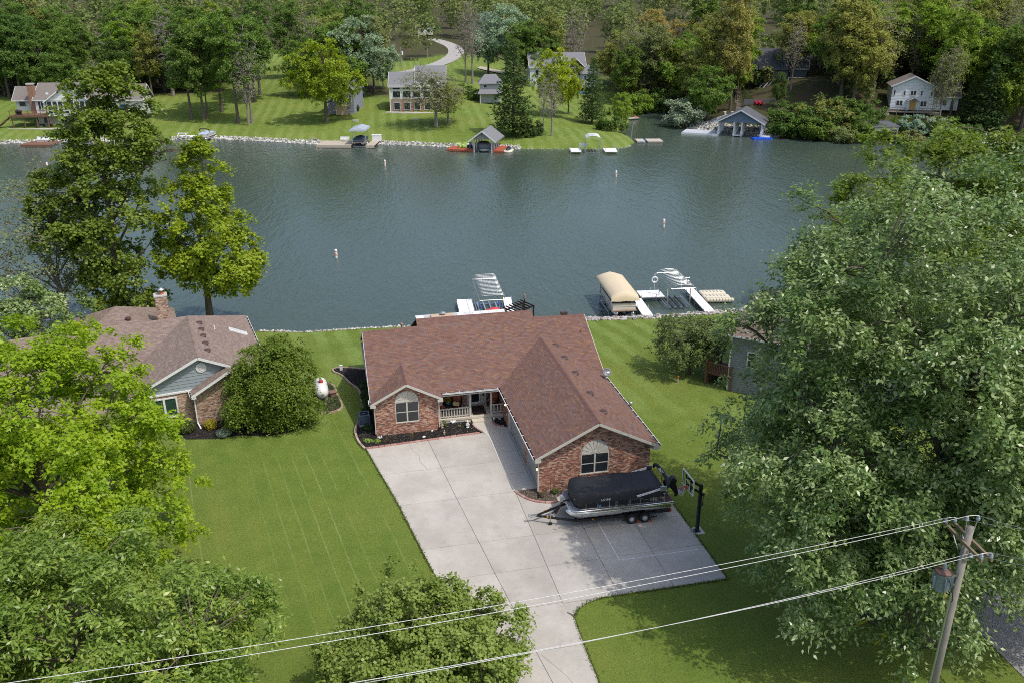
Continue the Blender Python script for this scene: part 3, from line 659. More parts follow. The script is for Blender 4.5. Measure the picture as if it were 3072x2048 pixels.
for a, b in zip(rows[:-1], rows[1:]):
    at_, bt_ = a-g, b+g; sl_ = .018
    t0, t1 = (at_, at_) if a < 8 else (7.93, 8.16)
    slabp([(Lx(bt_), bt_), (Dx(bt_)-g, bt_), (Dx(at_)-g, t1 if a > 8 else at_), (Lx(at_), t0)])
    if a > 8: slabp([(Dx(bt_)+g, bt_), (-1.55-g, bt_), (-1.55-g, 7.6), (-1.72-g, 8.3), (-1.9, 8.45), (Dx(8.1)+g, 8.19)])
    elif a > 4: slabp([(Dx(bt_)+g, bt_), (-1.42-g, bt_), (-1.49-g, 1.45), (-1.55-g, at_), (Dx(at_)+g, at_)])
    elif b > -10.5: slabp([(Dx(bt_)+g, bt_), (-1.4-g, bt_), (-1.4-g, at_), (Dx(at_)+g, at_)])
    elif a > -11: slabp([(Dx(bt_)+g, bt_), (-1.23, bt_), (-1.2, -12.6), (-1.15, -11.5), (-1.4+g, -11.1), (-1.4+g, at_), (Dx(at_)+g, at_)])
    else: slabp([(Dx(bt_)+g, bt_), (-1.3, bt_), (-1.26, at_), (Dx(at_)+g, at_)])
cols = [-1.4, 1.6, 4.63, 7.62]
for a, b in ((.5, -4.3), (-4.3, -7.24), (-7.24, -10.35)):
    for k in range(3):
        x0, x1 = cols[k]+g, cols[k+1]-(g if k < 2 else 0)
        if a > 0: pts = [(x0, b+g), (x1, b+g), (x1, -.68), (.92, -.68), (.92, -1.25), (.32, -1.27), (-.55, -.92), (-1.1, -.26), (x0, .45)] if k == 0 else [(x0, b+g), (x1, b+g), (x1, -.68), (x0, -.68)]
        else: pts = [(x0, b+g), (x1, b+g), (x1, a-g), (x0, a-g)]
        slabp(pts)
slabp([(-1.4+g, -10.37), (-1.4+g, -11.0), (-1.1, -11.3), (-.73, -10.88), (-.06, -10.52), (.6, -10.38)])
# hairline cracks, tyre rubs
CRK = M('crack_dirt', (.2,.185,.16), .95)
for pts in ([(-7.2, 7.9), (-7.0, 6.9), (-6.7, 6.2), (-6.75, 5.4), (-6.4, 4.35)], [(-3.4, -13.6), (-2.6, -15.2), (-2.2, -16.4)]):
    MB().strip(pts, .018, .04, .0472).build('crack', CRK, drive)
walk = thing('front_walk', 'cream concrete walk in front of the garage doors', 'walk', m=HM); del walk['category']; walk['kind'] = 'structure'
wp = [(-1.38, .53), (-.06, .53), (-.06, 8.95), (-.64, 9.15), (-.88, 9.47), (-.92, 9.98), (-2.36, 9.98), (-2.25, 9.36), (-2.05, 8.95), (-1.7, 8.38), (-1.53, 7.6), (-1.52, 4.45), (-1.45, 1.45)]
slabp(wp, WALK, .06, walk, 'walk_slab')
bz = [(-1.42, .53), (-1.49, 1.45), (-1.555, 4.45), (-1.56, 7.6), (-1.74, 8.4), (-2.1, 8.98)]
MB().strip(bz, .07, -.02, .068).build('walk_border', M('pale_border', (.68,.64,.56), .8), walk)
MB().strip([(-.02, .53), (-.02, 8.9)], .1, -.02, .05).build('door_strip', CONC, walk)
for y in (2.6, 5.5): MB().strip([(-1.45, y), (-.08, y-.05)], .015, .03, .0625).build('joint_line', JOINT, walk)
MB().strip([(-.12, .6), (-.12, 8.9)], .02, .03, .0625).build('joint_line', JOINT, walk)
t = NT('worn_court_paint'); t.set(t.mix(t.smooth(t.noise(7, 5, rough=.8), .36, .6), (.52,.5,.46), (.86,.87,.88)), .8); PAINT = t.mat
t = NT('faded_court_paint'); t.set(t.mix(t.smooth(t.noise(5, 5, rough=.8), .42, .72), (.5,.475,.44), (.74,.74,.73)), .8); PAINT2 = t.mat
court = thing('court_marking', 'worn white basketball key painted on the driveway', 'painted lines', m=HM)
MB().strip([(2.61,-7.57), (2.56,-3.96)], .06, .046, .0492).build('free_throw_line', PAINT, court); MB().strip([(2.64,-7.6), (7.2,-7.62)], .05, .046, .0494).build('lane_line', PAINT, court)
MB().strip([(2.6,-3.93), (7.2,-3.95)], .05, .046, .0494).build('lane_line', PAINT2, court)
MB().strip([(2.58+1.83*cos(a), -5.77+1.83*sin(a)) for a in np.linspace(pi*1.47, pi*.55, 26)], .045, .046, .0496).build('arc_line', PAINT2, court)
# mulch beds
def mulch_mat(name, a, b):
    t = NT(name); c = t.mix(t.smooth(t.noise(22, 4, rough=.8), .35, .65), a, b); t.set(c, .95, spec=.2); t.bump(t.noise(28, 4), 1, .05); return t.mat
MULCH = mulch_mat('black_mulch', (.012,.011,.011), (.05,.045,.042)); MULCHB = mulch_mat('brown_mulch', (.07,.055,.042), (.16,.13,.105))
CHIP = island('mulch_chip', [(0, (.02,.018,.018)), (.35, (.05,.042,.038)), (.6, (.012,.011,.012)), (.85, (.12,.1,.085)), (.96, (.25,.22,.2))], .95, .2, 0)
CHIPB = island('brown_chip', [(0, (.13,.1,.08)), (.35, (.2,.165,.13)), (.6, (.08,.065,.05)), (.85, (.28,.24,.2))], .95, .2, 0)
def inpoly(p, poly):
    c = False
    for i in range(len(poly)):
        (a, b), (d, e) = poly[i-1], poly[i]
        if (b > p[1]) != (e > p[1]) and p[0] < (d-a)*(p[1]-b)/(e-b)+a: c = not c
    return c
def bed(poly, m, label, mat, chip, n, z=.035, seed=0):
    o = MB().prism(poly, -.05, z).build('mulch_bed', mat); o.matrix_world = m; struct(o, 'structure', label)
    rs = random.Random(seed); xs = [p[0] for p in poly]; ys = [p[1] for p in poly]; mb = MB(); k = 0
    while k < n:
        p = (rs.uniform(min(xs), max(xs)), rs.uniform(min(ys), max(ys)))
        if not inpoly(p, poly): continue
        k += 1; a = rs.uniform(0, pi); l, w_, h = rs.uniform(.02, .055), rs.uniform(.008, .022), rs.uniform(.0, .03); ti = rs.uniform(-.02, .02)
        dx, dy = cos(a), sin(a); q = [(p[0]+dx*l*s-dy*w_*u, p[1]+dy*l*s+dx*w_*u, z+.012+h+ti*s) for s, u in ((-1,-1), (1,-1), (1,1), (-1,1))]
        mb.add(q, [(0,1,2,3)])
    c = mb.build('mulch_chips', chip, o); c['kind'] = 'stuff'; return o
bedA = [(-10.14,7.9), (-1.95,8.47), (-2.05,8.8), (-2.27,9.3), (-2.42,10.0), (-2.45,10.46), (-4.8,10.46), (-4.8,9.58), (-9.3,9.58), (-9.27,16.2), (-9.7,16.6), (-9.8,15.3), (-9.95,13.6), (-10.35,12.0), (-10.62,11.0), (-10.62,10.1), (-10.42,8.8)]
bed(bedA, HM, 'black mulch bed wrapping the brick bay', MULCH, CHIP, 5000, seed=1)
bed([(-.9,9.98), (-.86,9.47), (-.63,9.19), (-.02,9.03), (-.02,10.46), (-.9,10.46)], HM, 'small black mulch bed beside the porch step', MULCH, CHIP, 500, seed=2)
bed([(-1.38,.52), (-1.08,-.22), (-.53,-.88), (.32,-1.25), (.9,-1.24), (.9,-.66), (2.2,-.66), (2.2,-.01), (-.1,-.01), (-.1,.5)], HM, 'brown mulch bed at the garage corner', MULCHB, CHIPB, 1300, seed=3)
PINK = island('pink_edging', [(0, (.42,.24,.21)), (.4, (.48,.3,.26)), (.7, (.38,.2,.18))], .85, .08, .4)
BUFF = island('buff_edging', [(0, (.42,.31,.24)), (.4, (.48,.37,.29)), (.7, (.36,.26,.2))], .85, .08, .4)
def resample(pts, step):
    pts = [Vector((*p, 0)) for p in pts]; out = [pts[0]]; acc = 0
    for a, b in zip(pts[:-1], pts[1:]):
        d = (b-a).length; x = step-acc
        while x <= d: out.append(a.lerp(b, x/d)); x += step
        acc = (acc+d) % step
    return [(p.x, p.y) for p in out]
def smoothpts(pts, it=2):
    for _ in range(it):
        q = [pts[0]]
        for a, b in zip(pts[:-1], pts[1:]): q += [(a[0]*.75+b[0]*.25, a[1]*.75+b[1]*.25), (a[0]*.25+b[0]*.75, a[1]*.25+b[1]*.75)]
        pts = q+[pts[-1]]
    return pts
def edging(label, pts, m, mat, wid=.2, h=.11, step=.42, sm=True):
    t_ = thing('garden_edging', label, 'edging', m=m)
    ps = resample(smoothpts(pts) if sm else pts, step)
    for a, b in zip(ps[:-1], ps[1:]):
        a, b = Vector((*a, 0)), Vector((*b, 0)); d = (b-a).normalized()*.012; n = Vector((-(b-a).y, (b-a).x, 0)).normalized()*wid/2; a2, b2 = a+d, b-d
        s = MB(); s.add([a2-n, b2-n, b2+n, a2+n]+[p+Vector((0,0,h)) for p in (a2-n*.85, b2-n*.85, b2+n*.8, a2+n*.8)], [(3,2,1,0), (4,5,6,7), (0,1,5,4), (1,2,6,5), (2,3,7,6), (3,0,4,7)]); s.build('edging_stone', mat, t_)
    return t_
edging('pink edging stones between black mulch and driveway', [(-10.1,7.97), (-1.9,8.5)], HM, PINK, .22, .1, .42, False)
edging('red edging curve beside the front walk', [(-1.9,8.55), (-2.08,8.85), (-2.3,9.35), (-2.42,9.95)], HM, PINK, .13, .12, .36)
edging('short red edging at the porch step bed', [(-.9,10.0), (-.87,9.45), (-.62,9.16), (.0,9.0)], HM, PINK, .17, .13, .26)
edging('pink edging arc at the garage corner bed', [(-1.42,.5), (-1.12,-.24), (-.56,-.92), (.34,-1.3), (.9,-1.3)], HM, PINK, .18, .12, .34)
Z4 = lambda x, y: (960+x/6.03, 1000+y/6.03)
def hloc(px, z=0): return HMI @ at(*px, z)
eb = [hloc(Z4(*p)).xy[:] for p in ((820,650), (620,630), (400,618), (260,625), (222,660), (240,700), (330,725), (420,775), (490,850), (560,920), (680,985), (715,1040), (740,1180), (780,1330), (795,1450))]
edging('buff curb snaking along the left side bed', eb+[(-10.45,12.2), (-10.68,11.0), (-10.7,10.1), (-10.5,8.8), (-10.15,7.95)], HM, BUFF, .17, .1, .4)
bed([p for p in eb[:14]]+[(-9.27,12.6), (-9.27,21)], HM, 'mulch bed along the left wall of the brick house', MULCH, CHIP, 1500, .03, 4)
# ---------------------------------------------------------------- porch furniture and garden ornaments
CUSH = M('terracotta_cushion', (.4,.13,.075), .9, var=.12); WICK = M('dark_wicker', (.035,.02,.014), .7, var=.3, bump=.6, bscale=50)
def blob(c, r, n=10, m=6, k=2.0):
    mb = MB(); vs = []; fs = []
    for i in range(m+1):
        t = pi*i/m-pi/2
        for j in range(n):
            a = 2*pi*j/n; f = lambda v: math.copysign(abs(v)**(2/k), v)
            vs.append((c[0]+r[0]*f(cos(t))*f(cos(a)), c[1]+r[1]*f(cos(t))*f(sin(a)), c[2]+r[2]*f(sin(t))))
    for i in range(m):
        for j in range(n): fs.append((i*n+j, i*n+(j+1) % n, (i+1)*n+(j+1) % n, (i+1)*n+j))
    return mb.add(vs, fs)
def join(mb, *others):
    for o in others: mb.add(o.v, o.f)
    return mb
def chair(label, x, y, rz, z=.35):
    p = hl(x, y, z); c = thing('wicker_chair', label, 'chair', p, HYAW+rz, 'cushioned porch chairs')
    fr = MB().box((-.33,-.3,.14), (.33,.33,.34)); fr.build('base', WICK, c)
    bk = MB(); bk.prismY([(-.33,.3), (.33,.3), (.37,.75), (.26,1.0), (0,1.08), (-.26,1.0), (-.37,.75)], .28, .36); bk.build('back_frame', WICK, c, bevel=.02)
    for s in (-1, 1): MB().tube([(s*.36,.33,.72), (s*.4,.05,.62), (s*.38,-.3,.55), (s*.34,-.33,.1)], .045, 8).build('arm', WICK, c)
    for sx in (-1, 1):
        for sy in (-.26, .28): MB().box((sx*.29-.03, sy-.03, 0), (sx*.29+.03, sy+.03, .14)).build('leg', WICK, c)
    blob((0,-.02,.42), (.31,.31,.09), 14, 6, 3.5).build('seat_cushion', CUSH, c, True); blob((0,.22,.76), (.31,.09,.34), 14, 6, 3).build('back_cushion', CUSH, c, True)
    return c
c1 = chair('terracotta cushioned wicker chair beside the storm door with round pillows', -3.2, 12.0, -.25); chair('terracotta wicker chair at the far left end of the porch', -4.45, 11.75, .9); chair('terracotta wicker chair behind the right porch post', -.45, 12.0, -.5)
for i, (x, z) in enumerate(((-3.38, .98), (-3.2, .93))):
    pl = blob((0,0,0), (.17,.06,.17), 14, 6, 2.2).build('round_pillow', M('cream_pillow', (.62,.5,.28), .9), None, True); pl.location = hl(x, 11.66-.03*i, z); pl.rotation_euler = (radians(-18), 0, HYAW-.25)
    tag(pl, ('back' if i == 0 else 'front')+' one of two round cream pillows on the porch chair', 'pillow', 'round cream pillows')
tb = thing('side_table', 'small dark table under the yellow flower pot on porch', 'table', hl(-3.85, 11.9, .35), HYAW); MB().box((-.24,-.24,.42), (.24,.24,.46)).build('table_top', BLACK, tb, bevel=.01)
for sx in (-1, 1):
    for sy in (-1, 1): MB().box((sx*.2-.02, sy*.2-.02, 0), (sx*.2+.02, sy*.2+.02, .42)).build('leg', BLACK, tb)
MB().box((-.2,-.2,.2), (.2,.2,.4)).build('shelf', BLACK, tb)
fp = thing('flower_pot', 'turquoise pot of yellow flowers on the porch table', 'flower pot', hl(-3.85, 11.9, .82), HYAW); MB().lathe([(.09,0), (.12,.02), (.15,.2), (.16,.22), (.13,.22)], n=14).build('pot', M('turquoise_glaze', (.03,.3,.42), .25), fp, True)
def leafmass(n, c, r, size, seed, up=.5):
    rs = np.random.default_rng(seed); d = rs.normal(size=(n, 3)); d /= np.linalg.norm(d, axis=1)[:, None]; p = np.array(c)+d*np.array(r)*rs.uniform(.45, 1, (n, 1))**.5
    nn = d*.6+rs.normal(size=(n, 3))*.5+np.array([0, 0, up]); nn /= np.linalg.norm(nn, axis=1)[:, None]
    a = np.cross(nn, rs.normal(size=(n, 3))); a /= np.linalg.norm(a, axis=1)[:, None]; b = np.cross(nn, a); s = size*rs.uniform(.6, 1.3, (n, 1))
    V = np.stack([p-a*s, p-b*s*.5, p+a*s, p+b*s*.5], 1).reshape(-1, 3); Fq = np.arange(4*n).reshape(n, 4); return V, Fq
def foliage_simple(name, cols, rough=.5, trans=.35):
    if name in _mc: return _mc[name]
    t = NT(name); r = t.n('ShaderNodeNewGeometry').outputs['Random Per Island']; c = t.ramp(r, [(i/max(1, len(cols)-1), k) for i, k in enumerate(cols)])
    t.set(c, rough, spec=.35); tb_ = t.n('ShaderNodeBsdfTranslucent'); t.l(c, tb_.inputs[0]); mx = t.n('ShaderNodeMixShader'); mx.inputs[0].default_value = trans
    t.l(t.b.outputs[0], mx.inputs[1]); t.l(tb_.outputs[0], mx.inputs[2]); t.l(mx.outputs[0], t.out.inputs[0]); _mc[name] = t.mat; return t.mat
YEL = foliage_simple('yellow_petals', [(.6,.45,.02), (.75,.6,.05)]); GRN = foliage_simple('bedding_leaves', [(.05,.12,.02), (.1,.2,.03), (.14,.24,.05)])
V, Fq = leafmass(160, (0,0,.38), (.24,.22,.2), .05, 3); npmesh('flowers', V, Fq, YEL, fp); V, Fq = leafmass(90, (0,0,.3), (.2,.2,.12), .05, 4); npmesh('leaves', V, Fq, GRN, fp)
rug = MB().box((-.5,-.75,0), (.5,.75,.012)).build('door_mat', M('dark_brown_mat', (.05,.03,.03), .95, var=.1), None); rug.location = hl(-1.68, 11.45, .352); rug.rotation_euler = (0,0,HYAW); tag(rug, 'dark brown mat on the porch in front of the door', 'door mat')
wr = MB().tube([(.16*cos(a), 0, .16*sin(a)) for a in np.linspace(0, 2*pi, 15)], .05, 7, False).build('wreath', YEL, None); wr.location = hl(-2.85, 12.53, 2.05); wr.rotation_euler = (0,0,HYAW); tag(wr, 'small yellow wreath on the porch brick wall', 'wreath')
wc = thing('wind_chime', 'hanging wind chime at the left porch corner', 'wind chime', hl(-4.55, 10.35, 1.5), HYAW)
MB().lathe([(.02,.62), (.1,.55), (.1,.52), (.02,.5)], n=10).build('cap', WHITE, wc)
for i in range(6): MB().tube([(.07*cos(i), .07*sin(i), .52), (.07*cos(i), .07*sin(i), .02+.05*(i % 3))], .012, 6).build('tube', [M('pink_tube', (.6,.25,.3), .4), M('mint_tube', (.4,.65,.5), .4), WHITE][i % 3], wc)
MB().tube([(0,0,.62), (0,0,1.0)], .005, 4).build('cord', BLACK, wc)
STAT = M('white_cast_stone', (.74,.74,.73), .8, var=.15, scale=8, bump=.3); TANST = M('tan_cast_stone', (.5,.4,.28), .85, var=.25, scale=8, bump=.4)
def statue(nm, label, x, y, parts, mat, rz=0, z=.05):
    t_ = thing(nm, label, 'garden ornament', hl(x, y, z), HYAW+rz); 
    for n_, mb in parts: mb.build(n_, mat, t_, True)
def figure(h): return [('body', join(blob((0,0,.18*h), (.15*h,.14*h,.2*h)), blob((0,-.03,.46*h), (.13*h,.12*h,.16*h)))), ('head', blob((0,-.03*h,.68*h), (.095*h,.1*h,.1*h))), ('hat', MB().lathe([(.12*h,.72*h), (.1*h,.8*h), (.02*h,1.0*h)], n=10)), ('arm', MB().tube([(-.13*h,0,.52*h), (-.18*h,-.12*h,.36*h), (-.03*h,-.2*h,.34*h)], .045*h, 7)), ('arm', MB().tube([(.13*h,0,.52*h), (.18*h,-.12*h,.36*h), (.03*h,-.2*h,.34*h)], .045*h, 7)), ('plinth', MB().lathe([(.2*h,0), (.2*h,.06*h), (.16*h,.08*h)], n=12))]
def animal(s): return [('body', blob((0,0,.14*s), (.22*s,.12*s,.13*s))), ('head', blob((-.22*s,0,.26*s), (.1*s,.08*s,.09*s))), ('ear', blob((-.2*s,.04*s,.36*s), (.03*s,.02*s,.08*s))), ('ear', blob((-.2*s,-.04*s,.36*s), (.03*s,.02*s,.08*s))), ('tail', blob((.22*s,0,.16*s), (.05*s,.05*s,.05*s)))]
statue('garden_statue', 'white gnome-like statue in mulch beside the walk', -2.82, 9.5, figure(.62), STAT)
statue('rabbit_ornament', 'white animal ornament under the porch railing', -3.72, 10.3, animal(.9), STAT, .5); statue('goose_ornament', 'white bird ornament at the bay corner', -9.1, 9.12, animal(.75), STAT, 2.4)
statue('rabbit_ornament', 'white animal ornament in the porch step bed', -.75, 10.15, animal(.8), STAT, 1.2); statue('garden_statue', 'small tan standing figure in mulch near pink edging', -4.6, 8.85, figure(.36), TANST)
statue('garden_statue', 'tan standing figure beside the bay downspout', -4.62, 9.85, figure(.5), TANST, .4)
def rockobj(label, x, y, s, mat, z=.05):
    v, f = _rock[_rr.integers(8)]; me = bpy.data.meshes.new('rock'); me.from_pydata((v*[1,.8,.7]).tolist(), [], f.tolist()); me.materials.append(mat); o = link('garden_rock', me); o.location = hl(x, y, z+s*.3); o.scale = (s,)*3; o.rotation_euler = (0,0,_rr.uniform(0,6)); tag(o, label, 'rock')
rockobj('flat tan boulder beside the porch step', -2.68, 10.22, .3, TANST); rockobj('white rock in mulch near the middle of the pink edging', -6.06, 8.68, .17, STAT); rockobj('white rock against the bay brick wall', -5.38, 9.45, .13, STAT); rockobj('white rock in the porch step bed', -.33, 10.2, .15, STAT); rockobj('small white rock between the two lime plants', -9.55, 8.76, .08, STAT)
def plant(nm, label, p, n, r, size, mat, seed, cat='plant', z=0):
    t_ = thing(nm, label, cat, p, 0); V, Fq = leafmass(n, (0,0,r[2]*.9), r, size, seed); npmesh('leaves', V, Fq, mat, t_)
    st = MB(); rs = random.Random(seed)
    for k in range(5): a = rs.uniform(0, 6.28); st.tube([(0,0,-.05), (cos(a)*r[0]*.5, sin(a)*r[1]*.5, r[2]*1.1)], .012, 4)
    st.build('stem', WOODG, t_); return t_
LIME = foliage_simple('lime_leaves', [(.22,.36,.05), (.3,.44,.08)]); REDL = foliage_simple('bronze_leaves', [(.1,.06,.03), (.16,.1,.04), (.14,.14,.04)]); DKG = foliage_simple('deep_green_leaves', [(.02,.06,.015), (.04,.1,.02), (.07,.14,.03)])
plant('hosta', 'lime hosta at the left tip of the bed', hl(-9.9,8.9,.04), 160, (.34,.2,.12), .08, LIME, 1); plant('hosta', 'lime hosta just right of the small white rock', hl(-9.3,8.65,.04), 110, (.22,.18,.14), .08, LIME, 2)
plant('bronze_plant', 'bronze leaved plant near the pink edging', hl(-8.7,8.65,.04), 90, (.25,.2,.12), .05, REDL, 3); plant('perennial', 'sparse olive plant below the bay window', hl(-6.95,9.0,.04), 90, (.28,.2,.14), .05, REDL, 4)
plant('perennial', 'green plant growing beside the bay downspout', hl(-4.42,10.12,.04), 170, (.22,.22,.24), .05, GRN, 5); plant('perennial', 'tiny green sprout in mulch below the porch', hl(-3.38,9.76,.04), 26, (.12,.1,.08), .05, LIME, 6)
plant('fern', 'bushy fern in front of the air conditioner', hl(-9.75,10.75,.04), 220, (.42,.36,.2), .09, DKG, 7)
for i, (x, y, r, w_) in enumerate(((-9.75, 13.2, .45, 'behind the air conditioner'), (-9.6, 14.4, .5, 'midway along the left wall'), (-9.65, 15.8, .5, 'past the middle of the left wall'), (-9.6, 17.6, .45, 'at the far end of the left wall'))): plant('shrub', 'dark green shrub against brick '+w_, hl(x, y, .03), 420, (r*.8, r*1.1, .4), .08, DKG, 20+i)
plant('perennial', 'bronze plant in the brown mulch by the garage corner', hl(.05,-.55,.04), 120, (.18,.18,.2), .05, REDL, 30); plant('perennial', 'green clump under the shepherd hook', hl(.95,-.3,.04), 150, (.2,.2,.2), .06, GRN, 31)
hk = thing('shepherd_hook', 'black scrolled garden hook at the garage corner bed', 'garden hook', hl(.62,-.42,.03), HYAW)
MB().tube([(0,0,0), (0,0,1.05), (.05,0,1.2), (.18,0,1.25), (.25,0,1.15)], .012, 6).build('hook', BLACKM, hk); MB().tube([(.12*cos(a)+.12, 0, .1*sin(a)+1.1) for a in np.linspace(0, 5.5, 12)], .01, 5).build('scroll', BLACKM, hk); MB().tube([(.28,0,0), (.28,0,1.0)], .01, 5).build('stake', BLACKM, hk)
# air conditioner
ACM = M('blue_grey_enamel', (.11,.16,.22), .45, var=.06); ac = thing('air_conditioner', 'blue-grey air conditioner unit beside the brick bay', 'air conditioner', hl(-9.98, 11.75, .05), HYAW)
MB().box((-.42,-.42,-.04), (.42,.42,.05)).build('pad', CONC, ac); MB().box((-.36,-.36,.05), (.36,.36,.74)).build('coil', BLACKM, ac)
top = MB(); top.box((-.39,-.39,.74), (.39,-.29,.8)); top.box((-.39,.29,.74), (.39,.39,.8)); top.box((-.39,-.29,.74), (-.29,.29,.8)); top.box((.29,-.29,.74), (.39,.29,.8)); top.build('top_panel', ACM, ac, bevel=.02)
for i in range(8): q = MB(); z = .1+i*.08; q.box((-.39,-.39,z), (.39,-.37,z+.05)); q.box((-.39,.37,z), (.39,.39,z+.05)); q.box((-.39,-.37,z), (-.37,.37,z+.05)); q.box((.37,-.37,z), (.39,.37,z+.05)); q.build('louvre', ACM, ac)
for sx in (-1, 1):
    for sy in (-1, 1): MB().box((sx*.38-.03, sy*.38-.03, .05), (sx*.38+.03, sy*.38+.03, .745)).build('corner_post', ACM, ac)
gr = MB()
for r in (.1,.17,.24,.3): gr.tube([(r*cos(a), r*sin(a), .79) for a in np.linspace(0, 2*pi, 21)], .006, 4, False)
gr.build('fan_grille', BLACKM, ac); MB().lathe([(.09,.76), (.1,.8), (.04,.83)], n=12).build('fan_hub', ACM, ac)
for k in range(3): MB().add([(cos(a)*r, sin(a)*r, .7+dz) for a, r, dz in ((k*2.09, .05, 0), (k*2.09, .27, 0), (k*2.09+.9, .27, .05), (k*2.09+.9, .05, .05))], [(0,1,2,3)]).build('fan_blade', ACM, ac)
# satellite dish
sd = thing('satellite_dish', 'dark grey satellite dish on the right roof eave', 'satellite dish', hl(7.45, 9.75, 2.74), HYAW)
GREYD = M('grey_dish', (.13,.14,.155), .45, var=.06); dm = Matrix.Translation((.12,-.05,.5)) @ Matrix.Rotation(radians(-8), 4, 'Z') @ Matrix.Rotation(radians(52), 4, 'X')
d_ = MB(); d_.m = dm; d_.lathe([(.0,.0), (.12,.008), (.25,.035), (.32,.06), (.325,.05), (.25,.02), (.12,-.01), (.0,-.015)], n=24); d_.build('dish', GREYD, sd, True)
textobj('dish', .13, M('pale_print', (.7,.68,.68), .6), dm @ Matrix.Translation((-.14,-.02,.03)), sd, .001)
MB().tube([(.1,-.02,.45), (.05,0,.2), (0,0,0)], .025, 8).build('mast', GALV, sd); MB().tube([dm @ Vector((0,-.3,.03)), dm @ Vector((0,-.38,.2)), dm @ Vector((0,-.1,.4))], .018, 6).build('feed_arm', GALV, sd); q = MB(); q.m = dm; q.box((-.1,-.16,.38), (.1,-.04,.45)); q.build('receiver', WHITE, sd); MB().box((-.2,-.12,-.02), (.12,.14,.02)).build('foot', GALV, sd)
# ---------------------------------------------------------------- basketball hoop
bh = thing('basketball_hoop', 'dark pole basketball hoop at the right driveway edge', 'basketball hoop', hl(7.89, -5.93, 0), HYAW)
NAVY = M('navy_metal', (.012,.017,.028), .4, var=.15); ORNG = M('orange_rim', (.55,.06,.03), .5)
MB().box((-.36,-.36,-.02), (.36,.36,.035)).build('pad', CONC, bh); MB().box((-.17,-.17,.035), (.17,.17,.07)).build('base_plate', NAVY, bh); MB().box((-.085,-.085,.07), (.085,.085,3.12)).build('pole', NAVY, bh, bevel=.012)
for k in range(2):
    for sy in (-1, 1): MB().bar((-.02, sy*.11, 3.0-k*.42), (-.78, sy*.2, 3.55-k*.42), .05, .08).build('arm', NAVY, bh)
bx = -.82; bf = MB(); y0, y1, z0, z1 = -.76, .76, 2.9, 3.86; e = .05
bf.box((bx-.03, y0, z0), (bx+.03, y0+e, z1)); bf.box((bx-.03, y1-e, z0), (bx+.03, y1, z1)); bf.box((bx-.03, y0+e, z0), (bx+.03, y1-e, z0+e)); bf.box((bx-.03, y0+e, z1-e), (bx+.03, y1-e, z1)); bf.build('backboard_frame', WHITE, bh)
t = NT('clear_backboard'); t.set((.9,.95,.95), .05); t.b.inputs['Transmission Weight'].default_value = 1; t.b.inputs['IOR'].default_value = 1.05; MB().box((bx-.008, y0+e, z0+e), (bx+.008, y1-e, z1-e)).build('backboard', t.mat, bh)
q = MB(); a, b, c, d = -.3, .3, 3.02, 3.46; w_ = .045
for r in (((a,c),(a+w_,d)), ((b-w_,c),(b,d)), ((a+w_,d-w_),(b-w_,d)), ((a+w_,c),(b-w_,c+w_))): q.box((bx-.014, r[0][0], r[0][1]), (bx-.009, r[1][0], r[1][1]))
q.build('target_square', WHITE, bh)
for sy in (-.3, .3): MB().box((bx+.009, sy-.03, z0), (bx+.05, sy+.03, z1-.1)).build('brace', NAVY, bh)
rx = bx-.38; MB().tube([(rx+.23*cos(a), .23*sin(a), 3.05) for a in np.linspace(0, 2*pi, 25)], .016, 8, False).build('rim', ORNG, bh); MB().box((bx-.17, -.1, 2.99), (bx-.03, .1, 3.1)).build('rim_bracket', ORNG, bh)
nt_ = MB()
for k in range(12):
    for s in (1, -1):
        pts = []
        for i in range(5): a = 2*pi*k/12+s*i*.26; r = .225-.025*i-(.01 if i > 2 else 0); pts.append((rx+r*cos(a), r*sin(a), 3.04-.1*i))
        nt_.tube(pts, .007, 4, False)
nt_.build('net', M('net_cord', (.7,.7,.72), .9), bh)
cr = MB(); cr.box((.085,-.03,1.7), (.2,.03,1.76)); cr.box((.17,-.025,1.7), (.22,.025,1.92)); cr.tube([(.19,0,1.9), (.2,0,2.45)], .02, 6); cr.box((.06,-.05,2.4), (.24,.05,2.52)); cr.build('crank', NAVY, bh)
# ragged grass along the concrete and kerbs
def fringe(label, paths, n, seed):
    r = np.random.default_rng(seed); V = []; k = 0
    segs = [(Vector((*a, 0)), Vector((*b, 0))) for p in paths for a, b in zip(p[:-1], p[1:])]; w_ = np.array([(b-a).length for a, b in segs]); ix = r.choice(len(segs), n, p=w_/w_.sum())
    for i in ix:
        a, b = segs[i]; p = a.lerp(b, r.random()); d = (b-a).normalized(); nn = Vector((-d.y, d.x, 0)); p = p+nn*r.normal()*.035; t = r.uniform(0, 6.28); h = r.uniform(.04, .12); u = Vector((cos(t), sin(t), 0))*r.uniform(.012, .03); q = Vector((r.normal()*.05, r.normal()*.05, h)); V += [p-u, p+u, p+u*.3+q, p-u*.3+q]
    V = [HM @ v for v in V]; o = npmesh('grass_fringe', np.array([v[:] for v in V]), np.arange(4*n).reshape(n, 4), foliage_simple('fringe_grass', [(.1,.16,.03), (.16,.22,.045), (.22,.24,.08)])); struct(o, 'stuff', label)
ys_ = list(np.linspace(7.9, -22, 30)); fringe('ragged grass blades along the driveway edges', [[(float(Lx(y))-.02, y) for y in ys_], [(7.64, -.7), (7.66, -10.38), (2.4, -10.4)], curve], 9000, 4)
fringe('ragged grass blades along the left curb', [eb, [(-10.5,12.2), (-10.78,11.0), (-10.8,10.1), (-10.6,8.8), (-10.25,7.95)]], 2500, 5)
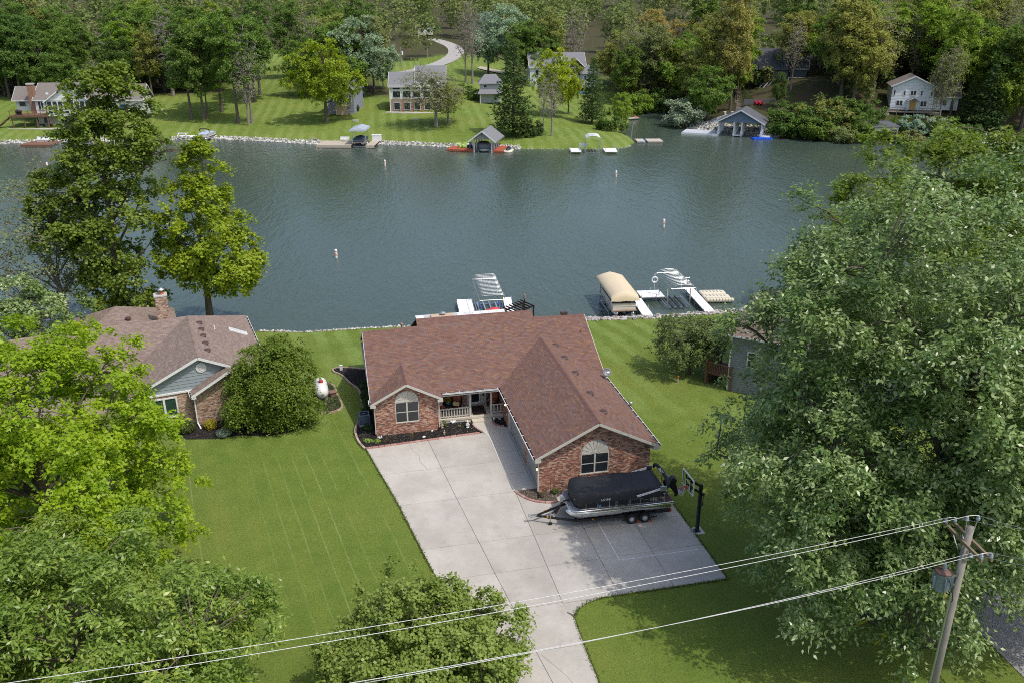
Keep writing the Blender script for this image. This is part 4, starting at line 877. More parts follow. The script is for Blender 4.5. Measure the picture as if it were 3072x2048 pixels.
# ---------------------------------------------------------------- pontoon boat on its trailer
BM_ = Matrix.Translation(hl(.55, -3.12, 0)) @ Matrix.Rotation(HYAW-radians(1.9), 4, 'Z')   # x: bow to stern, y: away from camera
CHROME = M('polished_aluminium', (.83,.84,.85), .16, 1, var=.05); CANVAS = M('black_canvas', (.016,.017,.022), .62, var=.25, scale=1.5, bump=.15, bscale=12); VINYL = M('black_hull_panel', (.01,.011,.014), .25, var=.15)
RAILM = M('satin_rail', (.6,.61,.63), .28, 1, var=.05); DECKG = M('grey_deck_vinyl', (.2,.2,.225), .7, var=.1); PRINT = M('silver_print', (.62,.63,.65), .45)
def pontoon_boat(label, m, near=True, cover=None, parts=True, L=6.4, W=2.5, group=None):
    pass
boat = thing('pontoon_boat', 'black covered pontoon boat on a trailer in front of the garage', 'boat', m=BM_)
L, W, ZP, RP, ZD = 6.35, 2.46, .93, .325, 1.30
for sy in (-1, 1):
    p = MB(); cy = sy*.82; prof = []
    n = 20; vs = []; fs = []
    st = [(0.05, .03, .24), (.12, .1, .2), (.3, .2, .11), (.6, .28, .04), (1.0, .32, .0), (1.4, RP, 0), (L, RP, 0), (L+.02, RP*.6, 0)]
    for x, r, dz in st:
        for j in range(n): a = 2*pi*j/n; vs.append((x, cy+r*cos(a), ZP+dz+r*sin(a)))
    for i in range(len(st)-1):
        for j in range(n): fs.append((i*n+j, (i+1)*n+j, (i+1)*n+(j+1) % n, i*n+(j+1) % n))
    fs += [tuple(range(n)), tuple((len(st)-1)*n+j for j in range(n))[::-1]]
    po = p.add(vs, fs).build('pontoon', CHROME, boat, True)
    MB().box((.9, cy-.06, ZP+RP-.02), (L-.1, cy+.06, ZD-.06)).build('riser', ALU, boat)
    sp = MB().lathe([(RP+.004, 1.36), (RP+.004, 1.40)], (0, cy, ZP), 20, 'X'); sp.build('weld_seam', ALU, po)
def outline(x0, x1, w, r, n=6):                       # rounded-bow deck outline, counter-clockwise
    pts = [(x1, w), (x0+r, w)]
    pts += [(x0+r-r*sin(t), w-r+r*cos(t)) for t in np.linspace(.15, pi/2, n)]
    q = [(x, -y) for x, y in pts][::-1]; return pts+q
def ring(mb, x0, x1, w, r, z, rad, stern=True):
    o = outline(x0, x1, w, r); pts = [(x, y, z) for x, y in o]
    mb.tube(pts+([pts[0]] if stern else []), rad, 8)
dk = MB().prism(outline(.28, L+.05, W/2, .55), ZD-.06, ZD); dk.build('deck', DECKG, boat)
rb = MB()
for z, r in ((ZD-.03, .05), (ZD-.13, .035)): ring(rb, .26, L+.06, W/2+.01, .56, z, r)
rb.build('rub_rail', CHROME, boat, True)
MB().box((5.95, -W/2+.02, ZD+.001), (L+.04, W/2-.02, ZD+.012)).build('stern_deck', M('maroon_deck_vinyl', (.1,.045,.05), .8), boat)
fz0, fz1 = ZD+.03, ZD+.56; fo = outline(.55, 5.9, W/2-.1, .55)
pn = MB()
for i in range(len(fo)):
    a, b = fo[i], fo[(i+1) % len(fo)]; pn.add([(a[0],a[1],fz0), (b[0],b[1],fz0), (b[0],b[1],fz1-.05), (a[0],a[1],fz1-.05)], [(0,1,2,3)])
pn.build('fence_panel', VINYL, boat)
rl = MB(); ring(rl, .53, 5.92, W/2-.085, .56, fz1-.03, .02); ring(rl, .53, 5.92, W/2-.085, .56, fz0+.01, .016); rl.build('rail', RAILM, boat, True)
for sy in (-1, 1):
    yy = sy*(W/2-.078)
    for x in (1.15, 1.85, 2.55, 2.93, 3.0, 3.72, 3.79, 4.4, 5.2, 5.85): MB().box((x-.014, yy-.014, fz0), (x+.014, yy+.014, fz1-.02)).build('fence_post', RAILM, boat)
    MB().tube([(3.8, yy+sy*.012, fz1-.16), (4.5, yy+sy*.012, fz1-.2), (5.2, yy+sy*.012, fz0+.12), (5.9, yy+sy*.012, fz0+.1)], .014, 6).build('swoosh_rail', RAILM, boat)
    for k in range(3): MB().tube([(5.0, yy+sy*.01, fz0+.16+.07*k), (5.88, yy+sy*.01, fz0+.2+.07*k)], .011, 5).build('stern_rail', RAILM, boat)
# playpen cover: sagging canvas dome over seat backs
cn, cm = 44, 22; cv = []; rs = random.Random(9)
bump_ = [(1.2, .6, .12), (1.4, -.7, .1), (3.4, .6, .1), (3.6, -.7, .07), (5.0, .7, .08), (5.2, -.6, .09), (2.4, .0, .06)]
for i in range(cn+1):
    for j in range(cm+1):
        u, v = i/cn, j/cm*2-1; x = .5+u*5.5
        r_ = .55; inx = min(1, max(0, (x-.5)/r_)); half = (W/2-.07)-(r_-sqrt(max(0, r_*r_-(r_*(1-inx))**2)))*1.0
        inx2 = min(1, max(0, (6.0-x)/.3)); half -= (.2-sqrt(max(0, .04-(.2*(1-inx2))**2)))
        y = v*half; edge = min(1-abs(v), u*2.0, (1-u)*2.4); h = 1-math.exp(-max(edge, 0)*16)
        z = fz1+.02+h*.32+.08*h*(1-v*v)+sum(b_*math.exp(-((x-bx_)**2+(y-by_)**2)/.18) for bx_, by_, b_ in bump_)*h*.7+rs.uniform(-.004, .004)
        z -= .03*h*sin(x*2.1+y)*cos(y*3)
        cv.append((x, y, z))
cf = [(i*(cm+1)+j, (i+1)*(cm+1)+j, (i+1)*(cm+1)+j+1, i*(cm+1)+j+1) for i in range(cn) for j in range(cm)]
n0 = len(cv); loop = [(i, 0) for i in range(cn+1)]+[(cn, j) for j in range(1, cm+1)]+[(i, cm) for i in range(cn-1, -1, -1)]+[(0, j) for j in range(cm-1, 0, -1)]
for i, j in loop: x, y, z = cv[i*(cm+1)+j]; cv.append((x*1.002-.006, y*1.02, fz1-.16))
for k in range(len(loop)):
    a = loop[k]; b = loop[(k+1) % len(loop)]; cf.append((a[0]*(cm+1)+a[1], n0+k, n0+(k+1) % len(loop), b[0]*(cm+1)+b[1]))
cov = MB().add(cv, cf).build('canvas_cover', CANVAS, boat, True)
sd_ = -(W/2-.055)
side = Matrix.Rotation(pi/2, 4, 'X')
textobj('LOWE', .2, PRINT, Matrix.Translation((2.0, sd_*1.012-.012, fz1-.05)) @ side, cov, .003, .25)
textobj('LOWE', .2, PRINT, Matrix.Translation((3.86, -(W/2-.108)-.004, fz0+.07)) @ side, boat, .003, .25)
textobj('IN 4204 DY', .12, PRINT, Matrix.Translation((1.18, -(W/2-.108)-.004, fz0+.03)) @ side, boat, .003)
textobj('SF214', .06, PRINT, Matrix.Translation((1.42, -(W/2-.108)-.004, fz0+.34)) @ side, boat, .002)
MB().box((1.9, -(W/2-.1)-.006, fz0+.08), (2.06, -(W/2-.1)+.002, fz0+.2)).build('blue_decal', M('blue_decal', (.05,.25,.6), .4), boat)
# folded bimini
bim = thing('bimini', '', ''); del bim['label'], bim['category']; bim.parent = boat
arch = []
for t in np.linspace(0, 1, 15):
    a = pi*t; arch.append((6.0+.12*sin(a), -1.2*math.copysign(abs(cos(a))**.45, cos(a)), fz1+.35+.34*sin(a)**.6))
MB().tube(arch, [.07]+[.105]*13+[.07], 10).build('boot', CANVAS, bim, True)
for sy in (-1, 1):
    for k, (z0, z1_) in enumerate(((fz1+.06, fz1+.52), (fz1+.02, fz1+.46), (fz1-.04, fz1+.4))):
        MB().tube([(4.15+.03*k, sy*1.2, z0), (5.1, sy*1.22, (z0+z1_)/2+.0), (6.0, sy*1.2, z1_)], .017, 6).build('frame_tube', RAILM, bim)
    MB().box((5.55, sy*1.2-.03, fz1+.2), (5.9, sy*1.2+.03, fz1+.5)).build('hinge_bundle', RAILM, bim)
textobj('LOWE', .2, PRINT, Matrix.Translation((6.06, -.3, fz1+.845)) @ Matrix.Rotation(radians(90), 4, 'Z') @ Matrix.Rotation(radians(-20), 4, 'X') @ Matrix.Scale(1, 4), bim, .003, .2)
# tow bar and outboard
MB().tube([(6.35, -.45, ZD), (6.2, -.42, 2.15), (6.45, -.25, 2.3), (6.45, .25, 2.3), (6.2, .42, 2.15), (6.35, .45, ZD)], .02, 7).build('tow_bar', RAILM, boat)
om = thing('outboard_motor', '', ''); del om['label'], om['category']; om.parent = boat; om.location = (6.62, 0, 1.35); om.rotation_euler = (0, radians(-32), 0)
COWL = M('motor_black', (.012,.013,.018), .22, var=.1)
blob((.28,0,.45), (.42,.24,.27), 16, 8, 3.2).build('cowling', COWL, om, True); MB().prismY([(.05,.25), (.5,.25), (.42,-.5), (.15,-.5)], -.09, .09).build('midsection', COWL, om, bevel=.02)
blob((.34,0,-.62), (.36,.09,.1), 12, 6).build('gearcase', COWL, om, True); MB().box((.1,-.14,-.46), (.72,.14,-.43)).build('cavitation_plate', COWL, om)
pr_ = MB()
for k in range(3): a = k*2.094; pr_.add([(.72, .03*cos(a), -.62+.03*sin(a)), (.7, .17*cos(a-.4), -.62+.17*sin(a-.4)), (.76, .17*cos(a+.4), -.62+.17*sin(a+.4))], [(0,1,2)])
pr_.lathe([(.04,.66), (.045,.78), (.02,.82)], (0,0,-.62), 10, 'X'); pr_.build('propeller', ALU, om)
# ---- trailer
tr_ = thing('boat_trailer', 'black tandem-axle trailer under the pontoon boat', 'trailer', m=BM_)
TB = M('trailer_black', (.016,.017,.02), .35, var=.2)
f = MB()
for sy in (-1, 1): f.bar((.6, sy*.95, .5), (6.4, sy*.95, .5), .08, .13); f.bar((.6, sy*.95, .5), (-.9, sy*.28, .5), .08, .13); f.bar((-.9, sy*.28, .5), (-1.5, 0, .5), .07, .11)
for x in (.7, 1.9, 3.2, 4.4, 5.5, 6.3): f.bar((x, -.95, .44), (x, .95, .44), .07, .09)
f.build('frame', TB, tr_)
for sy in (-1, 1):
    MB().box((1.2, sy*.82-.07, .56), (6.2, sy*.82+.07, .61)).build('bunk', M('bunk_carpet', (.03,.03,.035), .95), tr_)
    for x in (4.05, 4.85):
        w_ = thing('wheel', '', ''); del w_['label'], w_['category']; w_.parent = tr_; w_.location = (x-.1, sy*1.13, .325)
        MB().lathe([(.2,-.1), (.29,-.1), (.32,-.06), (.325,0), (.32,.06), (.29,.1), (.2,.1)], (0,0,0), 24, 'Y', False).build('tyre', M('tyre_rubber', (.014,.014,.015), .85), w_, True)
        rim = MB(); rim.lathe([(.195,-.085), (.205,-.05), (.205,.05), (.195,.085)], (0,0,0), 20, 'Y', False); rim.lathe([(.19,-.055), (.12,-.07), (.05,-.085), (.0,-.088)], (0,0,0), 16, 'Y'); rim.lathe([(.19,.055), (.12,.07), (.05,.085), (.0,.088)], (0,0,0), 16, 'Y'); r_o = rim.build('rim', M('grey_wheel', (.55,.56,.58), .4), w_, True)
        for k in range(6):
            a = k*pi/3; MB().lathe([(.028,-.0885), (.028,-.074)], (.125*cos(a), 0, .125*sin(a)), 8, 'Y').build('rim_hole', BLACK, r_o)
    MB().bar((3.4, sy*1.13, .3), (5.5, sy*1.13, .3), .05, .05).build('axle_beam', TB, tr_)
    MB().box((6.3, sy*1.0-.06, .5), (6.42, sy*1.0+.06, .62)).build('tail_light', M('red_lens', (.4,.01,.01), .3), tr_)
    MB().box((1.6, sy*1.02-.02, .48), (1.68, sy*1.02+.02, .54)).build('marker_light', M('amber_lens', (.8,.3,.0), .3), tr_)
    MB().box((-.95, sy*.34-.02, .5), (-.85, sy*.34+.02, .58)).build('marker_light', M('amber_lens'), tr_)
cp = MB().box((-1.95,-.05,.5), (-1.45,.05,.58)); cp.lathe([(.07,.5), (.07,.6), (.03,.62)], (-1.92,0,0), 12); cp.build('coupler', GALV, tr_)
MB().tube([(-1.9,.02,.45), (-1.7,.08,.3), (-1.5,.02,.44)], .012, 5).build('safety_chain', GALV, tr_)
ws = MB(); ws.bar((-.35,0,.5), (.1,0,1.35), .09, .09); ws.bar((.1,0,1.3), (.45,0,1.32), .07, .07); ws.bar((-.55,0,.5), (-.1,0,1.0), .06); ws.build('winch_stand', TB, tr_); MB().lathe([(.1,-.06), (.1,.06)], (.0,0,1.4), 14, 'Y').build('winch', GALV, tr_); MB().lathe([(.05,-.12), (.07,0), (.05,.12)], (.42,0,1.32), 10, 'Y').build('bow_stop', BLACK, tr_)
jk = MB().tube([(-.75,-.42,.16), (-.75,-.42,.95)], .035, 8); jk.tube([(-.75,-.42,.95), (-.62,-.46,.97)], .015, 6); jk.build('jack', GALV, tr_)
MB().lathe([(.02,-.05), (.11,-.05), (.12,0), (.11,.05), (.02,.05)], (-.75,-.42,.12), 14, 'Y').build('jack_wheel', BLACK, tr_)
for dx in (-.38, .32):
    ck = MB().box((-.12,-.1,0), (.12,.1,.12)).build('wheel_chock', M('brick_chock', (.3,.1,.06), .9)); ck.matrix_world = BM_ @ Matrix.Translation((4.75+dx, -1.13, .045)); tag(ck, 'red brick chock '+('ahead of' if dx < 0 else 'behind')+' the rear trailer tyre', 'wheel chock')
# ---------------------------------------------------------------- neighbour house on the left
NYAW = radians(24); NO = at(150+735/1.906, 850+820/1.906); NM = Matrix.Translation(NO) @ Matrix.Rotation(NYAW, 4, 'Z'); NMI = NM.inverted()
def nl(x, y, z=0): return NM @ Vector((x, y, z))
SHN = island('taupe_shingle', [(0, (.235,.178,.15)), (.35, (.26,.198,.168)), (.6, (.212,.16,.136)), (.85, (.285,.218,.186))], .93, .06, .5, 160)
nh = thing('tan_brick_house', 'tan brick house with taupe roof, grey gable and brick chimney', 'house', m=NM)
nr = thing('roof', '', ''); del nr['label'], nr['category']; nr.parent = nh
nE = 2.75; RX, XL, XR, Y0, YR = 1.95, -2.95, 6.85, .0, 9.0; RZ = nE+(RX-XL)*.48; q48 = sqrt(1+.48**2)
wv_ = [(x, y) for x, y in ((0, 0),)]
near_ = lambda p: (NM @ p-Vector((0,0,CAM_H))).length
hw = (RX-XL)*q48
# front wing: right slope, left slope; left wing front slope; rear hip
shingles(nr, (XR, Y0, nE), (0,1,0), (-1,0,.48), [(0, 0), (14, 0), (14-4.9, hw), (0, hw)], SHN, singles=150, near=near_)
VY = YR-(RX-XL)                                       # eave height of the left wing front slope
shingles(nr, (XL, Y0, nE), (0,1,0), (1,0,.48), [(0, 0), (VY, 0), (YR, hw), (0, hw)], SHN, singles=150, near=near_)
LWX = -15.
shingles(nr, (LWX, VY, nE), (1,0,0), (0,1,.48), [(0, 0), (XL-LWX, 0), (RX-LWX, hw), (0, hw)], SHN)
shingles(nr, (XR, YR+5, nE), (-1,0,0), (0,-1,.48), [(0, 0), (4.9, hw), (4.9, hw), (9.8, 0)], SHN)
dk = MB(); o_ = .012
slab(dk, [(XR,Y0,nE-o_), (XR,14,nE-o_), (RX,YR,RZ-o_), (RX,Y0,RZ-o_)]); slab(dk, [(XL,Y0,nE-o_), (RX,Y0,RZ-o_), (RX,YR,RZ-o_), (XL,VY,nE-o_)]); slab(dk, [(LWX,VY,nE-o_), (XL,VY,nE-o_), (RX,YR,RZ-o_), (LWX,YR,RZ-o_)]); slab(dk, [(LWX,YR,RZ-o_), (RX,YR,RZ-o_), (XR,14,nE-o_), (LWX,14,nE-o_)])
hx, hy, hz = -3.2, 14.6, 4.85
hp = [(hx-4.5, hy-4.5), (hx+4.5, hy-4.5), (hx+4.5, hy+4.5), (hx-4.5, hy+4.5)]
for i in range(4):
    a, b = hp[i], hp[(i+1) % 4]; slab(dk, [(*a, 2.6), (*b, 2.6), (hx, hy, hz-o_)])
dk.build('roof_deck', DECKM, nr)
qh = sqrt(1+((hz-2.6)/4.5)**2); 
for i in range(4):
    a, b = Vector((*hp[i], 2.6)), Vector((*hp[(i+1) % 4], 2.6)); U = (b-a).normalized(); m_ = (a+b)/2; V = (Vector((hx,hy,hz))-m_)
    shingles(nr, a, U, V, [(0,0), (9,0), (4.5, V.length)], SHN)
ridge_caps(nr, (RX,Y0,RZ), (RX,YR,RZ), SHN); ridge_caps(nr, (LWX,YR,RZ), (RX,YR,RZ), SHN)
N48 = Vector((.48,0,1)).normalized(); V48 = Vector((-1,0,.48)).normalized()
for y in (1.9, 3.4, 5.0, 6.5, 8.0): roof_vent(nr, (2.75, y, nE+(XR-2.75)*.48), (0,1,0), V48, N48, VENT)
for k in (.9, 1.9): roof_vent(nr, (hx+.8, hy-k-.6, hz-(k+.6)*.478), (0,1,0), Vector((-1,0,.3)).normalized(), Vector((.3,-.4,1)).normalized(), VENT)
sk = MB(); sm = Matrix.Translation((5.6, 8.6, nE+(XR-5.6)*.48)) @ Matrix.Rotation(math.atan(.48), 4, 'Y'); sk.m = sm; sk.box((-.75,-.32,0), (.75,.32,.1)); s_ = sk.build('skylight', WHITE, nr); g_ = MB(); g_.m = sm; g_.box((-.66,-.24,.1), (.66,.24,.112)); g_.build('pane', M('skylight_dome', (.6,.62,.63), .25), s_)
MB().tube([(3.8, 7.6, 4.0), (3.8, 7.6, 4.55)], .05, 8).build('vent_pipe', WHITE, nr)
tr = MB(); w_ = .17
tr.bar((XL, -.03, nE-.1), (RX, -.03, RZ-.1), .05, w_); tr.bar((RX, -.03, RZ-.1), (XR, -.03, nE-.1), .05, w_)
# lower brick gable in front of the right half
GL, GRt = 1.15, 6.6; GC = (GL+GRt)/2; GE = 2.55; GP_ = GE+(GC-GL)*.55; yq = -.75
qg = sqrt(1+.55**2)
dk2 = MB(); slab(dk2, [(GL,yq,GE-o_), (GC,yq,GP_-o_), (GC,1.2,GP_-o_), (GL,1.2,GE-o_)], .08); slab(dk2, [(GC,yq,GP_-o_), (GRt,yq,GE-o_), (GRt,1.2,GE-o_), (GC,1.2,GP_-o_)], .08); dk2.build('roof_deck', DECKM, nr)
shingles(nr, (GL,yq,GE), (0,1,0), (1,0,.55), [(0,0), (1.0,0), (1.0,(GC-GL)*qg), (0,(GC-GL)*qg)], SHN); shingles(nr, (GRt,yq,GE), (0,1,0), (-1,0,.55), [(0,0), (1.0,0), (1.0,(GC-GL)*qg), (0,(GC-GL)*qg)], SHN)
tr.bar((GL, yq-.03, GE-.1), (GC, yq-.03, GP_-.1), .05, w_); tr.bar((GC, yq-.03, GP_-.1), (GRt, yq-.03, GE-.1), .05, w_); tr.box((GL-.02, yq-.03, GE-.26), (GL+.3, yq+.35, GE-.1)); tr.box((-2.5, .22, 2.5), (1.5, .33, 2.62)); tr.build('trim_board', WHITE, nh)
gutter(nh, (GL, yq, GE), (GL, .25, GE), (-1,0,0), .4); gutter(nh, (XR, 1.2, nE), (XR, 13.9, nE), (1,0,0), .8)
d2 = MB().bar((1.32, -.32, 2.35), (1.32, -.32, .2), .09, .07); d2.bar((1.32, -.32, .2), (1.45, -1.0, .06), .09, .07); d2.build('downspout', WHITE, nh)
topL = lambda z: (XL+(z-nE+.22)/.48, XR-(z-nE+.22)/.48)
bricks('front_wall', nh, (0,.3,0), (1,0,0), (0,-1,0), 0, 2.5, lambda z: [(-2.5, -1.55), (.2, 1.3)] if .8 < z < 2.3 else [(-2.5, 1.3)], BRICK_TAN, seed=11)
gtop = lambda z: (GL+(z-GE+.2)/.55, GRt-(z-GE+.2)/.55) if z > GE-.2 else None
bricks('gable_wall', nh, (0,-.25,0), (1,0,0), (0,-1,0), 0, GP_-.2, arch_iv(1.35, 6.4, 3.95, 5.55, .85, 2.05, gtop), BRICK_TAN, seed=12)
bricks('gable_return_wall', nh, (1.35,-.25,0), (0,1,0), (-1,0,0), 0, 2.4, lambda z: [(0, .55)], BRICK_TAN, seed=13)
mb_ = MB().box((-2.5, .45, 0), (6.4, 13.6, 2.7)); mb_.box((-14.6, VY+.5, 0), (-2.5, 13.6, 2.7)); mb_.build('house_core', M('beige_core', (.45,.38,.32), .9), nh)
mb_ = MB().prismY([(XL+.5, 2.5), (XR-.5, 2.5), (RX, RZ-.12)], .36, .44).build('gable_backing', M('blue_grey_siding_back', (.2,.235,.26), .7), nh)
SID = M('blue_grey_siding', (.29,.335,.36), .6, var=.06, scale=2)
z = 2.62; rs = random.Random(4)
while z < RZ-.35:
    a, b = topL(z+.12); a2, b2 = topL(z+.27); wob = [rs.uniform(-.02, .02) for _ in range(13)]
    if a2 >= b2: a2 = b2 = (a+b)/2
    n = 12; vs = []; 
    for i in range(n+1):
        t_ = i/n; xb, xt = a+(b-a)*t_, a2+(b2-a2)*t_; vs += [(xb, .315, z+wob[i]), (xt, .345, z+.26)]
    vb = [(x, .355, zz) for x, y, zz in vs]; fs = []
    for i in range(n): fs += [(2*i, 2*i+2, 2*i+3, 2*i+1), (2*i, 2*n+2+2*i, 2*n+4+2*i, 2*i+2)]
    MB().add(vs+vb, fs).build('siding_board', SID, nh); z += .25
gv = MB().lathe([(.38,0), (.38,-.05), (.30,-.06), (.30,-.02)], (RX+.15, .32, RZ-.95), 8, 'Y').build('gable_vent', WHITE, nh)
for k in range(6): zz = RZ-.95-.24+k*.09; hw_ = sqrt(max(.01, .09-(zz-RZ+.95)**2)); MB().box((RX+.15-hw_, .26, zz), (RX+.15+hw_, .3, zz+.03)).build('slat', WHITE, gv)
def white_window(par, x0, x1, z0, z1, y, arch=False, n=2):
    wn = thing('window', '', ''); del wn['label'], wn['category']; wn.parent = par; f = MB(); e = .1
    f.box((x0, y-.06, z0), (x0+e, y+.05, z1)); f.box((x1-e, y-.06, z0), (x1, y+.05, z1)); f.box((x0+e, y-.06, z0), (x1-e, y+.05, z0+e)); f.box((x0+e, y-.06, z1-e), (x1-e, y+.05, z1))
    for k in range(1, n): xm = x0+(x1-x0)*k/n; f.box((xm-.07, y-.055, z0+e), (xm+.07, y+.05, z1-e))
    f.box((x0-.05, y-.1, z0-.05), (x1+.05, y+.02, z0))
    if arch:
        r = (x1-x0)/2; c = (x0+x1)/2; A = np.linspace(0, pi, 19)
        for a, b in zip(A[:-1], A[1:]): f.prismY([(c+cos(t)*rr, z1+sin(t)*rr) for t, rr in ((a, r), (b, r), (b, r-.09), (a, r-.09))], y-.06, y+.05)
        f.build('frame', WHITE, wn); MB().prismY([(c+cos(t)*(r-.08), z1+sin(t)*(r-.08)) for t in A][::-1], y+.01, y+.03).build('pane', GG, wn)
    else: f.build('frame', WHITE, wn)
    for k in range(n): a, b = x0+(x1-x0)*k/n, x0+(x1-x0)*(k+1)/n; MB().box((a+.07, y+.0, z0+e), (b-.07, y+.02, z1-e)).build('pane', GG, wn)
GG = glassmat('green_glass', (.02,.055,.045)); white_window(nh, -1.55, .2, .8, 2.3, .28); white_window(nh, 3.95, 5.55, .85, 2.05, -.26, True)
# chimney
cx_, cy_ = .3, 13.2; cw = .47
for nm, org, U, N in (('chimney_face', (cx_-cw, cy_-.45, 0), (1,0,0), (0,-1,0)), ('chimney_side', (cx_+cw, cy_-.45, 0), (0,1,0), (1,0,0)), ('chimney_side', (cx_-cw, cy_-.45, 0), (0,1,0), (-1,0,0))):
    ln = .94 if U[0] else .9; bricks(nm, nh, org, U, N, 2.0, 5.75, lambda z, ln=ln: [(0, ln)], BRICK_TAN, seed=14)
MB().box((cx_-cw-.05, cy_-.5, 5.75), (cx_+cw+.05, cy_+.5, 5.85)).build('chimney_crown', CONC, nh)
fl = MB().lathe([(.18,5.85), (.18,6.12)], (cx_+.1, cy_, 0), 12).build('flue', M('terracotta', (.5,.17,.07), .8), nh); MB().lathe([(.12,6.12), (.12,6.24), (.34,6.26), (.2,6.38), (.02,6.46)], (cx_+.1, cy_, 0), 12).build('cap', GALV, fl)
# its planting bed, shrubs, edging
def npx(*ps): return [(NMI @ at(*p)).xy[:] for p in ps]
bed(npx((525,1300), (560,1317), (640,1316), (720,1305), (800,1308), (880,1292), (915,1270), (905,1240), (800,1235), (705,1252), (540,1285)), NM, 'black mulch bed in front of the tan brick house', MULCH, CHIP, 2600, seed=7)
def dome_bush(nm, label, px, r, h, mat, n, size, seed):
    p = at(*px); t_ = thing(nm, label, 'bush', p); V, Fq = leafmass(n, (0,0,h*.5), (r,r,h*.55), size, seed, .3); npmesh('leaves', V, Fq, mat, t_)
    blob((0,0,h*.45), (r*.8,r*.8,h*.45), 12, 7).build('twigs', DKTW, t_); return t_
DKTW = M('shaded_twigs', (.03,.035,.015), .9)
dome_bush('boxwood_bush', 'clipped round green bush left of the white downspout', (561,1296), .62, .85, foliage_simple('boxwood_leaves', [(.06,.1,.025), (.1,.15,.03), (.13,.17,.04)]), 2600, .045, 40)
dome_bush('golden_bush', 'small bright yellow bush right of the white downspout', (633,1286), .45, .75, foliage_simple('golden_leaves', [(.4,.34,.03), (.55,.46,.04), (.3,.3,.04)]), 1700, .05, 41)
dome_bush('silver_bush', 'low silvery green bush at the mulch edge', (672,1306), .55, .5, foliage_simple('silver_leaves', [(.25,.33,.24), (.38,.45,.36), (.16,.24,.15)]), 1700, .05, 42)
# propane tank and its island bed
tk = thing('propane_tank', 'white propane tank on the ground-cover island bed', 'propane tank', at(968,1196), NYAW-radians(8))
tm = MB(); prof = [(.0,-1.15), (.2,-1.12), (.38,-1.0), (.47,-.8), (.5,-.5), (.5,.9), (.46,1.15), (.33,1.35), (.1,1.45), (.0,1.46)]; tm.lathe(prof, (0,.5,.66), 22, 'Y'); tm.build('tank', WHITE, tk, True)
MB().lathe([(.16,1.12), (.17,1.3), (.08,1.36)], (0,.6,0), 12).build('valve_dome', M('red_cap', (.45,.03,.03), .5), tk)
for y in (-.2, 1.3): MB().box((-.35, y-.08, 0), (.35, y+.08, .25)).build('leg', CONC, tk)
ip = [Z4(*p) for p in ((-220,1100), (-100,930), (60,880), (205,915), (285,990), (295,1085), (350,1180), (412,1300), (398,1365), (300,1412), (140,1440), (-60,1430), (-200,1330))]
ipw = [at(*p).xy[:] for p in ip]; I4 = Matrix.Identity(4)
edging('buff curb around the propane tank island', ipw+[ipw[0]], I4, BUFF, .17, .11, .4)
ib = bed(ipw, I4, 'island bed around the propane tank', MULCHB, CHIPB, 900, seed=8)
gcv = [p for p in np.random.default_rng(3).uniform((min(p[0] for p in ipw), min(p[1] for p in ipw)), (max(p[0] for p in ipw), max(p[1] for p in ipw)), (900, 2)) if inpoly(p, ipw) and (Vector((p[0], p[1]))-at(968,1185).xy).length > .75][:230]
Vs, Fs, n = [], [], 0
for k, p in enumerate(gcv): V, Fq = leafmass(14, (p[0], p[1], .12), (.16,.16,.12), .06, 900+k); Vs.append(V); Fs.append(Fq+n); n += len(V)
gc = npmesh('ground_cover', np.vstack(Vs), np.vstack(Fs), foliage_simple('ivy_leaves', [(.05,.1,.02), (.1,.17,.04), (.15,.2,.06)])); struct(gc, 'stuff', 'leafy ground cover in the propane tank island')
pt = thing('stone_planter', 'square brick-coloured planter beside the propane tank', 'planter', at(*Z4(238,1135)), NYAW); MB().box((-.22,-.2,0), (.22,.2,.38)).build('pot', M('planter_brick', (.24,.14,.1), .9, bump=.4), pt); MB().box((-.27,-.25,.38), (.27,.25,.44)).build('rim', M('planter_brick'), pt)
pd = thing('utility_pedestal', 'white utility pedestal in the curved bed behind the shrubs', 'pedestal', at(*Z4(385,662)), HYAW); MB().box((-.12,-.08,0), (.12,.08,.42)).build('cabinet', WHITE, pd, bevel=.01); MB().box((-.13,-.09,.42), (.13,.09,.47)).build('cap', WHITE, pd)
# ---------------------------------------------------------------- grey neighbour house on the right
GM = Matrix.Translation(at(2180, 1168)) @ Matrix.Rotation(radians(-28), 4, 'Z'); gh = thing('grey_house', 'grey sided two-storey house behind the big silver maple', 'house', m=GM)
GS = M('grey_lap_siding', (.2,.215,.225), .6, var=.06); GW, GD_, GZ_ = 13.0, 11.0, 4.75
MB().box((0.03,.03,0), (GW,GD_,GZ_)).build('house_core', M('grey_core', (.15,.16,.17), .8), gh)
for k in range(26):
    z = k*.182
    if z > GZ_-.1: break
    b = MB(); b.add([(0,-.02,z), (GW,-.02,z), (GW,.02,z+.18), (0,.02,z+.18), (0,.03,z), (GW,.03,z)], [(0,1,2,3), (0,4,5,1)]); b.build('siding_board', GS, gh)
    b = MB(); b.add([(-.02,0,z), (-.02,GD_,z), (.02,GD_,z+.18), (.02,0,z+.18), (.03,0,z), (.03,GD_,z)], [(0,3,2,1), (0,1,5,4)]); b.build('siding_board', GS, gh)
MB().box((-.03,-.03,0), (.07,.0,GZ_)).build('corner_board', WHITE, gh)
def plain_window(par, x0, x1, z0, z1, y, mat=WHITE, glass=GLASS):
    f = MB(); e = .07; f.box((x0, y-.04, z0), (x0+e, y, z1)); f.box((x1-e, y-.04, z0), (x1, y, z1)); f.box((x0+e, y-.04, z0), (x1-e, y, z0+e)); f.box((x0+e, y-.04, z1-e), (x1-e, y, z1)); f.box((x0+e, y-.035, (z0+z1)/2-.03), (x1-e, y, (z0+z1)/2+.03))
    o = f.build('window', mat, par); MB().box((x0+e, y-.02, z0+e), (x1-e, y-.01, z1-e)).build('pane', glass, o); return o
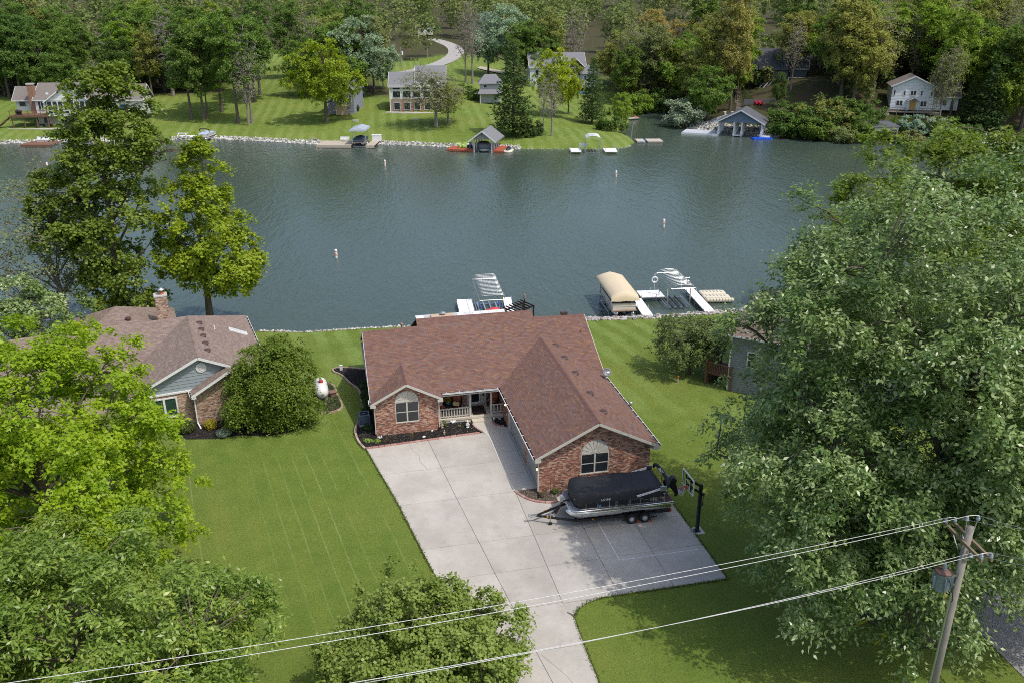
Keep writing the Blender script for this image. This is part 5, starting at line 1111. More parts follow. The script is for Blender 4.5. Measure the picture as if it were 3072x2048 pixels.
for x in (1.3, 5.0, 8.5): plain_window(gh, x, x+.9, 2.2, 3.5, -.02)
rf = thing('roof', '', ''); del rf['label'], rf['category']; rf.parent = gh; SHG = island('tan_shingle', [(0, (.20,.15,.12)), (.35, (.25,.19,.155)), (.6, (.165,.12,.1)), (.85, (.29,.225,.185))], .93, .1, .5, 160)
ov = .45; e0, e1, f0, f1 = -ov, GW+ov, -ov, GD_+ov; hh = (f1-f0)/2; rz_ = GZ_+hh*.5; qq = sqrt(1.25)
shingles(rf, (e0,f0,GZ_), (1,0,0), (0,1,.5), [(0,0), (e1-e0,0), (e1-e0-hh,hh*qq), (hh,hh*qq)], SHG, expo=.15, wid=.32); shingles(rf, (e0,f0,GZ_), (0,1,0), (1,0,.5), [(0,0), (f1-f0,0), (hh,hh*qq)], SHG, expo=.15, wid=.32)
dk = MB(); slab(dk, [(e0,f0,GZ_-.01), (e1,f0,GZ_-.01), (e1-hh,f0+hh,rz_-.01), (e0+hh,f0+hh,rz_-.01)]); slab(dk, [(e0,f0,GZ_-.01), (e0+hh,f0+hh,rz_-.01), (e0,f1,GZ_-.01)]); slab(dk, [(e0,f1,GZ_-.01), (e0+hh,f0+hh,rz_-.01), (e1-hh,f0+hh,rz_-.01), (e1,f1,GZ_-.01)]); slab(dk, [(e1,f0,GZ_-.01), (e1,f1,GZ_-.01), (e1-hh,f0+hh,rz_-.01)]); dk.build('roof_deck', DECKM, rf)
gutter(gh, (e0, f0, GZ_), (e1, f0, GZ_), (0,-1,0)); MB().bar((.0,-.06,GZ_-.2), (.0,-.06,.2), .08).build('downspout', WHITE, gh)
dkk = thing('wooden_deck', 'brown wooden deck with railing beside the grey house', 'deck', m=Matrix.Translation(at(2112,1150)) @ Matrix.Rotation(radians(-40), 4, 'Z'))
for k in range(9): MB().box((0, k*.3, 1.0), (2.25, k*.3+.285, 1.04)).build('deck_board', WOODB, dkk)
for x in (0.05, 2.2):
    for y in (.05, 2.6): MB().box((x-.06, y-.06, 0), (x+.06, y+.06, 2.05)).build('post', WOODB, dkk); 
for (a, b) in (((0,0), (2.25,0)), ((0,0), (0,2.65))):
    a, b = Vector((*a, 0)), Vector((*b, 0)); r = MB().bar(a+Vector((0,0,1.98)), b+Vector((0,0,1.98)), .09, .05); r.bar(a+Vector((0,0,1.12)), b+Vector((0,0,1.12)), .05, .06); r.build('rail', WOODB, dkk); n = int((b-a).length/.14)
    for k in range(n): p = a.lerp(b, (k+.5)/n); MB().box((p.x-.02, p.y-.02, 1.14), (p.x+.02, p.y+.02, 1.96)).build('baluster', WOODB, dkk)
for k in range(10): MB().box((.1, k*.27, 0), (.12, k*.27+.2, 1.0)).build('skirt_board', WOODB, dkk)
hy_ = thing('yard_hydrant', 'small post with orange top on the right lawn', 'hydrant', at(2032,1146)); MB().lathe([(.09,0), (.09,.25), (.06,.28), (.06,.4)], n=10).build('post', M('pump_grey', (.3,.28,.25), .8), hy_); blob((.02,0,.5), (.11,.09,.11), 10, 6).build('top', M('orange_enamel', (.55,.16,.04), .5), hy_, True)
# ---------------------------------------------------------------- utility pole and lines
POLE = M('pole_wood', (.27,.245,.215), .9, var=.3, scale=2.5, bump=.5, bscale=25); ARM_ = M('crossarm_wood', (.23,.17,.115), .85, var=.25, scale=5, bump=.3); INS = M('grey_porcelain', (.32,.37,.42), .3, var=.08)
PP = Vector((17.0, 26.65, 0)); up_ = thing('utility_pole', 'weathered wooden power pole with two crossarms and transformer', 'utility pole', PP)
PT = 10.35; MB().tube([(0,0,-.2), (0,0,5), (0,0,PT)], [.19,.165,.135], 14).build('pole', POLE, up_, True)
MB().tube([(-.18,-.06,0), (-.165,-.06,7.4)], .045, 8).build('conduit', GALV, up_)
# crossarm direction from the photograph: arm ends at (2846,1534) and (2972,1640) at about z = 9.9
za = 9.72; E1 = at(2846,1538,za)-PP; E2 = at(2953,1643,za)-PP; E3 = at(2868,1535,za)-PP; E4 = at(2981,1643,za)-PP
ad = (E2-E1); ad.z = 0; ad.normalize(); pd_ = Vector((-ad.y, ad.x, 0))
if pd_.x < 0: pd_ = -pd_
for k, s in ((0, -1), (1, 1)):
    c = pd_*(.19*s); c.z = za; a, b = c-ad*1.22, c+ad*1.22; arm = MB().bar(a, b, .09, .115).build('crossarm', ARM_, up_)
    MB().bar(c-ad*.62-Vector((0,0,.04)), Vector((c.x*.6, c.y*.6, za-.75)), .03, .008).build('arm_brace', GALV, up_)
insul = []
def insulator(p, nm='insulator'):
    o = MB().lathe([(.02,-.04), (.02,0), (.075,.01), (.08,.045), (.05,.055), (.07,.065), (.075,.1), (.045,.11), (.055,.13), (.05,.17), (.03,.19)], (0,0,0), 14).build(nm, INS, up_, True); o.location = p; return Vector(p)+Vector((0,0,.19))+PP
tips = []
for s in (-1, 1):
    c = pd_*(.19*s); tips.append([insulator(c-ad*1.15+Vector((0,0,za+.06))), insulator(c+ad*1.12+Vector((0,0,za+.06)))])
    MB().bar(pd_*(.14*s)+Vector((0,0,za+.2)), pd_*(.21*s)+Vector((0,0,PT+.28)), .04, .02).build('ridge_pin', GALV, up_); tips[-1].append(insulator(pd_*(.22*s)+Vector((0,0,PT+.28))))
n0 = insulator(Vector((.17,-.16,9.1)), 'neutral_spool'); MB().box((-.1,-.2,8.98), (.12,-.1,9.06)).build('bracket', GALV, up_)
TRF = M('transformer_enamel', (.22,.27,.32), .45, var=.45, scale=6, dirt=.5); trc = Vector((-.62,-.02,7.55))
MB().lathe([(.27,0), (.29,.04), (.29,.72), (.31,.74), (.31,.78)], trc, 20).build('transformer_tank', TRF, up_, True); MB().lathe([(.32,.78), (.3,.84), (.1,.9)], trc, 18).build('transformer_lid', M('rusty_lid', (.16,.09,.07), .7, var=.4, scale=8), up_, True)
MB().lathe([(.07,.86), (.05,.9), (.085,.93), (.05,.97), (.085,1.0), (.05,1.04), (.08,1.07), (.04,1.14), (.03,1.2)], trc, 12).build('bushing', INS, up_, True)
for k in range(5): a = .6+k*1.2; MB().box((-.012,-.06,.1), (.012,.06,.66)).build('cooling_fin', TRF, up_).matrix_local = Matrix.Translation(trc) @ Matrix.Rotation(a, 4, 'Z') @ Matrix.Translation((.0,.33,0))
MB().box((-.4,-.08,7.75), (-.13,.08,7.83)).build('hanger', GALV, up_); MB().box((-.4,-.08,8.15), (-.13,.08,8.23)).build('hanger', GALV, up_)
MB().tube([trc+Vector((.1,-.3,.62)), trc+Vector((.2,-.5,.2)), trc+Vector((.42,-.28,-.35)), trc+Vector((.45,-.15,-.5))], .016, 6).build('service_lead', BLACK, up_); MB().tube([trc+Vector((-.05,-.31,.5)), trc+Vector((-.05,-.4,.1)), trc+Vector((.08,-.42,-.2))], .01, 5).build('ground_lead', M('orange_wire', (.5,.15,.04), .6), up_)
WIRE = M('aluminium_wire', (.62,.61,.6), .5, .3, var=.05); 
def wire(label, a, b, r=.0095, sag=.35, n=28):
    a, b = Vector(a), Vector(b); pts = []
    for i in range(n+1): t_ = i/n; p = a.lerp(b, t_); p.z -= sag*4*t_*(1-t_); pts.append(p)
    o = MB().tube(pts, r, 6).build('power_line', WIRE); tag(o, label, 'power line', 'overhead power lines'); return o
def wire_px(label, a, px, dist, **k):                       # from an insulator towards a sight line at distance along it
    d = ray(*px).normalized(); b = Vector((0,0,CAM_H))+d*dist; wire(label, a, b, **k)
# left spans: the image lines leave the frame at (0,2018), (170,2048), (1010,2048)
# left spans run parallel to one another to the next pole; right spans likewise
Wl = []
for px, nm in (((0,2006), 'upper'), ((170,2048), 'middle')): Wl.append((px, nm))
wire_px('topmost power line crossing left of the pole over the boat', tips[0][0], (-120,2068), 26.6)
wire_px('second power line from the top, left of the pole', tips[0][2], (20,2078), 25.6)
wire_px('lower pair power line left of the pole, upper strand', tips[0][1], (700,2104), 22.8)
wire_px('lower pair power line left of the pole, under strand', n0, (760,2104), 22.9)
def right_wire(label, a, px1, dist): d = ray(*px1).normalized(); wire(label, a, Vector((0,0,CAM_H))+d*dist, sag=.12)
right_wire('topmost power line leaving right of the pole', tips[1][0], (3300,1606), 31.5); right_wire('second power line leaving right of the pole', tips[1][2], (3300,1624), 31.0); right_wire('third power line leaving right of the pole', tips[1][1], (3300,1692), 30.5); right_wire('lowest power line leaving right of the pole', n0, (3300,1726), 30.0)
for k in range(3): o = MB().tube([tips[0][k], (tips[0][k]+tips[1][k])/2+Vector((0,0,.02)), tips[1][k]], .014, 6).build('jumper', WIRE, up_); o.matrix_local = Matrix.Translation(-PP)
GUYY = M('yellow_guard', (.6,.5,.04), .5)
for k, (p0, p1, nm) in enumerate((((2559,1880), (2621,1830), 'left'), ((2624,1929), (2684,1864), 'right'))):
    a = at(*p0); tgt = Vector((PP.x, PP.y, 8.4-.5*k)); d = (tgt-a).normalized(); t_ = thing('guy_wire', nm+' guy wire with yellow guard under the maple', 'guy wire', a, 0, 'pole guy wires')
    MB().tube([(0,0,-.05), d*1.9], .045, 8).build('yellow_guard', GUYY, t_); MB().tube([d*1.9, tgt-a], .01, 5).build('cable', GALV, t_)
# gravel lane at the lower right
GRAV = island('gravel', [(0, (.33,.31,.3)), (.4, (.42,.4,.38)), (.7, (.26,.24,.23)), (.9, (.5,.48,.46))], .95, .15, 0)
gm = NT('gravel_base'); gm.set(gm.mix(gm.smooth(gm.noise(14, 5, rough=.8), .35, .65), (.24,.225,.21), (.44,.42,.4)), .95, spec=.2); gm.bump(gm.noise(30, 4), 1, .05)
gpoly = [at(*p).xy[:] for p in ((2860,1780), (2925,1880), (3000,1960), (3100,2060), (3300,2200), (3500,2000), (3300,1650), (3060,1600), (2950,1680))]
g_ = MB().prism(gpoly, -.04, .03).build('gravel_lane', gm.mat); struct(g_)
rs = np.random.default_rng(8); pts = []
while len(pts) < 1600:
    p = rs.uniform((min(q[0] for q in gpoly), min(q[1] for q in gpoly)), (max(q[0] for q in gpoly), max(q[1] for q in gpoly)))
    if inpoly(p, gpoly): pts.append((p[0], p[1], .04, rs.uniform(.015, .05)))
q = rock_mass('gravel', pts, GRAV, g_); q['kind'] = 'stuff'
dirt = NT('bare_soil'); dirt.set(dirt.mix(dirt.smooth(dirt.noise(2.5, 5, rough=.8), .4, .62), (.085,.065,.045), (.06,.085,.02)), .95); tp = at(2760,1880)
q = MB().prism([(tp.x+cos(a)*(2.6+.6*sin(3*a+1)+.3*sin(7*a)), tp.y+sin(a)*(1.9+.4*cos(2*a))) for a in np.linspace(0, 2*pi, 40)[:-1]], -.02, .006).build('bare_soil', dirt.mat); struct(q)
# ---------------------------------------------------------------- docks, lifts and boats on the near shore
DOCKW = M('white_dock_panel', (.9,.9,.9), .55, var=.03); DOCKF = M('dock_frame', (.5,.52,.54), .4, .6); VIN = M('white_pvc', (.82,.82,.82), .5)
DZ = -.62
def dock(label, p0, p1, wid, seg=1.2, mat=None, group=None, z=DZ, posts=True, th=.1, frame=None, nm='dock'):
    """walkway of separate panels from p0 to p1 (centre line, world xy)"""
    a, b = Vector((p0[0], p0[1], 0)), Vector((p1[0], p1[1], 0)); d = (b-a); L_ = d.length; ang = atan2(d.y, d.x)-pi/2
    t_ = thing(nm, label, 'dock', (a.x, a.y, z), ang, group); n = max(1, round(L_/seg)); me = None
    for k in range(n):
        if me is None: o = MB().box((-wid/2, .006, -.03), (wid/2, L_/n-.006, 0)).build('deck_panel', mat or DOCKW, t_); me = o.data
        else: o = link('deck_panel', me, t_)
        o.location = (0, k*L_/n, 0)
    f = MB(); 
    for sx in (-1, 1): f.box((sx*(wid/2-.03)-.025, 0, -.03-th), (sx*(wid/2-.03)+.025, L_, -.032))
    f.box((-wid/2+.06, -.02, -.03-th), (wid/2-.06, .02, -.032)); f.box((-wid/2+.06, L_-.02, -.03-th), (wid/2-.06, L_+.02, -.032)); f.build('frame', frame or DOCKF, t_)
    if posts:
        for y in np.arange(L_ % 3*.5+.3, L_, 3.0):
            for sx in (-1, 1): MB().tube([(sx*(wid/2+.03), y, -1.6), (sx*(wid/2+.03), y, .35)], .03, 8).build('post', GALV, t_)
    return t_
dock('left white dock of the pair, running out to the tan lift', (13.6,77.4), (12.98,84.0), 1.05); dock('right white dock of the pair, beside the floating platform', (19.97,78.85), (19.12,87.4), 1.02)
cr_ = dock('white cross dock between the two boat lifts', (13.45,85.4), (15.95,85.7), 2.2, 1.25)
dL = dock('wide white dock left of the bare rounded canopy', (-4.35,78.6), (-5.0,83.75), 1.55, .8); dock('narrow white dock right of the bare rounded canopy', (-.15,79.5), (-.55,84.4), .85, .8)
def lift(label, c, yaw, w_, l_, ztop, canopy, nb, mat=ALU, deck_z=-.9, bunks=3, legs=-.2, group='boat lifts'):
    t_ = thing('boat_lift', label, 'boat lift', (c[0], c[1], WZ), radians(yaw), group); zt = ztop-WZ
    for sx in (-1, 1):
        for y in (-l_*.28, l_*.28): MB().box((sx*w_*.48-.05, y-.05, -1.2), (sx*w_*.48+.05, y+.05, zt)).build('post', mat, t_)
        MB().box((sx*w_*.48-.04, -l_*.3, .25), (sx*w_*.48+.04, l_*.3, .35)).build('side_beam', mat, t_)
    for y in (-l_*.28, l_*.28): MB().box((-w_*.48, y-.06, .1), (w_*.48, y+.06, .22)).build('cross_beam', mat, t_)
    for k in range(bunks): x = (k-(bunks-1)/2)*.62; MB().box((x-.06, -l_*.34, .22), (x+.06, l_*.34, .32)).build('bunk', M('bunk_carpet') if canopy != 'hoops' else DOCKF, t_)
    if canopy in ('arch', 'hoops'):
        cp = thing('canopy_frame', '', ''); del cp['label'], cp['category']; cp.parent = t_; rise = .42 if canopy == 'arch' else .5
        sq = 1.0 if canopy == 'arch' else .32
        prof = lambda t: (-w_/2*math.copysign(abs(cos(t))**sq, cos(t)), zt+rise*sin(t)**(.9 if canopy == 'arch' else .5))
        for sx in (-1, 1): MB().tube([(sx*w_/2, -l_/2, zt), (sx*w_/2, l_/2, zt)], .03, 7).build('side_rail', mat, cp)
        for k in range(nb):
            y = -l_/2+l_*k/(nb-1); MB().tube([(prof(t)[0], y, prof(t)[1]) for t in np.linspace(.02, pi-.02, 13)], .017, 6).build('hoop', GALV, cp)
        MB().tube([(0, -l_/2, zt+rise), (0, l_/2, zt+rise)], .022, 6).build('ridge_rail', mat, cp)
        for s in (-1, 1):
            MB().tube([(-w_/2, s*l_/2, zt), (w_/2, s*l_/2, zt)], .025, 6).build('end_rail', mat, cp)
            for x in (-.75, -.25, .25, .75) if canopy == 'hoops' else (-.3, .3): MB().tube([(x*w_/2, s*l_/2, zt), (x*w_/2, s*l_/2*.995, zt+rise*(1-x*x)**.5)], .016, 5).build('end_bar', mat, cp)
    return t_
lf = lift('bare rounded tube canopy boat lift behind the brick house', (-2.4, 81.5), 8.5, 2.5, 6.8, 1.25, 'hoops', 17, bunks=4)
BLUEV = M('blue_guide_pad', (.03,.12,.5), .5)
for sx in (-1, 1): MB().tube([(sx*1.02, -1.9, .35), (sx*1.02, -1.8, 1.25), (sx*.98, -.6, 1.35), (sx*.98, -.5, .5)], .04, 7).build('guide_pad', BLUEV, lf)
lift('bare arched canopy boat lift between the white docks', (16.9, 83.9), 7.5, 2.45, 5.3, 1.4, 'arch', 13)
tl = lift('boat lift with tan fabric canopy', (10.7, 82.5), 7.0, 2.55, 7.2, 1.35, None, 0)
TAN = M('tan_canvas', (.66,.55,.38), .85, var=.06, scale=1.2, bump=.25, bscale=6)
cs_ = []; nn = 30; zt = 1.35-WZ
for i in range(nn+1):
    y = -3.65+7.3*i/nn; e = min(i, nn-i); dz = -.28 if e == 0 else (-.05 if e == 1 else .0); rp = .02*sin(i*2.2)
    cs_.append([(-1.42, y, zt-.28+.03*sin(i*1.9)), (-1.33, y, zt+.02+dz), (-.65, y, zt+.26+rp+dz*1.2), (0, y, zt+.44+dz*1.4), (.65, y, zt+.26+rp+dz*1.2), (1.33, y, zt+.02+dz), (1.42, y, zt-.28+.03*cos(i*1.9))])
cvv = [p for r in cs_ for p in r]; cff = [(i*7+j, (i+1)*7+j, (i+1)*7+j+1, i*7+j+1) for i in range(nn) for j in range(6)]
for i in (0, nn):
    r = cs_[i]; base = len(cvv); cvv += [(x, y+(-.06 if i == 0 else .06), zt-.5+.05*(k % 2)) for k, (x, y, z) in enumerate(r)]; cff += [(i*7+j, i*7+j+1, base+j+1, base+j) for j in range(6)]
MB().add(cvv, cff).build('canopy', TAN, tl, True)
def small_pontoon(label, m, hull, side, coverm=None, swoosh=None, L_=6.4, bim_=None, motor=True, group=None):
    b = thing('pontoon_boat', label, 'boat', m=m)
    for sx in (-1, 1): MB().tube([(sx*.8, -L_/2, .55), (sx*.8, -L_/2+.5, .36), (sx*.8, -L_/2+1.1, .3), (sx*.8, L_/2, .3)], [.05,.2,.3,.3], 14).build('pontoon', hull, b, True)
    MB().box((-1.2, -L_/2+.25, .62), (1.2, L_/2, .7)).build('deck', M('tan_deck', (.3,.22,.16), .8), b); f = MB()
    for sx in (-1, 1): f.box((sx*1.15-.02, -L_/2+.6, .7), (sx*1.15+.02, L_/2-.5, 1.32))
    f.box((-1.13, -L_/2+.58, .7), (1.13, -L_/2+.62, 1.3)); f.box((-1.13, L_/2-.5, .7), (1.13, L_/2-.46, 1.32)); f.build('fence_panel', side, b); r = MB()
    for z in (1.34, .98): r.tube([(-1.18, L_/2-.5, z), (-1.18, -L_/2+.58, z), (1.18, -L_/2+.58, z), (1.18, L_/2-.5, z)], .022, 6)
    r.build('rail', RAILM, b)
    if swoosh: 
        for sx in (-1, 1):
            for y in (-1.2, 1.0): MB().add([(sx*1.175, y-.6, .85), (sx*1.175, y+.2, .8), (sx*1.175, y+.7, 1.15), (sx*1.175, y+.1, .95)], [(0,1,2,3)]).build('stripe', swoosh, b)
    if coverm:
        cvv = []; n = 10; m2 = 8
        for i in range(n+1):
            for j in range(m2+1): y = -L_/2+.55+(L_-1.0)*i/n; x = (j/m2*2-1)*1.22; h = .45*math.exp(-((y-.3)/1.0)**2)*(1-abs(x)/1.3); cvv.append((x, y, 1.2 if j in (0, m2) or i in (0, n) else 1.42+h))
        MB().add(cvv, [(i*(m2+1)+j, i*(m2+1)+j+1, (i+1)*(m2+1)+j+1, (i+1)*(m2+1)+j) for i in range(n) for j in range(m2)]).build('cover', coverm, b, True)
    if bim_: MB().tube([(-1.1, .6, 1.35), (-1.05, 1.2, 2.15), (-.7, 1.3, 2.3), (.7, 1.3, 2.3), (1.05, 1.2, 2.15), (1.1, .6, 1.35)], [.04,.1,.12,.12,.1,.04], 8).build('bimini', bim_, b, True)
    if motor: blob((0, L_/2+.25, .95), (.2,.26,.3), 10, 6, 3).build('outboard', COWL, b, True); MB().box((-.08, L_/2+.15, .1), (.08, L_/2+.35, .7)).build('motor_leg', COWL, b)
    return b
small_pontoon('white and tan pontoon boat hanging under the tan canopy', Matrix.Translation((10.75, 81.6, -.75)) @ Matrix.Rotation(radians(7), 4, 'Z'), CHROME, M('cream_fence', (.7,.66,.58), .5), swoosh=M('red_swoosh', (.3,.03,.03), .5), motor=False)
rg = thing('life_ring', 'white life ring on a post by the arched lift', 'life ring', (15.35, 87.3, WZ)); MB().tube([(0,0,-1), (0,0,2.3)], .035, 8).build('post', VIN, rg); MB().tube([(.3*cos(a), -.1, 1.6+.3*sin(a)) for a in np.linspace(0, 2*pi, 17)], .08, 8, False).build('ring', VIN, rg, True)
ld = thing('dock_ladder', 'thin metal ladder at the end of the right white dock', 'ladder', (18.95, 87.7, DZ), radians(5))
for sx in (-.25, .25): MB().tube([(sx,0,-1), (sx,0,1.15)], .02, 6).build('rail', ALU, ld)
for k in range(3): MB().tube([(-.25,0,.45+.33*k), (.25,0,.45+.33*k)], .018, 6).build('rung', ALU, ld)
pw = thing('floating_platform', 'tan moulded floating platform at the far right dock', 'floating dock', (20.15, 84.9, WZ), radians(3)); CREAM = M('cream_plastic', (.68,.62,.48), .6, var=.05); DKB = M('dark_dimple', (.03,.04,.09), .6)
for k, (y0, w_, x1) in enumerate(((-.62, .55, 3.15), (.35, 1.1, 2.95), (1.65, 1.2, 2.85))):
    o = blob((x1/2, y0, .28), (x1/2, w_*.52, .2), 22, 6, 6).build('float', CREAM, pw, True)
    if k:
        for i in range(6):
            for s in (-.2, .2): MB().lathe([(.0,.485), (.07,.486), (.07,.48)], (.45+i*.38, y0+s+(.06 if i % 2 else 0), 0), 8).build('dimple', DKB, o)
    else:
        for i in range(9): MB().box((.2+i*.33, y0-.3, .1), (.23+i*.33, y0+.3, .488)).build('rib_groove', M('tan_groove', (.4,.35,.25), .7), o)
pg = thing('pergola', 'dark brown pergola slats at the lake side of the house', 'pergola', hl(0,0,0), HYAW); PB = M('dark_pergola_wood', (.035,.022,.018), .8)
# placed from its visible end: rafters run towards the lake
pA = at(1360+1450/9.8, 800+1310/9.8, 1.5); pB = at(1360+2050/9.8, 800+1050/9.8, 1.5); pg.location = (pA.x, pA.y, WZ+.6); pg.rotation_euler = (0,0,atan2((pB-pA).y, (pB-pA).x)); LL = (pB-pA).length; zz = 1.5-WZ-.6
MB().box((-.1,-.05,zz-.12), (LL+.1,.05,zz)).build('beam', PB, pg); MB().box((-.1,-1.3,zz-.12), (LL+.1,-1.2,zz)).build('beam', PB, pg)
for k in range(8): x = k*LL/7; MB().bar((x-.35,-1.6,zz+.06), (x+.25,.5,zz+.06), .07, .12).build('rafter', PB, pg)
for x in (0, LL):
    for y in (0, -1.25): MB().box((x-.06, y-.06, 0), (x+.06, y+.06, zz-.12)).build('post', PB, pg)
lam = thing('lamp_post', 'grey capped post beside the pergola', 'post', (pB.x+.15, pB.y+.5, TZ(pB.x, pB.y+.5))); MB().tube([(0,0,0), (0,0,2.3)], .07, 10).build('post', PB, lam); MB().lathe([(.09,2.3), (.11,2.4), (.1,2.75), (.04,2.85)], n=10).build('cap', WOODG, lam)
um = thing('patio_umbrella', 'red patio umbrella peeking over the roof ridge', 'umbrella', at(1360+1220/9.8, 800+1215/9.8, 1.6)+Vector((0,0,-2.2))); 
MB().tube([(0,0,0), (0,0,2.3)], .03, 8).build('pole', ALU, um); u_ = MB(); RD = M('red_canvas', (.6,.06,.06), .8)
u_.add([(0,0,2.3)]+[(1.1*cos(a), 1.1*sin(a), 1.8) for a in np.linspace(0, 2*pi, 9)[:-1]], [(0, 1+k, 1+(k+1) % 8) for k in range(8)]); u_.build('canopy', RD, um)
# left dock behind the neighbour
ldk = dock('grey dock with rounded end on the left, behind the trees', (-43.6,74.6), (-45.2,79.3), 2.6, 1.2, M('grey_dock_board', (.5,.52,.56), .7, var=.08)); 
for k in range(5): MB().lathe([(.09,-.5), (.1,0), (.06,.04)], (1.35, .6+k*1.0, 0), 8).build('bumper', VIN, ldk)
ch_ = thing('dock_chair', 'dark brown chair on the left grey dock', 'chair', (-45.0, 77.2, DZ), .6); CB = M('chair_brown', (.08,.045,.03), .7); MB().box((-.28,-.28,.35), (.28,.28,.4)).build('seat', CB, ch_); MB().box((-.28,.26,.4), (.28,.32,.95)).build('backrest', CB, ch_)
for sx in (-.25, .25):
    for sy in (-.25, .25): MB().box((sx-.025, sy-.025, 0), (sx+.025, sy+.025, .35)).build('leg', CB, ch_)
    MB().box((sx*1.1-.03,-.28,.6), (sx*1.1+.03,.3,.64)).build('arm', CB, ch_)
stp = MB().tube([(0,0,-.1), (.02,0,.5), (0,.02,.95)], [.5,.45,.42], 12).build('tree_stump', M('stump_bark', (.12,.09,.065), .9, bump=.6)); stp.location = (-32.4, 73.6, TZ(-32.4, 73.6)); tag(stp, 'dark cut tree stump beside the shoreline tree', 'stump')
# buoys
BUOYO = M('orange_band', (.75,.25,.08), .5)
for x, y, nm in ((1155,497,'far middle white buoy in line with the tan dock'), (1848,530,'white buoy in front of the white far lift'), (1991,680,'rightmost white buoy, above the tan canopy'), (1009,773,'nearest white buoy, mid lake on the left'), (143,505,'leftmost white buoy behind the shoreline trees')):
    p = at(x, y, WZ); b = thing('buoy', nm, 'buoy', p, 0, 'slow speed buoys'); MB().lathe([(.16,-.3), (.17,0), (.17,.95), (.12,1.05), (.02,1.08)], n=12).build('float', VIN, b, True); MB().lathe([(.174,.75), (.174,.85)], n=12).build('upper_band', BUOYO, b); MB().lathe([(.174,.2), (.174,.3)], n=12).build('lower_band', BUOYO, b)
    MB().box((-.1,-.178,.4), (.1,-.17,.62)).build('marking', BUOYO, b)
# ---------------------------------------------------------------- far shore: houses, docks, boats
def ppm(P): return F_PX/(P.y*cos(PITCH)+(CAM_H-P.z)*sin(PITCH))
SHF = {}
def rgrey(n, c): return M('far_roof_'+n, c, .95, var=.22, scale=2.2, bump=.5, bscale=8)
def fwin(par, x0, x1, z0, z1, y, fm=None, glass=None, mull=1, ax='y'):
    f = MB(); e = .09; fm = fm or WHITE; q = (lambda a, b: f.box((a[0], y-.06, a[1]), (b[0], y+.02, b[1])))
    q((x0, z0), (x0+e, z1)); q((x1-e, z0), (x1, z1)); q((x0+e, z0), (x1-e, z0+e)); q((x0+e, z1-e), (x1-e, z1))
    for k in range(1, mull): xm = x0+(x1-x0)*k/mull; q((xm-.05, z0+e), (xm+.05, z1-e))
    o = f.build('window', fm, par); MB().box((x0+e, y-.03, z0+e), (x1-e, y+.01, z1-e)).build('pane', glass or GLASS, o); return o
def fwinx(par, y0, y1, z0, z1, x, s=-1, fm=None):
    o = MB().box((min(x, x+s*.06), y0, z0), (max(x, x+s*.06), y1, z1)).build('window', fm or WHITE, par); MB().box((min(x+s*.05, x+s*.07), y0+.1, z0+.1), (max(x+s*.05, x+s*.07), y1-.1, z1-.1)).build('pane', GLASS, o)
def boards(par, x0, x1, z0, z1, y, mat, h=.3, top=None, name='siding_board'):       # lap boards, far size
    z = z0
    while z < z1-.05:
        a, b = (x0, x1) if top is None else top(z+h/2)
        if b-a > .2: MB().add([(a,y-.03,z), (b,y-.03,z), (b,y,min(z+h, z1)), (a,y,min(z+h, z1)), (a,y+.02,z), (b,y+.02,z)], [(0,1,2,3), (0,4,5,1)]).build(name, mat, par)
        z += h
def gable_x(par, x0, x1, y0, y1, ze, rise, mat, ov=.4, th=.15, trim=None):      # ridge along x
    ym = (y0+y1)/2; m = MB(); zr = ze+rise; k = rise/((y1-y0)/2); 
    slab(m, [(x0-ov,y0-ov,ze-ov*k), (x1+ov,y0-ov,ze-ov*k), (x1+ov,ym,zr), (x0-ov,ym,zr)], th); slab(m, [(x0-ov,ym,zr), (x1+ov,ym,zr), (x1+ov,y1+ov,ze-ov*k), (x0-ov,y1+ov,ze-ov*k)], th); o = m.build('roof', mat, par)
    t_ = MB()
    for x in (x0-ov-.03, x1+ov+.03): t_.bar((x,y0-ov,ze-ov*k-.1), (x,ym,zr-.1), .06, .22); t_.bar((x,ym,zr-.1), (x,y1+ov,ze-ov*k-.1), .06, .22)
    t_.bar((x0-ov,y0-ov-.03,ze-ov*k-.1), (x1+ov,y0-ov-.03,ze-ov*k-.1), .06, .18); t_.build('trim_board', trim or WHITE, par); return o
def gable_y(par, x0, x1, y0, y1, ze, rise, mat, ov=.4, th=.15, trim=None):      # ridge along y, gable faces the lake
    xm = (x0+x1)/2; m = MB(); zr = ze+rise; k = rise/((x1-x0)/2)
    slab(m, [(x0-ov,y0-ov,ze-ov*k), (xm,y0-ov,zr), (xm,y1+ov,zr), (x0-ov,y1+ov,ze-ov*k)], th); slab(m, [(xm,y0-ov,zr), (x1+ov,y0-ov,ze-ov*k), (x1+ov,y1+ov,ze-ov*k), (xm,y1+ov,zr)], th); o = m.build('roof', mat, par)
    t_ = MB(); t_.bar((x0-ov,y0-ov-.03,ze-ov*k-.1), (xm,y0-ov-.03,zr-.1), .06, .25); t_.bar((xm,y0-ov-.03,zr-.1), (x1+ov,y0-ov-.03,ze-ov*k-.1), .06, .25); t_.build('trim_board', trim or WHITE, par); return o
BLUED = M('blue_door_paint', (.02,.1,.4), .5)
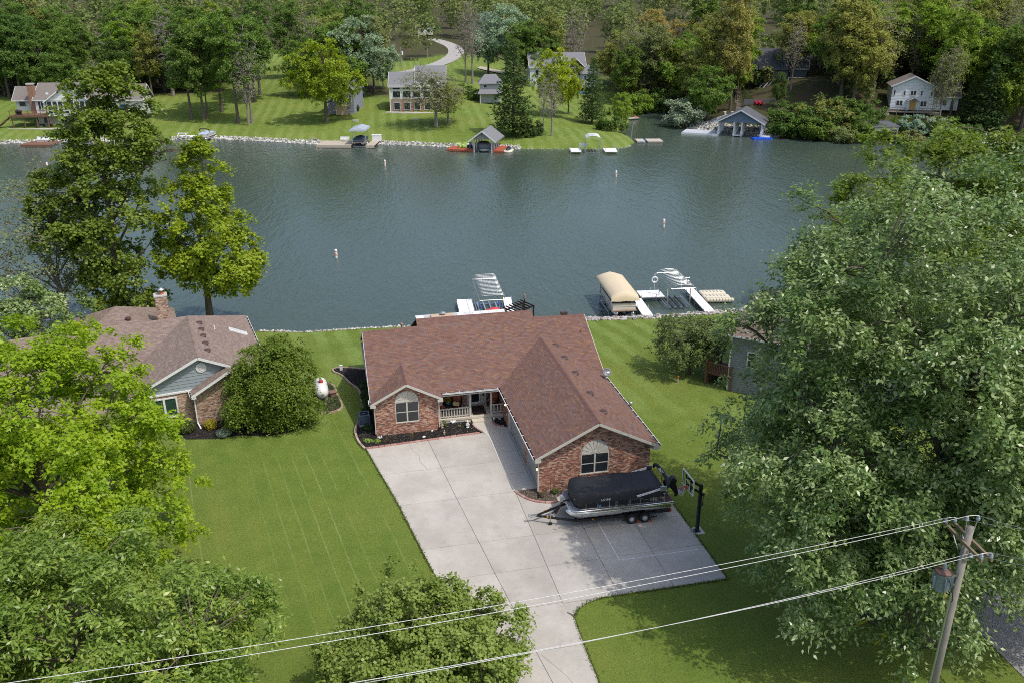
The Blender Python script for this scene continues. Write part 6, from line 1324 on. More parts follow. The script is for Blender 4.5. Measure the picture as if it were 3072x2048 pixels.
# --- far left house on the lawn
P = gp(80, 388); fh = thing('lake_house', 'grey-roofed cream house with gabled screen porch at far left', 'house', P, radians(4)); CREAMW = M('cream_wall', (.66,.66,.6), .7, var=.05); GR1 = rgrey('taupe', (.2,.175,.155))
MB().box((1, 4.5, 0), (17.5, 13, 6.2)).build('wall', CREAMW, fh); gable_x(fh, 1, 17.5, 4.5, 13.5, 6.2, 3.2, GR1); MB().box((17.5, 6.2, 2.0), (25, 13, 6.0)).build('wing_wall', CREAMW, fh); gable_x(fh, 17.5, 25, 6, 13, 6.0, 3.0, GR1)
MB().box((5.2, .6, 3.0), (15.2, 4.5, 6.3)).build('porch_wall', CREAMW, fh); gable_y(fh, 5.2, 15.2, .6, 9, 6.2, 3.4, GR1, .5); boards(fh, 5.3, 15.1, 6.2, 9.4, .58, WHITE, .34, lambda z: (5.2+(z-6.1)/.68, 15.2-(z-6.1)/.68))
for k in range(8): fwin(fh, 5.35+k*1.22, 5.35+(k+1)*1.22-.08, 4.1, 6.05, .55); fwin(fh, 5.35+k*1.22, 5.35+(k+1)*1.22-.08, 3.15, 3.98, .55)
for x in (1.6, 3.2): fwin(fh, x, x+1.3, 3.6, 5.6, 4.45, mull=2)
MB().box((4.2, 4.4, 3.1), (5.1, 4.49, 5.4)).build('door', BLUED, fh); fwin(fh, 2.2, 3.6, .5, 2.4, 4.45); fwin(fh, 6.2, 8.2, .3, 2.5, 4.45); MB().box((19.6, 6.1, 2.2), (20.8, 6.2, 4.6)).build('door', BLUED, fh); fwinx(fh, 7.5, 8.6, 3.6, 5.4, 17.5, 1)
MB().box((5.1, .5, 2.7), (15.3, 4.4, 3.0)).build('porch_floor', WHITE, fh)
MB().box((5.6, .8, 0), (5.8, 1.0, 2.7)).build('porch_post', WOODB, fh); MB().box((14.6, .8, 0), (14.8, 1.0, 2.7)).build('porch_post', WOODB, fh)
MB().box((-.4, 4.9, 2.5), (.9, 6.1, 9.3)).build('chimney', M('far_brick', (.3,.17,.11), .9, var=.3, scale=4), fh); MB().box((-.5, 4.8, 9.3), (1.0, 6.2, 9.6)).build('chimney_cap', CONC, fh)
MB().lathe([(.0,0), (.3,.08), (.35,.1)], (4.3, 3.9, 7.3), 14, 'Y').build('satellite_dish', WHITE, fh)
MB().box((-4.5, 7, 3.2), (1, 12, 6.0)).build('wing_wall', CREAMW, fh); gable_x(fh, -4.6, 1, 6.6, 12.4, 6.0, 2.6, GR1); MB().box((-1.2, 6.9, 3.3), (-.1, 7, 5.6)).build('door', BLUED, fh); fwin(fh, -3.8, -2.2, 4.2, 5.5, 6.95)
fd = thing('raised_deck', 'raised brown deck of the far left house', 'deck', P, radians(4))
for k in range(14): MB().box((-3.2, .2+k*.32, 2.85), (5.1, .2+k*.32+.3, 2.92)).build('deck_board', WOODB, fd)
MB().box((-3.25, .1, 2.5), (5.1, .2, 2.85)).build('fascia', WOODB, fd)
for x in (-3.0, -.3, 2.5, 5.0): MB().box((x-.1, .3, 0), (x+.1, .5, 2.6)).build('post', WOODB, fd)
for x in np.arange(-3.2, 5.2, 1.38): MB().box((x-.05, .15, 2.92), (x+.05, .25, 3.95)).build('rail_post', WOODB, fd)
rl = MB().box((-3.25, .12, 3.9), (5.1, .28, 3.98)); rl.box((-3.28, .12, 3.9), (-3.15, 4.6, 3.98)); rl.build('rail', WOODB, fd); MB().bar((-3.2, 1.2, 2.85), (-6.6, 1.2, .4), 1.0, .18).build('stair', WOODB, fd)
for k in range(9): MB().box((-3.5-k*.36, .7, 2.6-k*.27), (-3.2-k*.36, 1.7, 2.66-k*.27)).build('stair_tread', WOODB, fd)
gr_ = thing('grill', 'covered black grill on the raised far deck', 'grill', P+Vector((-1.9, 1.6, 2.92)), 0); blob((0,0,.75), (.75,.4,.4), 12, 6, 3).build('cover', BLACK, gr_, True); MB().box((-.5,-.25,0), (.5,.25,.5)).build('cart', BLACK, gr_)
for k, (x, y) in enumerate(((1.2, 2.6), (3.8, 2.2), (2.5, 1.7))): c_ = thing('patio_chair', ('left', 'right', 'middle')[k]+' tan patio chair under the raised deck', 'chair', P+Vector((x, y, .02)), k); MB().box((-.35,-.35,.35), (.35,.35,.45)).build('seat', WOODG, c_); MB().box((-.35,.3,.45), (.35,.38,1.0)).build('backrest', WOODG, c_); MB().box((-.35,-.35,0), (.35,.3,.34)).build('base', WOODG, c_)
pa = MB().prism([(P.x-4, P.y-.6), (P.x+10, P.y-.6), (P.x+11, P.y+5), (P.x-4, P.y+5)], P.z-.6, P.z+.02).build('patio', CONC); struct(pa)
an = thing('aerial_tower', 'lattice television aerial tower behind the far left house', 'aerial', gp(300, 300)); ht = atY(300, 190, an.location.y).z-an.location.z
for a in range(3): MB().tube([(.25*cos(a*2.1), .25*sin(a*2.1), 0), (.12*cos(a*2.1), .12*sin(a*2.1), ht)], .06, 5).build('mast_leg', GALV, an)
for k in range(int(ht)): MB().tube([(.2, 0, k), (-.1, .17, k+.5), (-.1, -.17, k+1)], .04, 4).build('brace', GALV, an)
for k in range(5): MB().bar((-1.2, -.6+k*.3, ht), (1.2, -.6+k*.3, ht), .06).build('element', ALU, an)
# --- grey cottage behind the bright maple
P = gp(1012, 345); g2 = thing('grey_cottage', 'blue-grey cottage half hidden behind the bright maple', 'house', P, radians(-6)); LAV = M('lavender_siding', (.27,.28,.36), .7); MB().box((-2.4, .6, 0), (4.2, 9, 6.3)).build('wall', LAV, g2); boards(g2, -2.4, 4.2, 0, 6.2, .58, LAV, .35); gable_y(g2, -2.4, 4.2, .6, 9, 6.2, 2.6, rgrey('slate', (.14,.145,.155)))
for x in (-1.5, -.1, .7, 2.9): fwin(g2, x, x+.75, 2.9, 4.9, .5)
for x in (-1.2, 1.0): fwin(g2, x, x+1.2, 5.3, 6.4, .5)
PINE = M('pine_boards', (.5,.38,.25), .8, var=.15); st_ = thing('stair_deck', 'small pale wooden stair deck of the grey cottage', 'deck', P+Vector((.4,-1.8,0)), 0)
for k in range(7): MB().box((-.4+k*.42, 0, .05), (-.4+k*.42+.4, .08, 2.1)).build('skirt_board', PINE, st_)
MB().box((-.5, 0, 2.1), (2.7, 2.2, 2.2)).build('platform', PINE, st_); MB().box((-.5, 0, 2.95), (2.7, .08, 3.05)).build('rail', PINE, st_)
for k in range(6): MB().box((-.8-k*.35, .3, 1.8-k*.34), (-.5-k*.35, 1.4, 1.88-k*.34)).build('stair_tread', PINE, st_)
for px, nm in (((1068,335), 'left'), ((1076,318), 'right')): V, Fq = leafmass(500, (0,0,.8), (1.0,1.0,.9), .16, px[0]); t_ = thing('clipped_bush', 'dark bush, the '+nm+' of two beside the grey cottage', 'bush', gp(*px)); npmesh('leaves', V, Fq, DKG, t_); blob((0,0,.7), (.7,.7,.6), 8, 5).build('twigs', DKTW, t_)
# --- two-storey house with big windows
P = gp(1172, 338); g3 = thing('two_storey_house', 'two-storey cream and stone house with big windows behind the hazy tree', 'house', P, radians(3)); GR2 = rgrey('grey', (.2,.2,.215)); STN = M('stone_veneer', (.3,.23,.19), .9, var=.3, scale=3)
MB().box((0, .8, 0), (13.5, 10, 3.0)).build('lower_wall', STN, g3); MB().box((0, .8, 3.0), (13.5, 10, 6.4)).build('wall', CREAMW, g3); gable_x(g3, 0, 6.5, .8, 10, 6.3, 2.9, GR2); gable_x(g3, 6.5, 13.5, 1.5, 11, 7.2, 3.4, GR2); gable_y(g3, 8.6, 12.2, .7, 5, 6.6, 2.0, GR2)
MB().box((6.5,1.5,6.4), (13.5,10,7.3)).build('upper_wall', CREAMW, g3)
for k in range(5): fwin(g3, .6+k*2.5, 2.6+k*2.5, 3.3, 5.0, .75); fwin(g3, .6+k*2.5, 2.6+k*2.5, 5.25, 6.1, .75); fwin(g3, .8+k*2.5, 2.4+k*2.5, .4, 2.3, .75)
MB().box((-.15, .6, 0), (.1, .85, 6.3)).build('corner_board', CREAMW, g3); 
for x in (3.3, 5.6, 8): MB().box((x-.12, -.4, 0), (x+.12, -.15, 3.0)).build('post', M('cedar', (.35,.13,.07), .7), g3)
pp = MB().prism([(P.x-1.2, P.y-.9), (P.x+6, P.y-1.9), (P.x+13, P.y-1.9), (P.x+13, P.y+.9), (P.x-1, P.y+.9)], P.z-.5, P.z+.06).build('patio', CONC); struct(pp)
def firepit(label, px): P_ = gp(*px); t_ = thing('fire_pit', label, 'fire pit', P_); [MB().box((.5*cos(a)-.16, .5*sin(a)-.16, 0), (.5*cos(a)+.16, .5*sin(a)+.16, .4)).build('stone', CONC, t_) for a in np.linspace(0, 2*pi, 9)[:-1]]
firepit('stone fire pit ring on the far lawn by the maple', (1068, 366)); firepit('stone fire pit on the lawn before the two-storey house', (1247, 362))
# --- garage and grey house up the hill
P = gp(1440, 310); g4 = thing('grey_garage', 'grey hip-roofed garage left of the large pine', 'garage', P, radians(2)); GRW = M('far_grey_wall', (.4,.41,.43), .75)
MB().box((0,.5,0), (5.5,8,4.9)).build('wall', GRW, g4); m = MB(); slab(m, [(-.5,0,4.8), (6,0,4.8), (4.2,3.5,6.9), (1.3,3.5,6.9)]); slab(m, [(6,0,4.8), (6,8.5,4.8), (4.2,3.5,6.9)]); slab(m, [(-.5,0,4.8), (1.3,3.5,6.9), (-.5,8.5,4.8)]); slab(m, [(-.5,8.5,4.8), (1.3,3.5,6.9), (4.2,3.5,6.9), (6,8.5,4.8)]); m.build('roof', GR2, g4); m = MB(); slab(m, [(-.6,-1.2,2.4), (6.1,-1.2,2.4), (5.5,.5,3.5), (0,.5,3.5)]); m.build('porch_roof', GR2, g4); fwin(g4, .9, 1.9, 3.7, 4.6, .45); MB().box((0,-.9,0), (.15,-.75,2.4)).build('post', WHITE, g4); MB().box((5.3,-.9,0), (5.45,-.75,2.4)).build('post', WHITE, g4)
P = gp(1590, 262); g5 = thing('large_grey_house', 'large pale grey house with several gables behind the big pine', 'house', P, radians(5)); LG = M('light_grey_wall', (.55,.57,.6), .7); sc5 = 1.05
MB().box((0,0,0), (17,10,6)).build('wall', LG, g5); gable_x(g5, 0, 17, 0, 10, 6, 3.8, GR2); gable_y(g5, 5.5, 11.5, -1.5, 6, 5.8, 3.8, GR2); MB().prismY([(5.5,5.6), (11.5,5.6), (8.5,9.3)], -1.5, -1.3).build('gable_wall', LG, g5); gable_y(g5, 11, 17, -1.2, 6, 5.6, 2.8, GR2); MB().box((15.5,-4,0), (20,1,4.2)).build('turret_wall', LG, g5)
m = MB(); [slab(m, [(a[0],a[1],4.1), (b[0],b[1],4.1), (17.7,-1.5,6.6)]) for a, b in (((15,-4.6),(20.5,-4.6)), ((20.5,-4.6),(20.5,1.4)), ((20.5,1.4),(15,1.4)), ((15,1.4),(15,-4.6)))]; m.build('turret_roof', GR2, g5)
for x in (1.5, 4, 12.5, 14.6): fwin(g5, x, x+1.2, 3.3, 5.0, -.05)
for x in (16, 17.5): fwin(g5, x, x+.9, 2.2, 3.6, -4.05)
bt_ = MB().prism([(0,0), (3.2,.2), (3,1.0), (.3,.8)], 0, .5).build('tarp', M('blue_tarp', (.04,.22,.6), .5)); bt_.location = gp(1733, 282); tag(bt_, 'small blue tarp among trees below the large grey house', 'tarp')
# --- road on the hill, poles, picnic tables
ROAD = conc_mat('road_surface', (.4,.385,.36), (.46,.44,.41), (.33,.31,.29))
rp = [gp(*p) for p in ((1150,232), (1210,217), (1290,202), (1345,182), (1372,160), (1362,140), (1320,124), (1290,118))]
ctr = smoothpts([p.xy[:] for p in rp], 2); mb = MB(); k = len(ctr); Lp, Rp = [], []
for i, p in enumerate(ctr):
    a, b = ctr[max(i-1, 0)], ctr[min(i+1, k-1)]; d = Vector((b[0]-a[0], b[1]-a[1])).normalized(); n_ = Vector((-d.y, d.x))*3.2; z = TZ(*p)+.12; Lp.append((p[0]+n_.x, p[1]+n_.y, z)); Rp.append((p[0]-n_.x, p[1]-n_.y, z))
mb.add(Lp+Rp, [(k+i, k+i+1, i+1, i) for i in range(k-1)]); o = mb.build('road', ROAD); struct(o)
p2 = [gp(*p) for p in ((1432,205), (1470,214), (1510,222))]; mb = MB(); mb.add([(p.x, p.y-2.5, p.z+.15) for p in p2]+[(p.x+1, p.y+4, TZ(p.x+1, p.y+4)+.15) for p in p2], [(0,1,4,3), (1,2,5,4)]); o = mb.build('gravel_drive', M('far_gravel', (.42,.38,.3), .95)); struct(o)
def upole(label, bpx, tpy):
    P_ = gp(*bpx); h = atY(bpx[0], tpy, P_.y).z-P_.z; t_ = thing('utility_pole', label, 'utility pole', P_, 0, 'far utility poles'); MB().tube([(0,0,-.5), (0,0,h)], [.2,.14], 8).build('pole', POLE, t_); MB().bar((-1,0,h-.6), (1,0,h-.6), .12).build('crossarm', ARM_, t_); return t_, h
u1, h1 = upole('far utility pole with white transformer by the picnic tables', (1204, 200), 142); MB().lathe([(.3,h1-2.6), (.3,h1-1.4), (.1,h1-1.3)], (.5,0,0), 10).build('transformer', VIN, u1)
upole('far utility pole on the grass left of the road', (1282, 175), 98); upole('far utility pole standing at the road bend', (1328, 105), 48)
for px, nm in (((1222,181), 'left'), ((1246,182), 'right')): t_ = thing('picnic_table', 'dark picnic table, the '+nm+' of two near the far pole', 'picnic table', gp(*px)); MB().box((-1.2,-.4,.75), (1.2,.4,.85)).build('table_top', BLACK, t_); [MB().box((-1.2, s*.75-.15, .42), (1.2, s*.75+.15, .5)).build('bench', BLACK, t_) for s in (-1, 1)]; [MB().bar((s, -.7, 0), (s, .0, .8), .1).build('leg', BLACK, t_) for s in (-.9, .9)]; [MB().bar((s, .7, 0), (s, .0, .8), .1).build('leg', BLACK, t_) for s in (-.9, .9)]
for px, sz, nm, mt in (((1255,88), 5, 'small white house far back in the woods, left of the road', CREAMW), ((300,118), 6, 'white house glimpsed through the left woods', CREAMW)):
    P_ = gp(px[0], px[1]+18); t_ = thing('distant_house', nm, 'house', P_, .1); MB().box((0,0,0), (7,6,3.4)).build('wall', mt, t_); gable_y(t_, 0, 7, 0, 6, 3.4, 2.2, GR2); fwin(t_, 1, 2.4, 1, 2.4, -.05); fwin(t_, 4, 5.6, 1, 2.4, -.05)
# --- blue-grey house on the right with stairs
P = gp(2262, 262); g6 = thing('blue_grey_house', 'dark blue-grey house with dormer on the wooded right bank', 'house', P, radians(-14)); BG = M('slate_siding', (.115,.135,.16), .7); BG2 = M('pale_slate_siding', (.22,.25,.28), .7); GR3 = rgrey('charcoal', (.095,.1,.115))
MB().box((0,0,1.2), (13.5,9,5.6)).build('wall', BG, g6); boards(g6, 0, 13.5, 2.4, 5.4, -.02, BG, .35); gable_x(g6, 0, 13.5, 0, 9, 5.6, 4.4, GR3, .5); MB().box((1.2,-1.9,2.4), (8.5,0,5.0)).build('sunroom_wall', BG, g6); m = MB(); slab(m, [(.8,-2.4,4.9), (9,-2.4,4.9), (9,1.0,6.5), (.8,1.0,6.5)]); m.build('sunroom_roof', GR3, g6)
MB().box((5,1.2,6.2), (8.5,4.2,8.6)).build('dormer_wall', BG, g6); m = MB(); slab(m, [(4.6,.8,8.5), (8.9,.8,8.5), (8.9,5,9.9), (4.6,5,9.9)]); m.build('dormer_roof', GR3, g6); fwin(g6, 5.4, 6.5, 7.2, 8.3, 1.15); fwin(g6, 7, 8.2, 7.2, 8.3, 1.15)
for x in (1.5, 3.4, 5.5): fwin(g6, x, x+1.6, 2.9, 4.6, -1.95, BG2)
MB().prismX([(.1,5.6), (8.9,5.6), (4.5,9.7)], 13.45, 13.6).build('gable_wall', BG2, g6); MB().box((13.45,.1,1), (13.58,8.9,5.6)).build('side_wall', BG2, g6)
for x in (1.5, 4.2, 8.2): MB().box((x-.1,-1.8,-1.0), (x+.1,-1.6,2.4)).build('post', WHITE, g6)
MB().tube([(2.4,1.0,6.5), (2.4,1.0,7.6)], .1, 8).build('flue', WHITE, g6)
d6 = thing('white_stairs', 'white railed wooden stairs below the blue-grey house', 'stairs', P, radians(-14)); fl_ = MB().box((8.6,-3.6,2.0), (13.2,0,2.15)); fl_.build('landing', WOODG, d6)
sA, sB = Vector((3.6,-2.5,1.9)), Vector((.6,-5.2,-1.6))
for s in (0, 1.3): o_ = Vector((s*.7,-s*.75,0)); MB().bar(sA+o_+Vector((0,0,1)), sB+o_+Vector((0,0,1)), .12, .12).build('handrail', WHITE, d6); MB().bar(sA+o_, sB+o_, .1, .25).build('stringer', WHITE, d6); [MB().bar(sA.lerp(sB, t)+o_, sA.lerp(sB, t)+o_+Vector((0,0,1)), .1).build('rail_post', WHITE, d6) for t in (.02,.35,.68,.98)]
for k in range(10): p = sA.lerp(sB, (k+.5)/10)+Vector((.45,-.5,.05)); MB().box((p.x-.6,p.y-.25,p.z), (p.x+.6,p.y+.25,p.z+.06)).build('stair_tread', WOODG, d6)
for x in (8.7, 11, 13.1): MB().box((x-.08,-3.6,-1.5), (x+.08,-3.45,3.1)).build('post', WHITE, d6)
MB().box((8.6,-3.62,3.0), (13.2,-3.5,3.1)).build('rail', WHITE, d6)
gs = thing('garden_steps', 'railway-sleeper steps climbing from boathouse to blue-grey house', 'steps', (0,0,0))
for k, t in enumerate(np.linspace(0, 1, 22)): p = gp(2213-(1-t)*0+12*t*(t < .4), 345-t*85); MB().box((-.75,-.2,-.1), (.75,.2,.16)).build('step', WOODG, gs).location = p
for k, (x, y) in enumerate(((2228,268),(2247,268),(2232,277),(2253,280),(2234,285),(2234,292),(2236,299),(2211,297),(2252,298),(2238,304),(2205,285),(2270,270))): t_ = thing('mound_plant', 'low green mound plant on the stepped bank, '+['first','second','third','fourth','fifth','sixth','seventh','eighth','ninth','tenth','eleventh','twelfth'][k]+' counting downhill' if k < 11 else 'low green mound plant nearest the white stairs', 'plant', gp(x, y), 0, 'mound plants on the stepped bank'); V, Fq = leafmass(160, (0,0,.3), (.75,.55,.35), .12, 300+k); npmesh('leaves', V, Fq, DKG, t_)
for k, x in enumerate((2270, 2281)): P_ = gp(x, 318); t_ = thing('lawn_chair', 'red lawn chair, '+('left' if k == 0 else 'right')+' of the pair on the right bank', 'chair', P_, .2); RC = M('red_plastic', (.45,.015,.03), .5); MB().box((-.4,-.4,.3), (.4,.4,.42)).build('seat', RC, t_); MB().bar((0,.35,.35), (0,.6,1.15), .75, .08, (0,1,0)).build('backrest', RC, t_); [MB().box((s*.38-.07,-.4,0), (s*.38+.07,.4,.65)).build('arm', RC, t_) for s in (-1, 1)]
rw = MB().box((-5,0,-.4), (3.5,.35,.9)).build('retaining_wall', M('block_wall', (.12,.12,.125), .9, var=.2)); rw.location = gp(2290, 312); tag(rw, 'low dark retaining wall behind the red lawn chairs', 'wall')
# --- white house with weathered deck, far right
P = gp(2668, 330); g7 = thing('white_house', 'white gabled house with yellow door on the right bank', 'house', P, radians(-16)); WS = M('white_siding', (.74,.76,.76), .6, var=.04); GR4 = rgrey('brown_grey', (.19,.165,.15))
MB().box((0,0,0), (9.2,9,5.6)).build('wall', WS, g7); boards(g7, 0, 9.2, 0, 7.6, -.02, WS, .33, lambda z: (0, 9.2) if z < 5.5 else ((z-5.5)/.46, 9.2-(z-5.5)/.46)); gable_y(g7, 0, 9.2, 0, 9, 5.6, 2.15, GR4, .5); MB().prismY([(0,5.5), (9.2,5.5), (4.6,7.6)], 0.0, .1).build('gable_wall', WS, g7)
for x0, x1, z0, z1 in ((1.2,2.7,.9,2.2), (6.5,7.9,.9,2.2), (4.0,5.3,3.3,4.5), (2.5,3.0,3.3,4.5), (6.2,6.7,3.3,4.5), (.3,.8,3.3,4.5), (8.4,8.9,3.3,4.4)): fwin(g7, x0, x1, z0, z1, -.06, mull=2 if x1-x0 > 1 else 1)
dr_ = MB().box((4.3,-.2,0), (5.5,-.05,2.1)).build('door', M('yellow_door', (.62,.36,.06), .5), g7); MB().box((5.35,-.24,1), (5.42,-.2,1.15)).build('handle', BLACKM, dr_)
for x in (3.7, 6.0): MB().box((x-.08,-1.3,0), (x+.08,-1.15,2.4)).build('porch_post', WHITE, g7)
gable_y(g7, 3.6, 6.1, -1.4, 0, 2.45, .7, GR4, .25, .1); MB().box((9.3,2,0), (15,9,3.4)).build('wing_wall', WS, g7); gable_x(g7, 9.3, 15, 2, 9, 3.4, 2.6, GR4, .5); fwin(g7, 11, 12.6, 1, 2.4, 1.95)
d7 = thing('weathered_deck', 'weathered grey deck in front of the white house', 'deck', P, radians(-16))
for k in range(9): MB().box((-.6, -3.2+k*.33, -.25), (10.5, -3.2+k*.33+.3, -.18)).build('deck_board', WOODG, d7)
for x in np.arange(-.6, 10.6, 1.85): MB().box((x-.08,-3.25,-3.2), (x+.08,-3.1,.85)).build('post', WOODG, d7)
for z in (.8, .4, .05): MB().box((-.6,-3.22,z-.06), (10.5,-3.14,z+.06)).build('rail', WOODG, d7)
MB().bar((-.8,-2.6,-.2), (-1.2,-5.5,-2.6), 1.1, .15).build('stair', WOODG, d7); MB().bar((9.5,-3.3,-.2), (12.5,-3.6,-2.8), .9, .15).build('stair', WOODG, d7)
# --- grey boat garage at the water, far right
P = at(2618, 428, WZ); g8 = thing('boat_garage', 'flat-roofed grey boat garage on the far right shore', 'boathouse', P, radians(6)); MB().box((0,0,.1), (.25,5,3.3)).build('side_wall', BG2, g8); MB().box((5.2,0,.1), (5.45,5,3.3)).build('side_wall', BG2, g8); MB().box((.25,4.8,.1), (5.2,5,3.3)).build('back_wall', BG2, g8)
fr = MB().box((.25,-.05,2.7), (5.2,.1,3.3)); fr.box((-.02,-.06,-.6), (.3,.12,3.3)); fr.box((5.15,-.06,-.6), (5.47,.12,3.3)); fr.build('front_frame', M('pale_frame', (.55,.57,.57), .6), g8); m = MB(); slab(m, [(-.35,-.4,3.4), (5.8,-.4,3.4), (5.8,5.3,3.95), (-.35,5.3,3.95)], .15); m.build('roof', GR3, g8)
dd = thing('door', '', ''); del dd['label'], dd['category']; dd.parent = g8; [MB().box((.3,.15,.75+k*.49), (5.15,.22,.75+k*.49+.47)).build('panel', GR2, dd) for k in range(4)]
# --- blue-grey boathouse
P = at(2152, 408, WZ); bhs = thing('boathouse', 'blue-grey open boathouse with white posts on the far right shore', 'boathouse', P, radians(-22)); W8, D8 = 9.8, 8.0; SLT = M('boathouse_siding', (.16,.21,.28), .65)
gable_y(bhs, 0, W8, 0, D8, 3.5, 2.6, GR3, .7); boards(bhs, 0, W8, 3.2, 5.9, .0, SLT, .26, lambda z: (max(0, (z-3.35)/.53), W8-max(0, (z-3.35)/.53)), 'shake_course'); MB().prismY([(0,3.15), (W8,3.15), (W8,3.5), (W8/2,6.0), (0,3.5)], .03, .1).build('gable_wall', SLT, bhs)
for x in (.1, 3.6, 5.3, W8-.1):
    for y in (0.1, 2.1, 4.1, 6.1, 7.9): p_ = MB().box((x-.13,y-.13,-.6), (x+.13,y+.13,3.3)); p_.box((x-.19,y-.19,.3), (x+.19,y+.19,1.3)); p_.build('post', WHITE, bhs)
PALED = M('pale_grey_deck', (.5,.53,.58), .7, var=.05)
MB().box((3.45,-.2,.2), (5.45,8,.42)).build('finger_dock', PALED, bhs); MB().box((.0,7.2,.2), (W8,8.4,.42)).build('back_walk', PALED, bhs); MB().box((7.5,2,.2), (7.7,7,.42)).build('bunk', WOODG, bhs)
bdk = thing('boathouse_deck', 'pale grey deck left of the blue-grey boathouse', 'deck', P, radians(-22)); [MB().box((-8.3+k*.69,-.2+.0*k,.25), (-8.3+k*.69+.66,5.6,.42)).build('deck_board', PALED, bdk) for k in range(12)]; MB().box((-8.35,-.3,-.1), (0,-.2,.42)).build('fascia', WHITE, bdk)
rdk = thing('side_dock', 'narrow pale dock at the right side of the blue-grey boathouse', 'dock', P, radians(-22)); [MB().box((W8+.15,-.3+k*.8,.25), (W8+1.9,-.3+k*.8+.76,.42)).build('deck_board', PALED, rdk) for k in range(8)]; MB().box((W8+.1,-.35,-.2), (W8+1.95,-.3,.42)).build('fascia', WHITE, rdk)
bs = thing('boathouse_steps', 'long pale steps climbing the rocks behind the boathouse deck', 'steps', (0,0,0)); a_, b_ = at(2105,378,WZ+.5), gp(2188,350)
for k in range(14): t = k/13; p = a_.lerp(b_, t); MB().bar((-1.2,0,0), (1.2,0,0), .55, .12).build('step', PALED, bs).matrix_world = Matrix.Translation((p.x, p.y, a_.z+(b_.z+.3-a_.z)*t)) @ Matrix.Rotation(-.5, 4, 'Z')
bl = thing('blue_float', 'bright blue swim raft beside the boathouse dock', 'raft', at(2262, 420, WZ), radians(8)); [MB().box((k*.9,0,-.1), (k*.9+.86,2.2,.28)).build('float_panel', M('blue_plastic', (.0,.08,.62), .5), bl, bevel=.05) for k in range(5)]
for x, nm in ((2174, 'left'), (2196, 'right')): t_ = thing('white_bucket', nm+' white bucket above the boathouse steps', 'bucket', gp(x, 346)); MB().lathe([(.3,0), (.36,.7), (.3,.72)], n=12).build('pail', VIN, t_); MB().lathe([(.38,.7), (.38,.76)], n=12).build('rim', VIN, t_)
# --- open boathouse with orange deck
P = at(1424, 457, WZ); ob = thing('boathouse', 'tan gabled boathouse with orange deck and covered boat', 'boathouse', P, radians(-11)); TANW = M('beige_siding', (.5,.46,.4), .7)
gable_y(ob, -.2, 3.9, -.4, 6.5, 3.0, 1.5, GR2, .9); boards(ob, 0, 3.7, 3.0, 4.4, -.5, TANW, .22, lambda z: (-.2+(z-2.95)/.73, 3.9-(z-2.95)/.73)); MB().prismY([(-.2,2.7), (3.9,2.7), (3.9,3), (1.85,4.4), (-.2,3)], -.45, -.38).build('gable_wall', TANW, ob)
for x in (0, 3.7):
    for y in (-.3, 1.9, 4.1, 6.3): MB().box((x-.12,y-.12,-.8), (x+.12,y+.12,2.95)).build('post', WHITE, ob)
ORD = M('orange_deck_stain', (.4,.1,.045), .7, var=.12)
for nm, x0, x1, lab in (('deck', -5.9, -.15, 'orange stained deck left of the tan boathouse'), ('deck', 3.95, 6.0, 'orange stained walkway right of the tan boathouse')):
    t_ = thing('orange_deck', lab, 'deck', P, radians(-11)); y1 = 4.2 if x0 < 0 else 6.3; n = int(y1/.35)
    for k in range(n): MB().box((x0, k*.35-.3, .38), (x1, k*.35+.03, .5)).build('deck_board', ORD, t_)
    MB().box((x0,-.36,.1), (x1,-.3,.5)).build('fascia', ORD, t_)
    for x in np.arange(x0+.3, x1, 1.7): MB().tube([(x,-.2,-1), (x,-.2,.3)], .08, 6).build('pile', WOODG, t_)
cb = thing('covered_boat', 'grey covered runabout inside the tan boathouse', 'boat', P+Vector((1.85, 2.3, .1)), radians(1)); blob((0,0,.55), (1.1,2.6,.75), 14, 8, 3).build('hull', WHITE, cb, True); blob((0,-.1,.95), (1.25,2.6,.75), 14, 8, 3.5).build('canvas_cover', M('grey_canvas', (.18,.19,.2), .85), cb, True)
def adirondack(label, p, rz, mat):
    t_ = thing('deck_chair', label, 'chair', p, rz); MB().bar((0,-.35,.35), (0,.3,.25), .6, .08).build('seat', mat, t_); [MB().bar((x,.28,.25), (x*1.2,.55,1.15), .13, .05, (0,1,0)).build('back_slat', mat, t_) for x in (-.24,-.08,.08,.24)]; [MB().box((s*.36-.07,-.4,.0), (s*.36+.07,.3,.6)).build('arm', mat, t_) for s in (-1, 1)]; return t_
LIMEP = M('lime_paint', (.42,.62,.12), .5); adirondack('left lime green deck chair on the orange deck', P+Vector((-3.0,2.2,.5)), .5, LIMEP); adirondack('right lime green deck chair on the orange deck', P+Vector((-2.1,2.0,.5)), -.1, LIMEP); adirondack('dark blue deck chair on the orange deck', P+Vector((-1.1,2.2,.5)), -.4, M('navy_paint', (.03,.07,.16), .5))
js = thing('jet_ski', 'black jet ski on a tan float beside the orange walkway', 'jet ski', P+Vector((7.0, .6, .15)), radians(-12)); blob((0,0,.0), (.95,1.8,.28), 14, 6, 4).build('float', CREAM, js, True); blob((0,.1,.4), (.5,1.45,.32), 12, 6, 2.6).build('hull', M('dark_gelcoat', (.03,.05,.09), .3), js, True); blob((0,-.2,.75), (.22,.7,.15), 10, 5, 3).build('seat', BLACK, js, True); MB().tube([(-.4,.45,.95), (.4,.45,.95)], .05, 6).build('handlebar', BLACK, js)
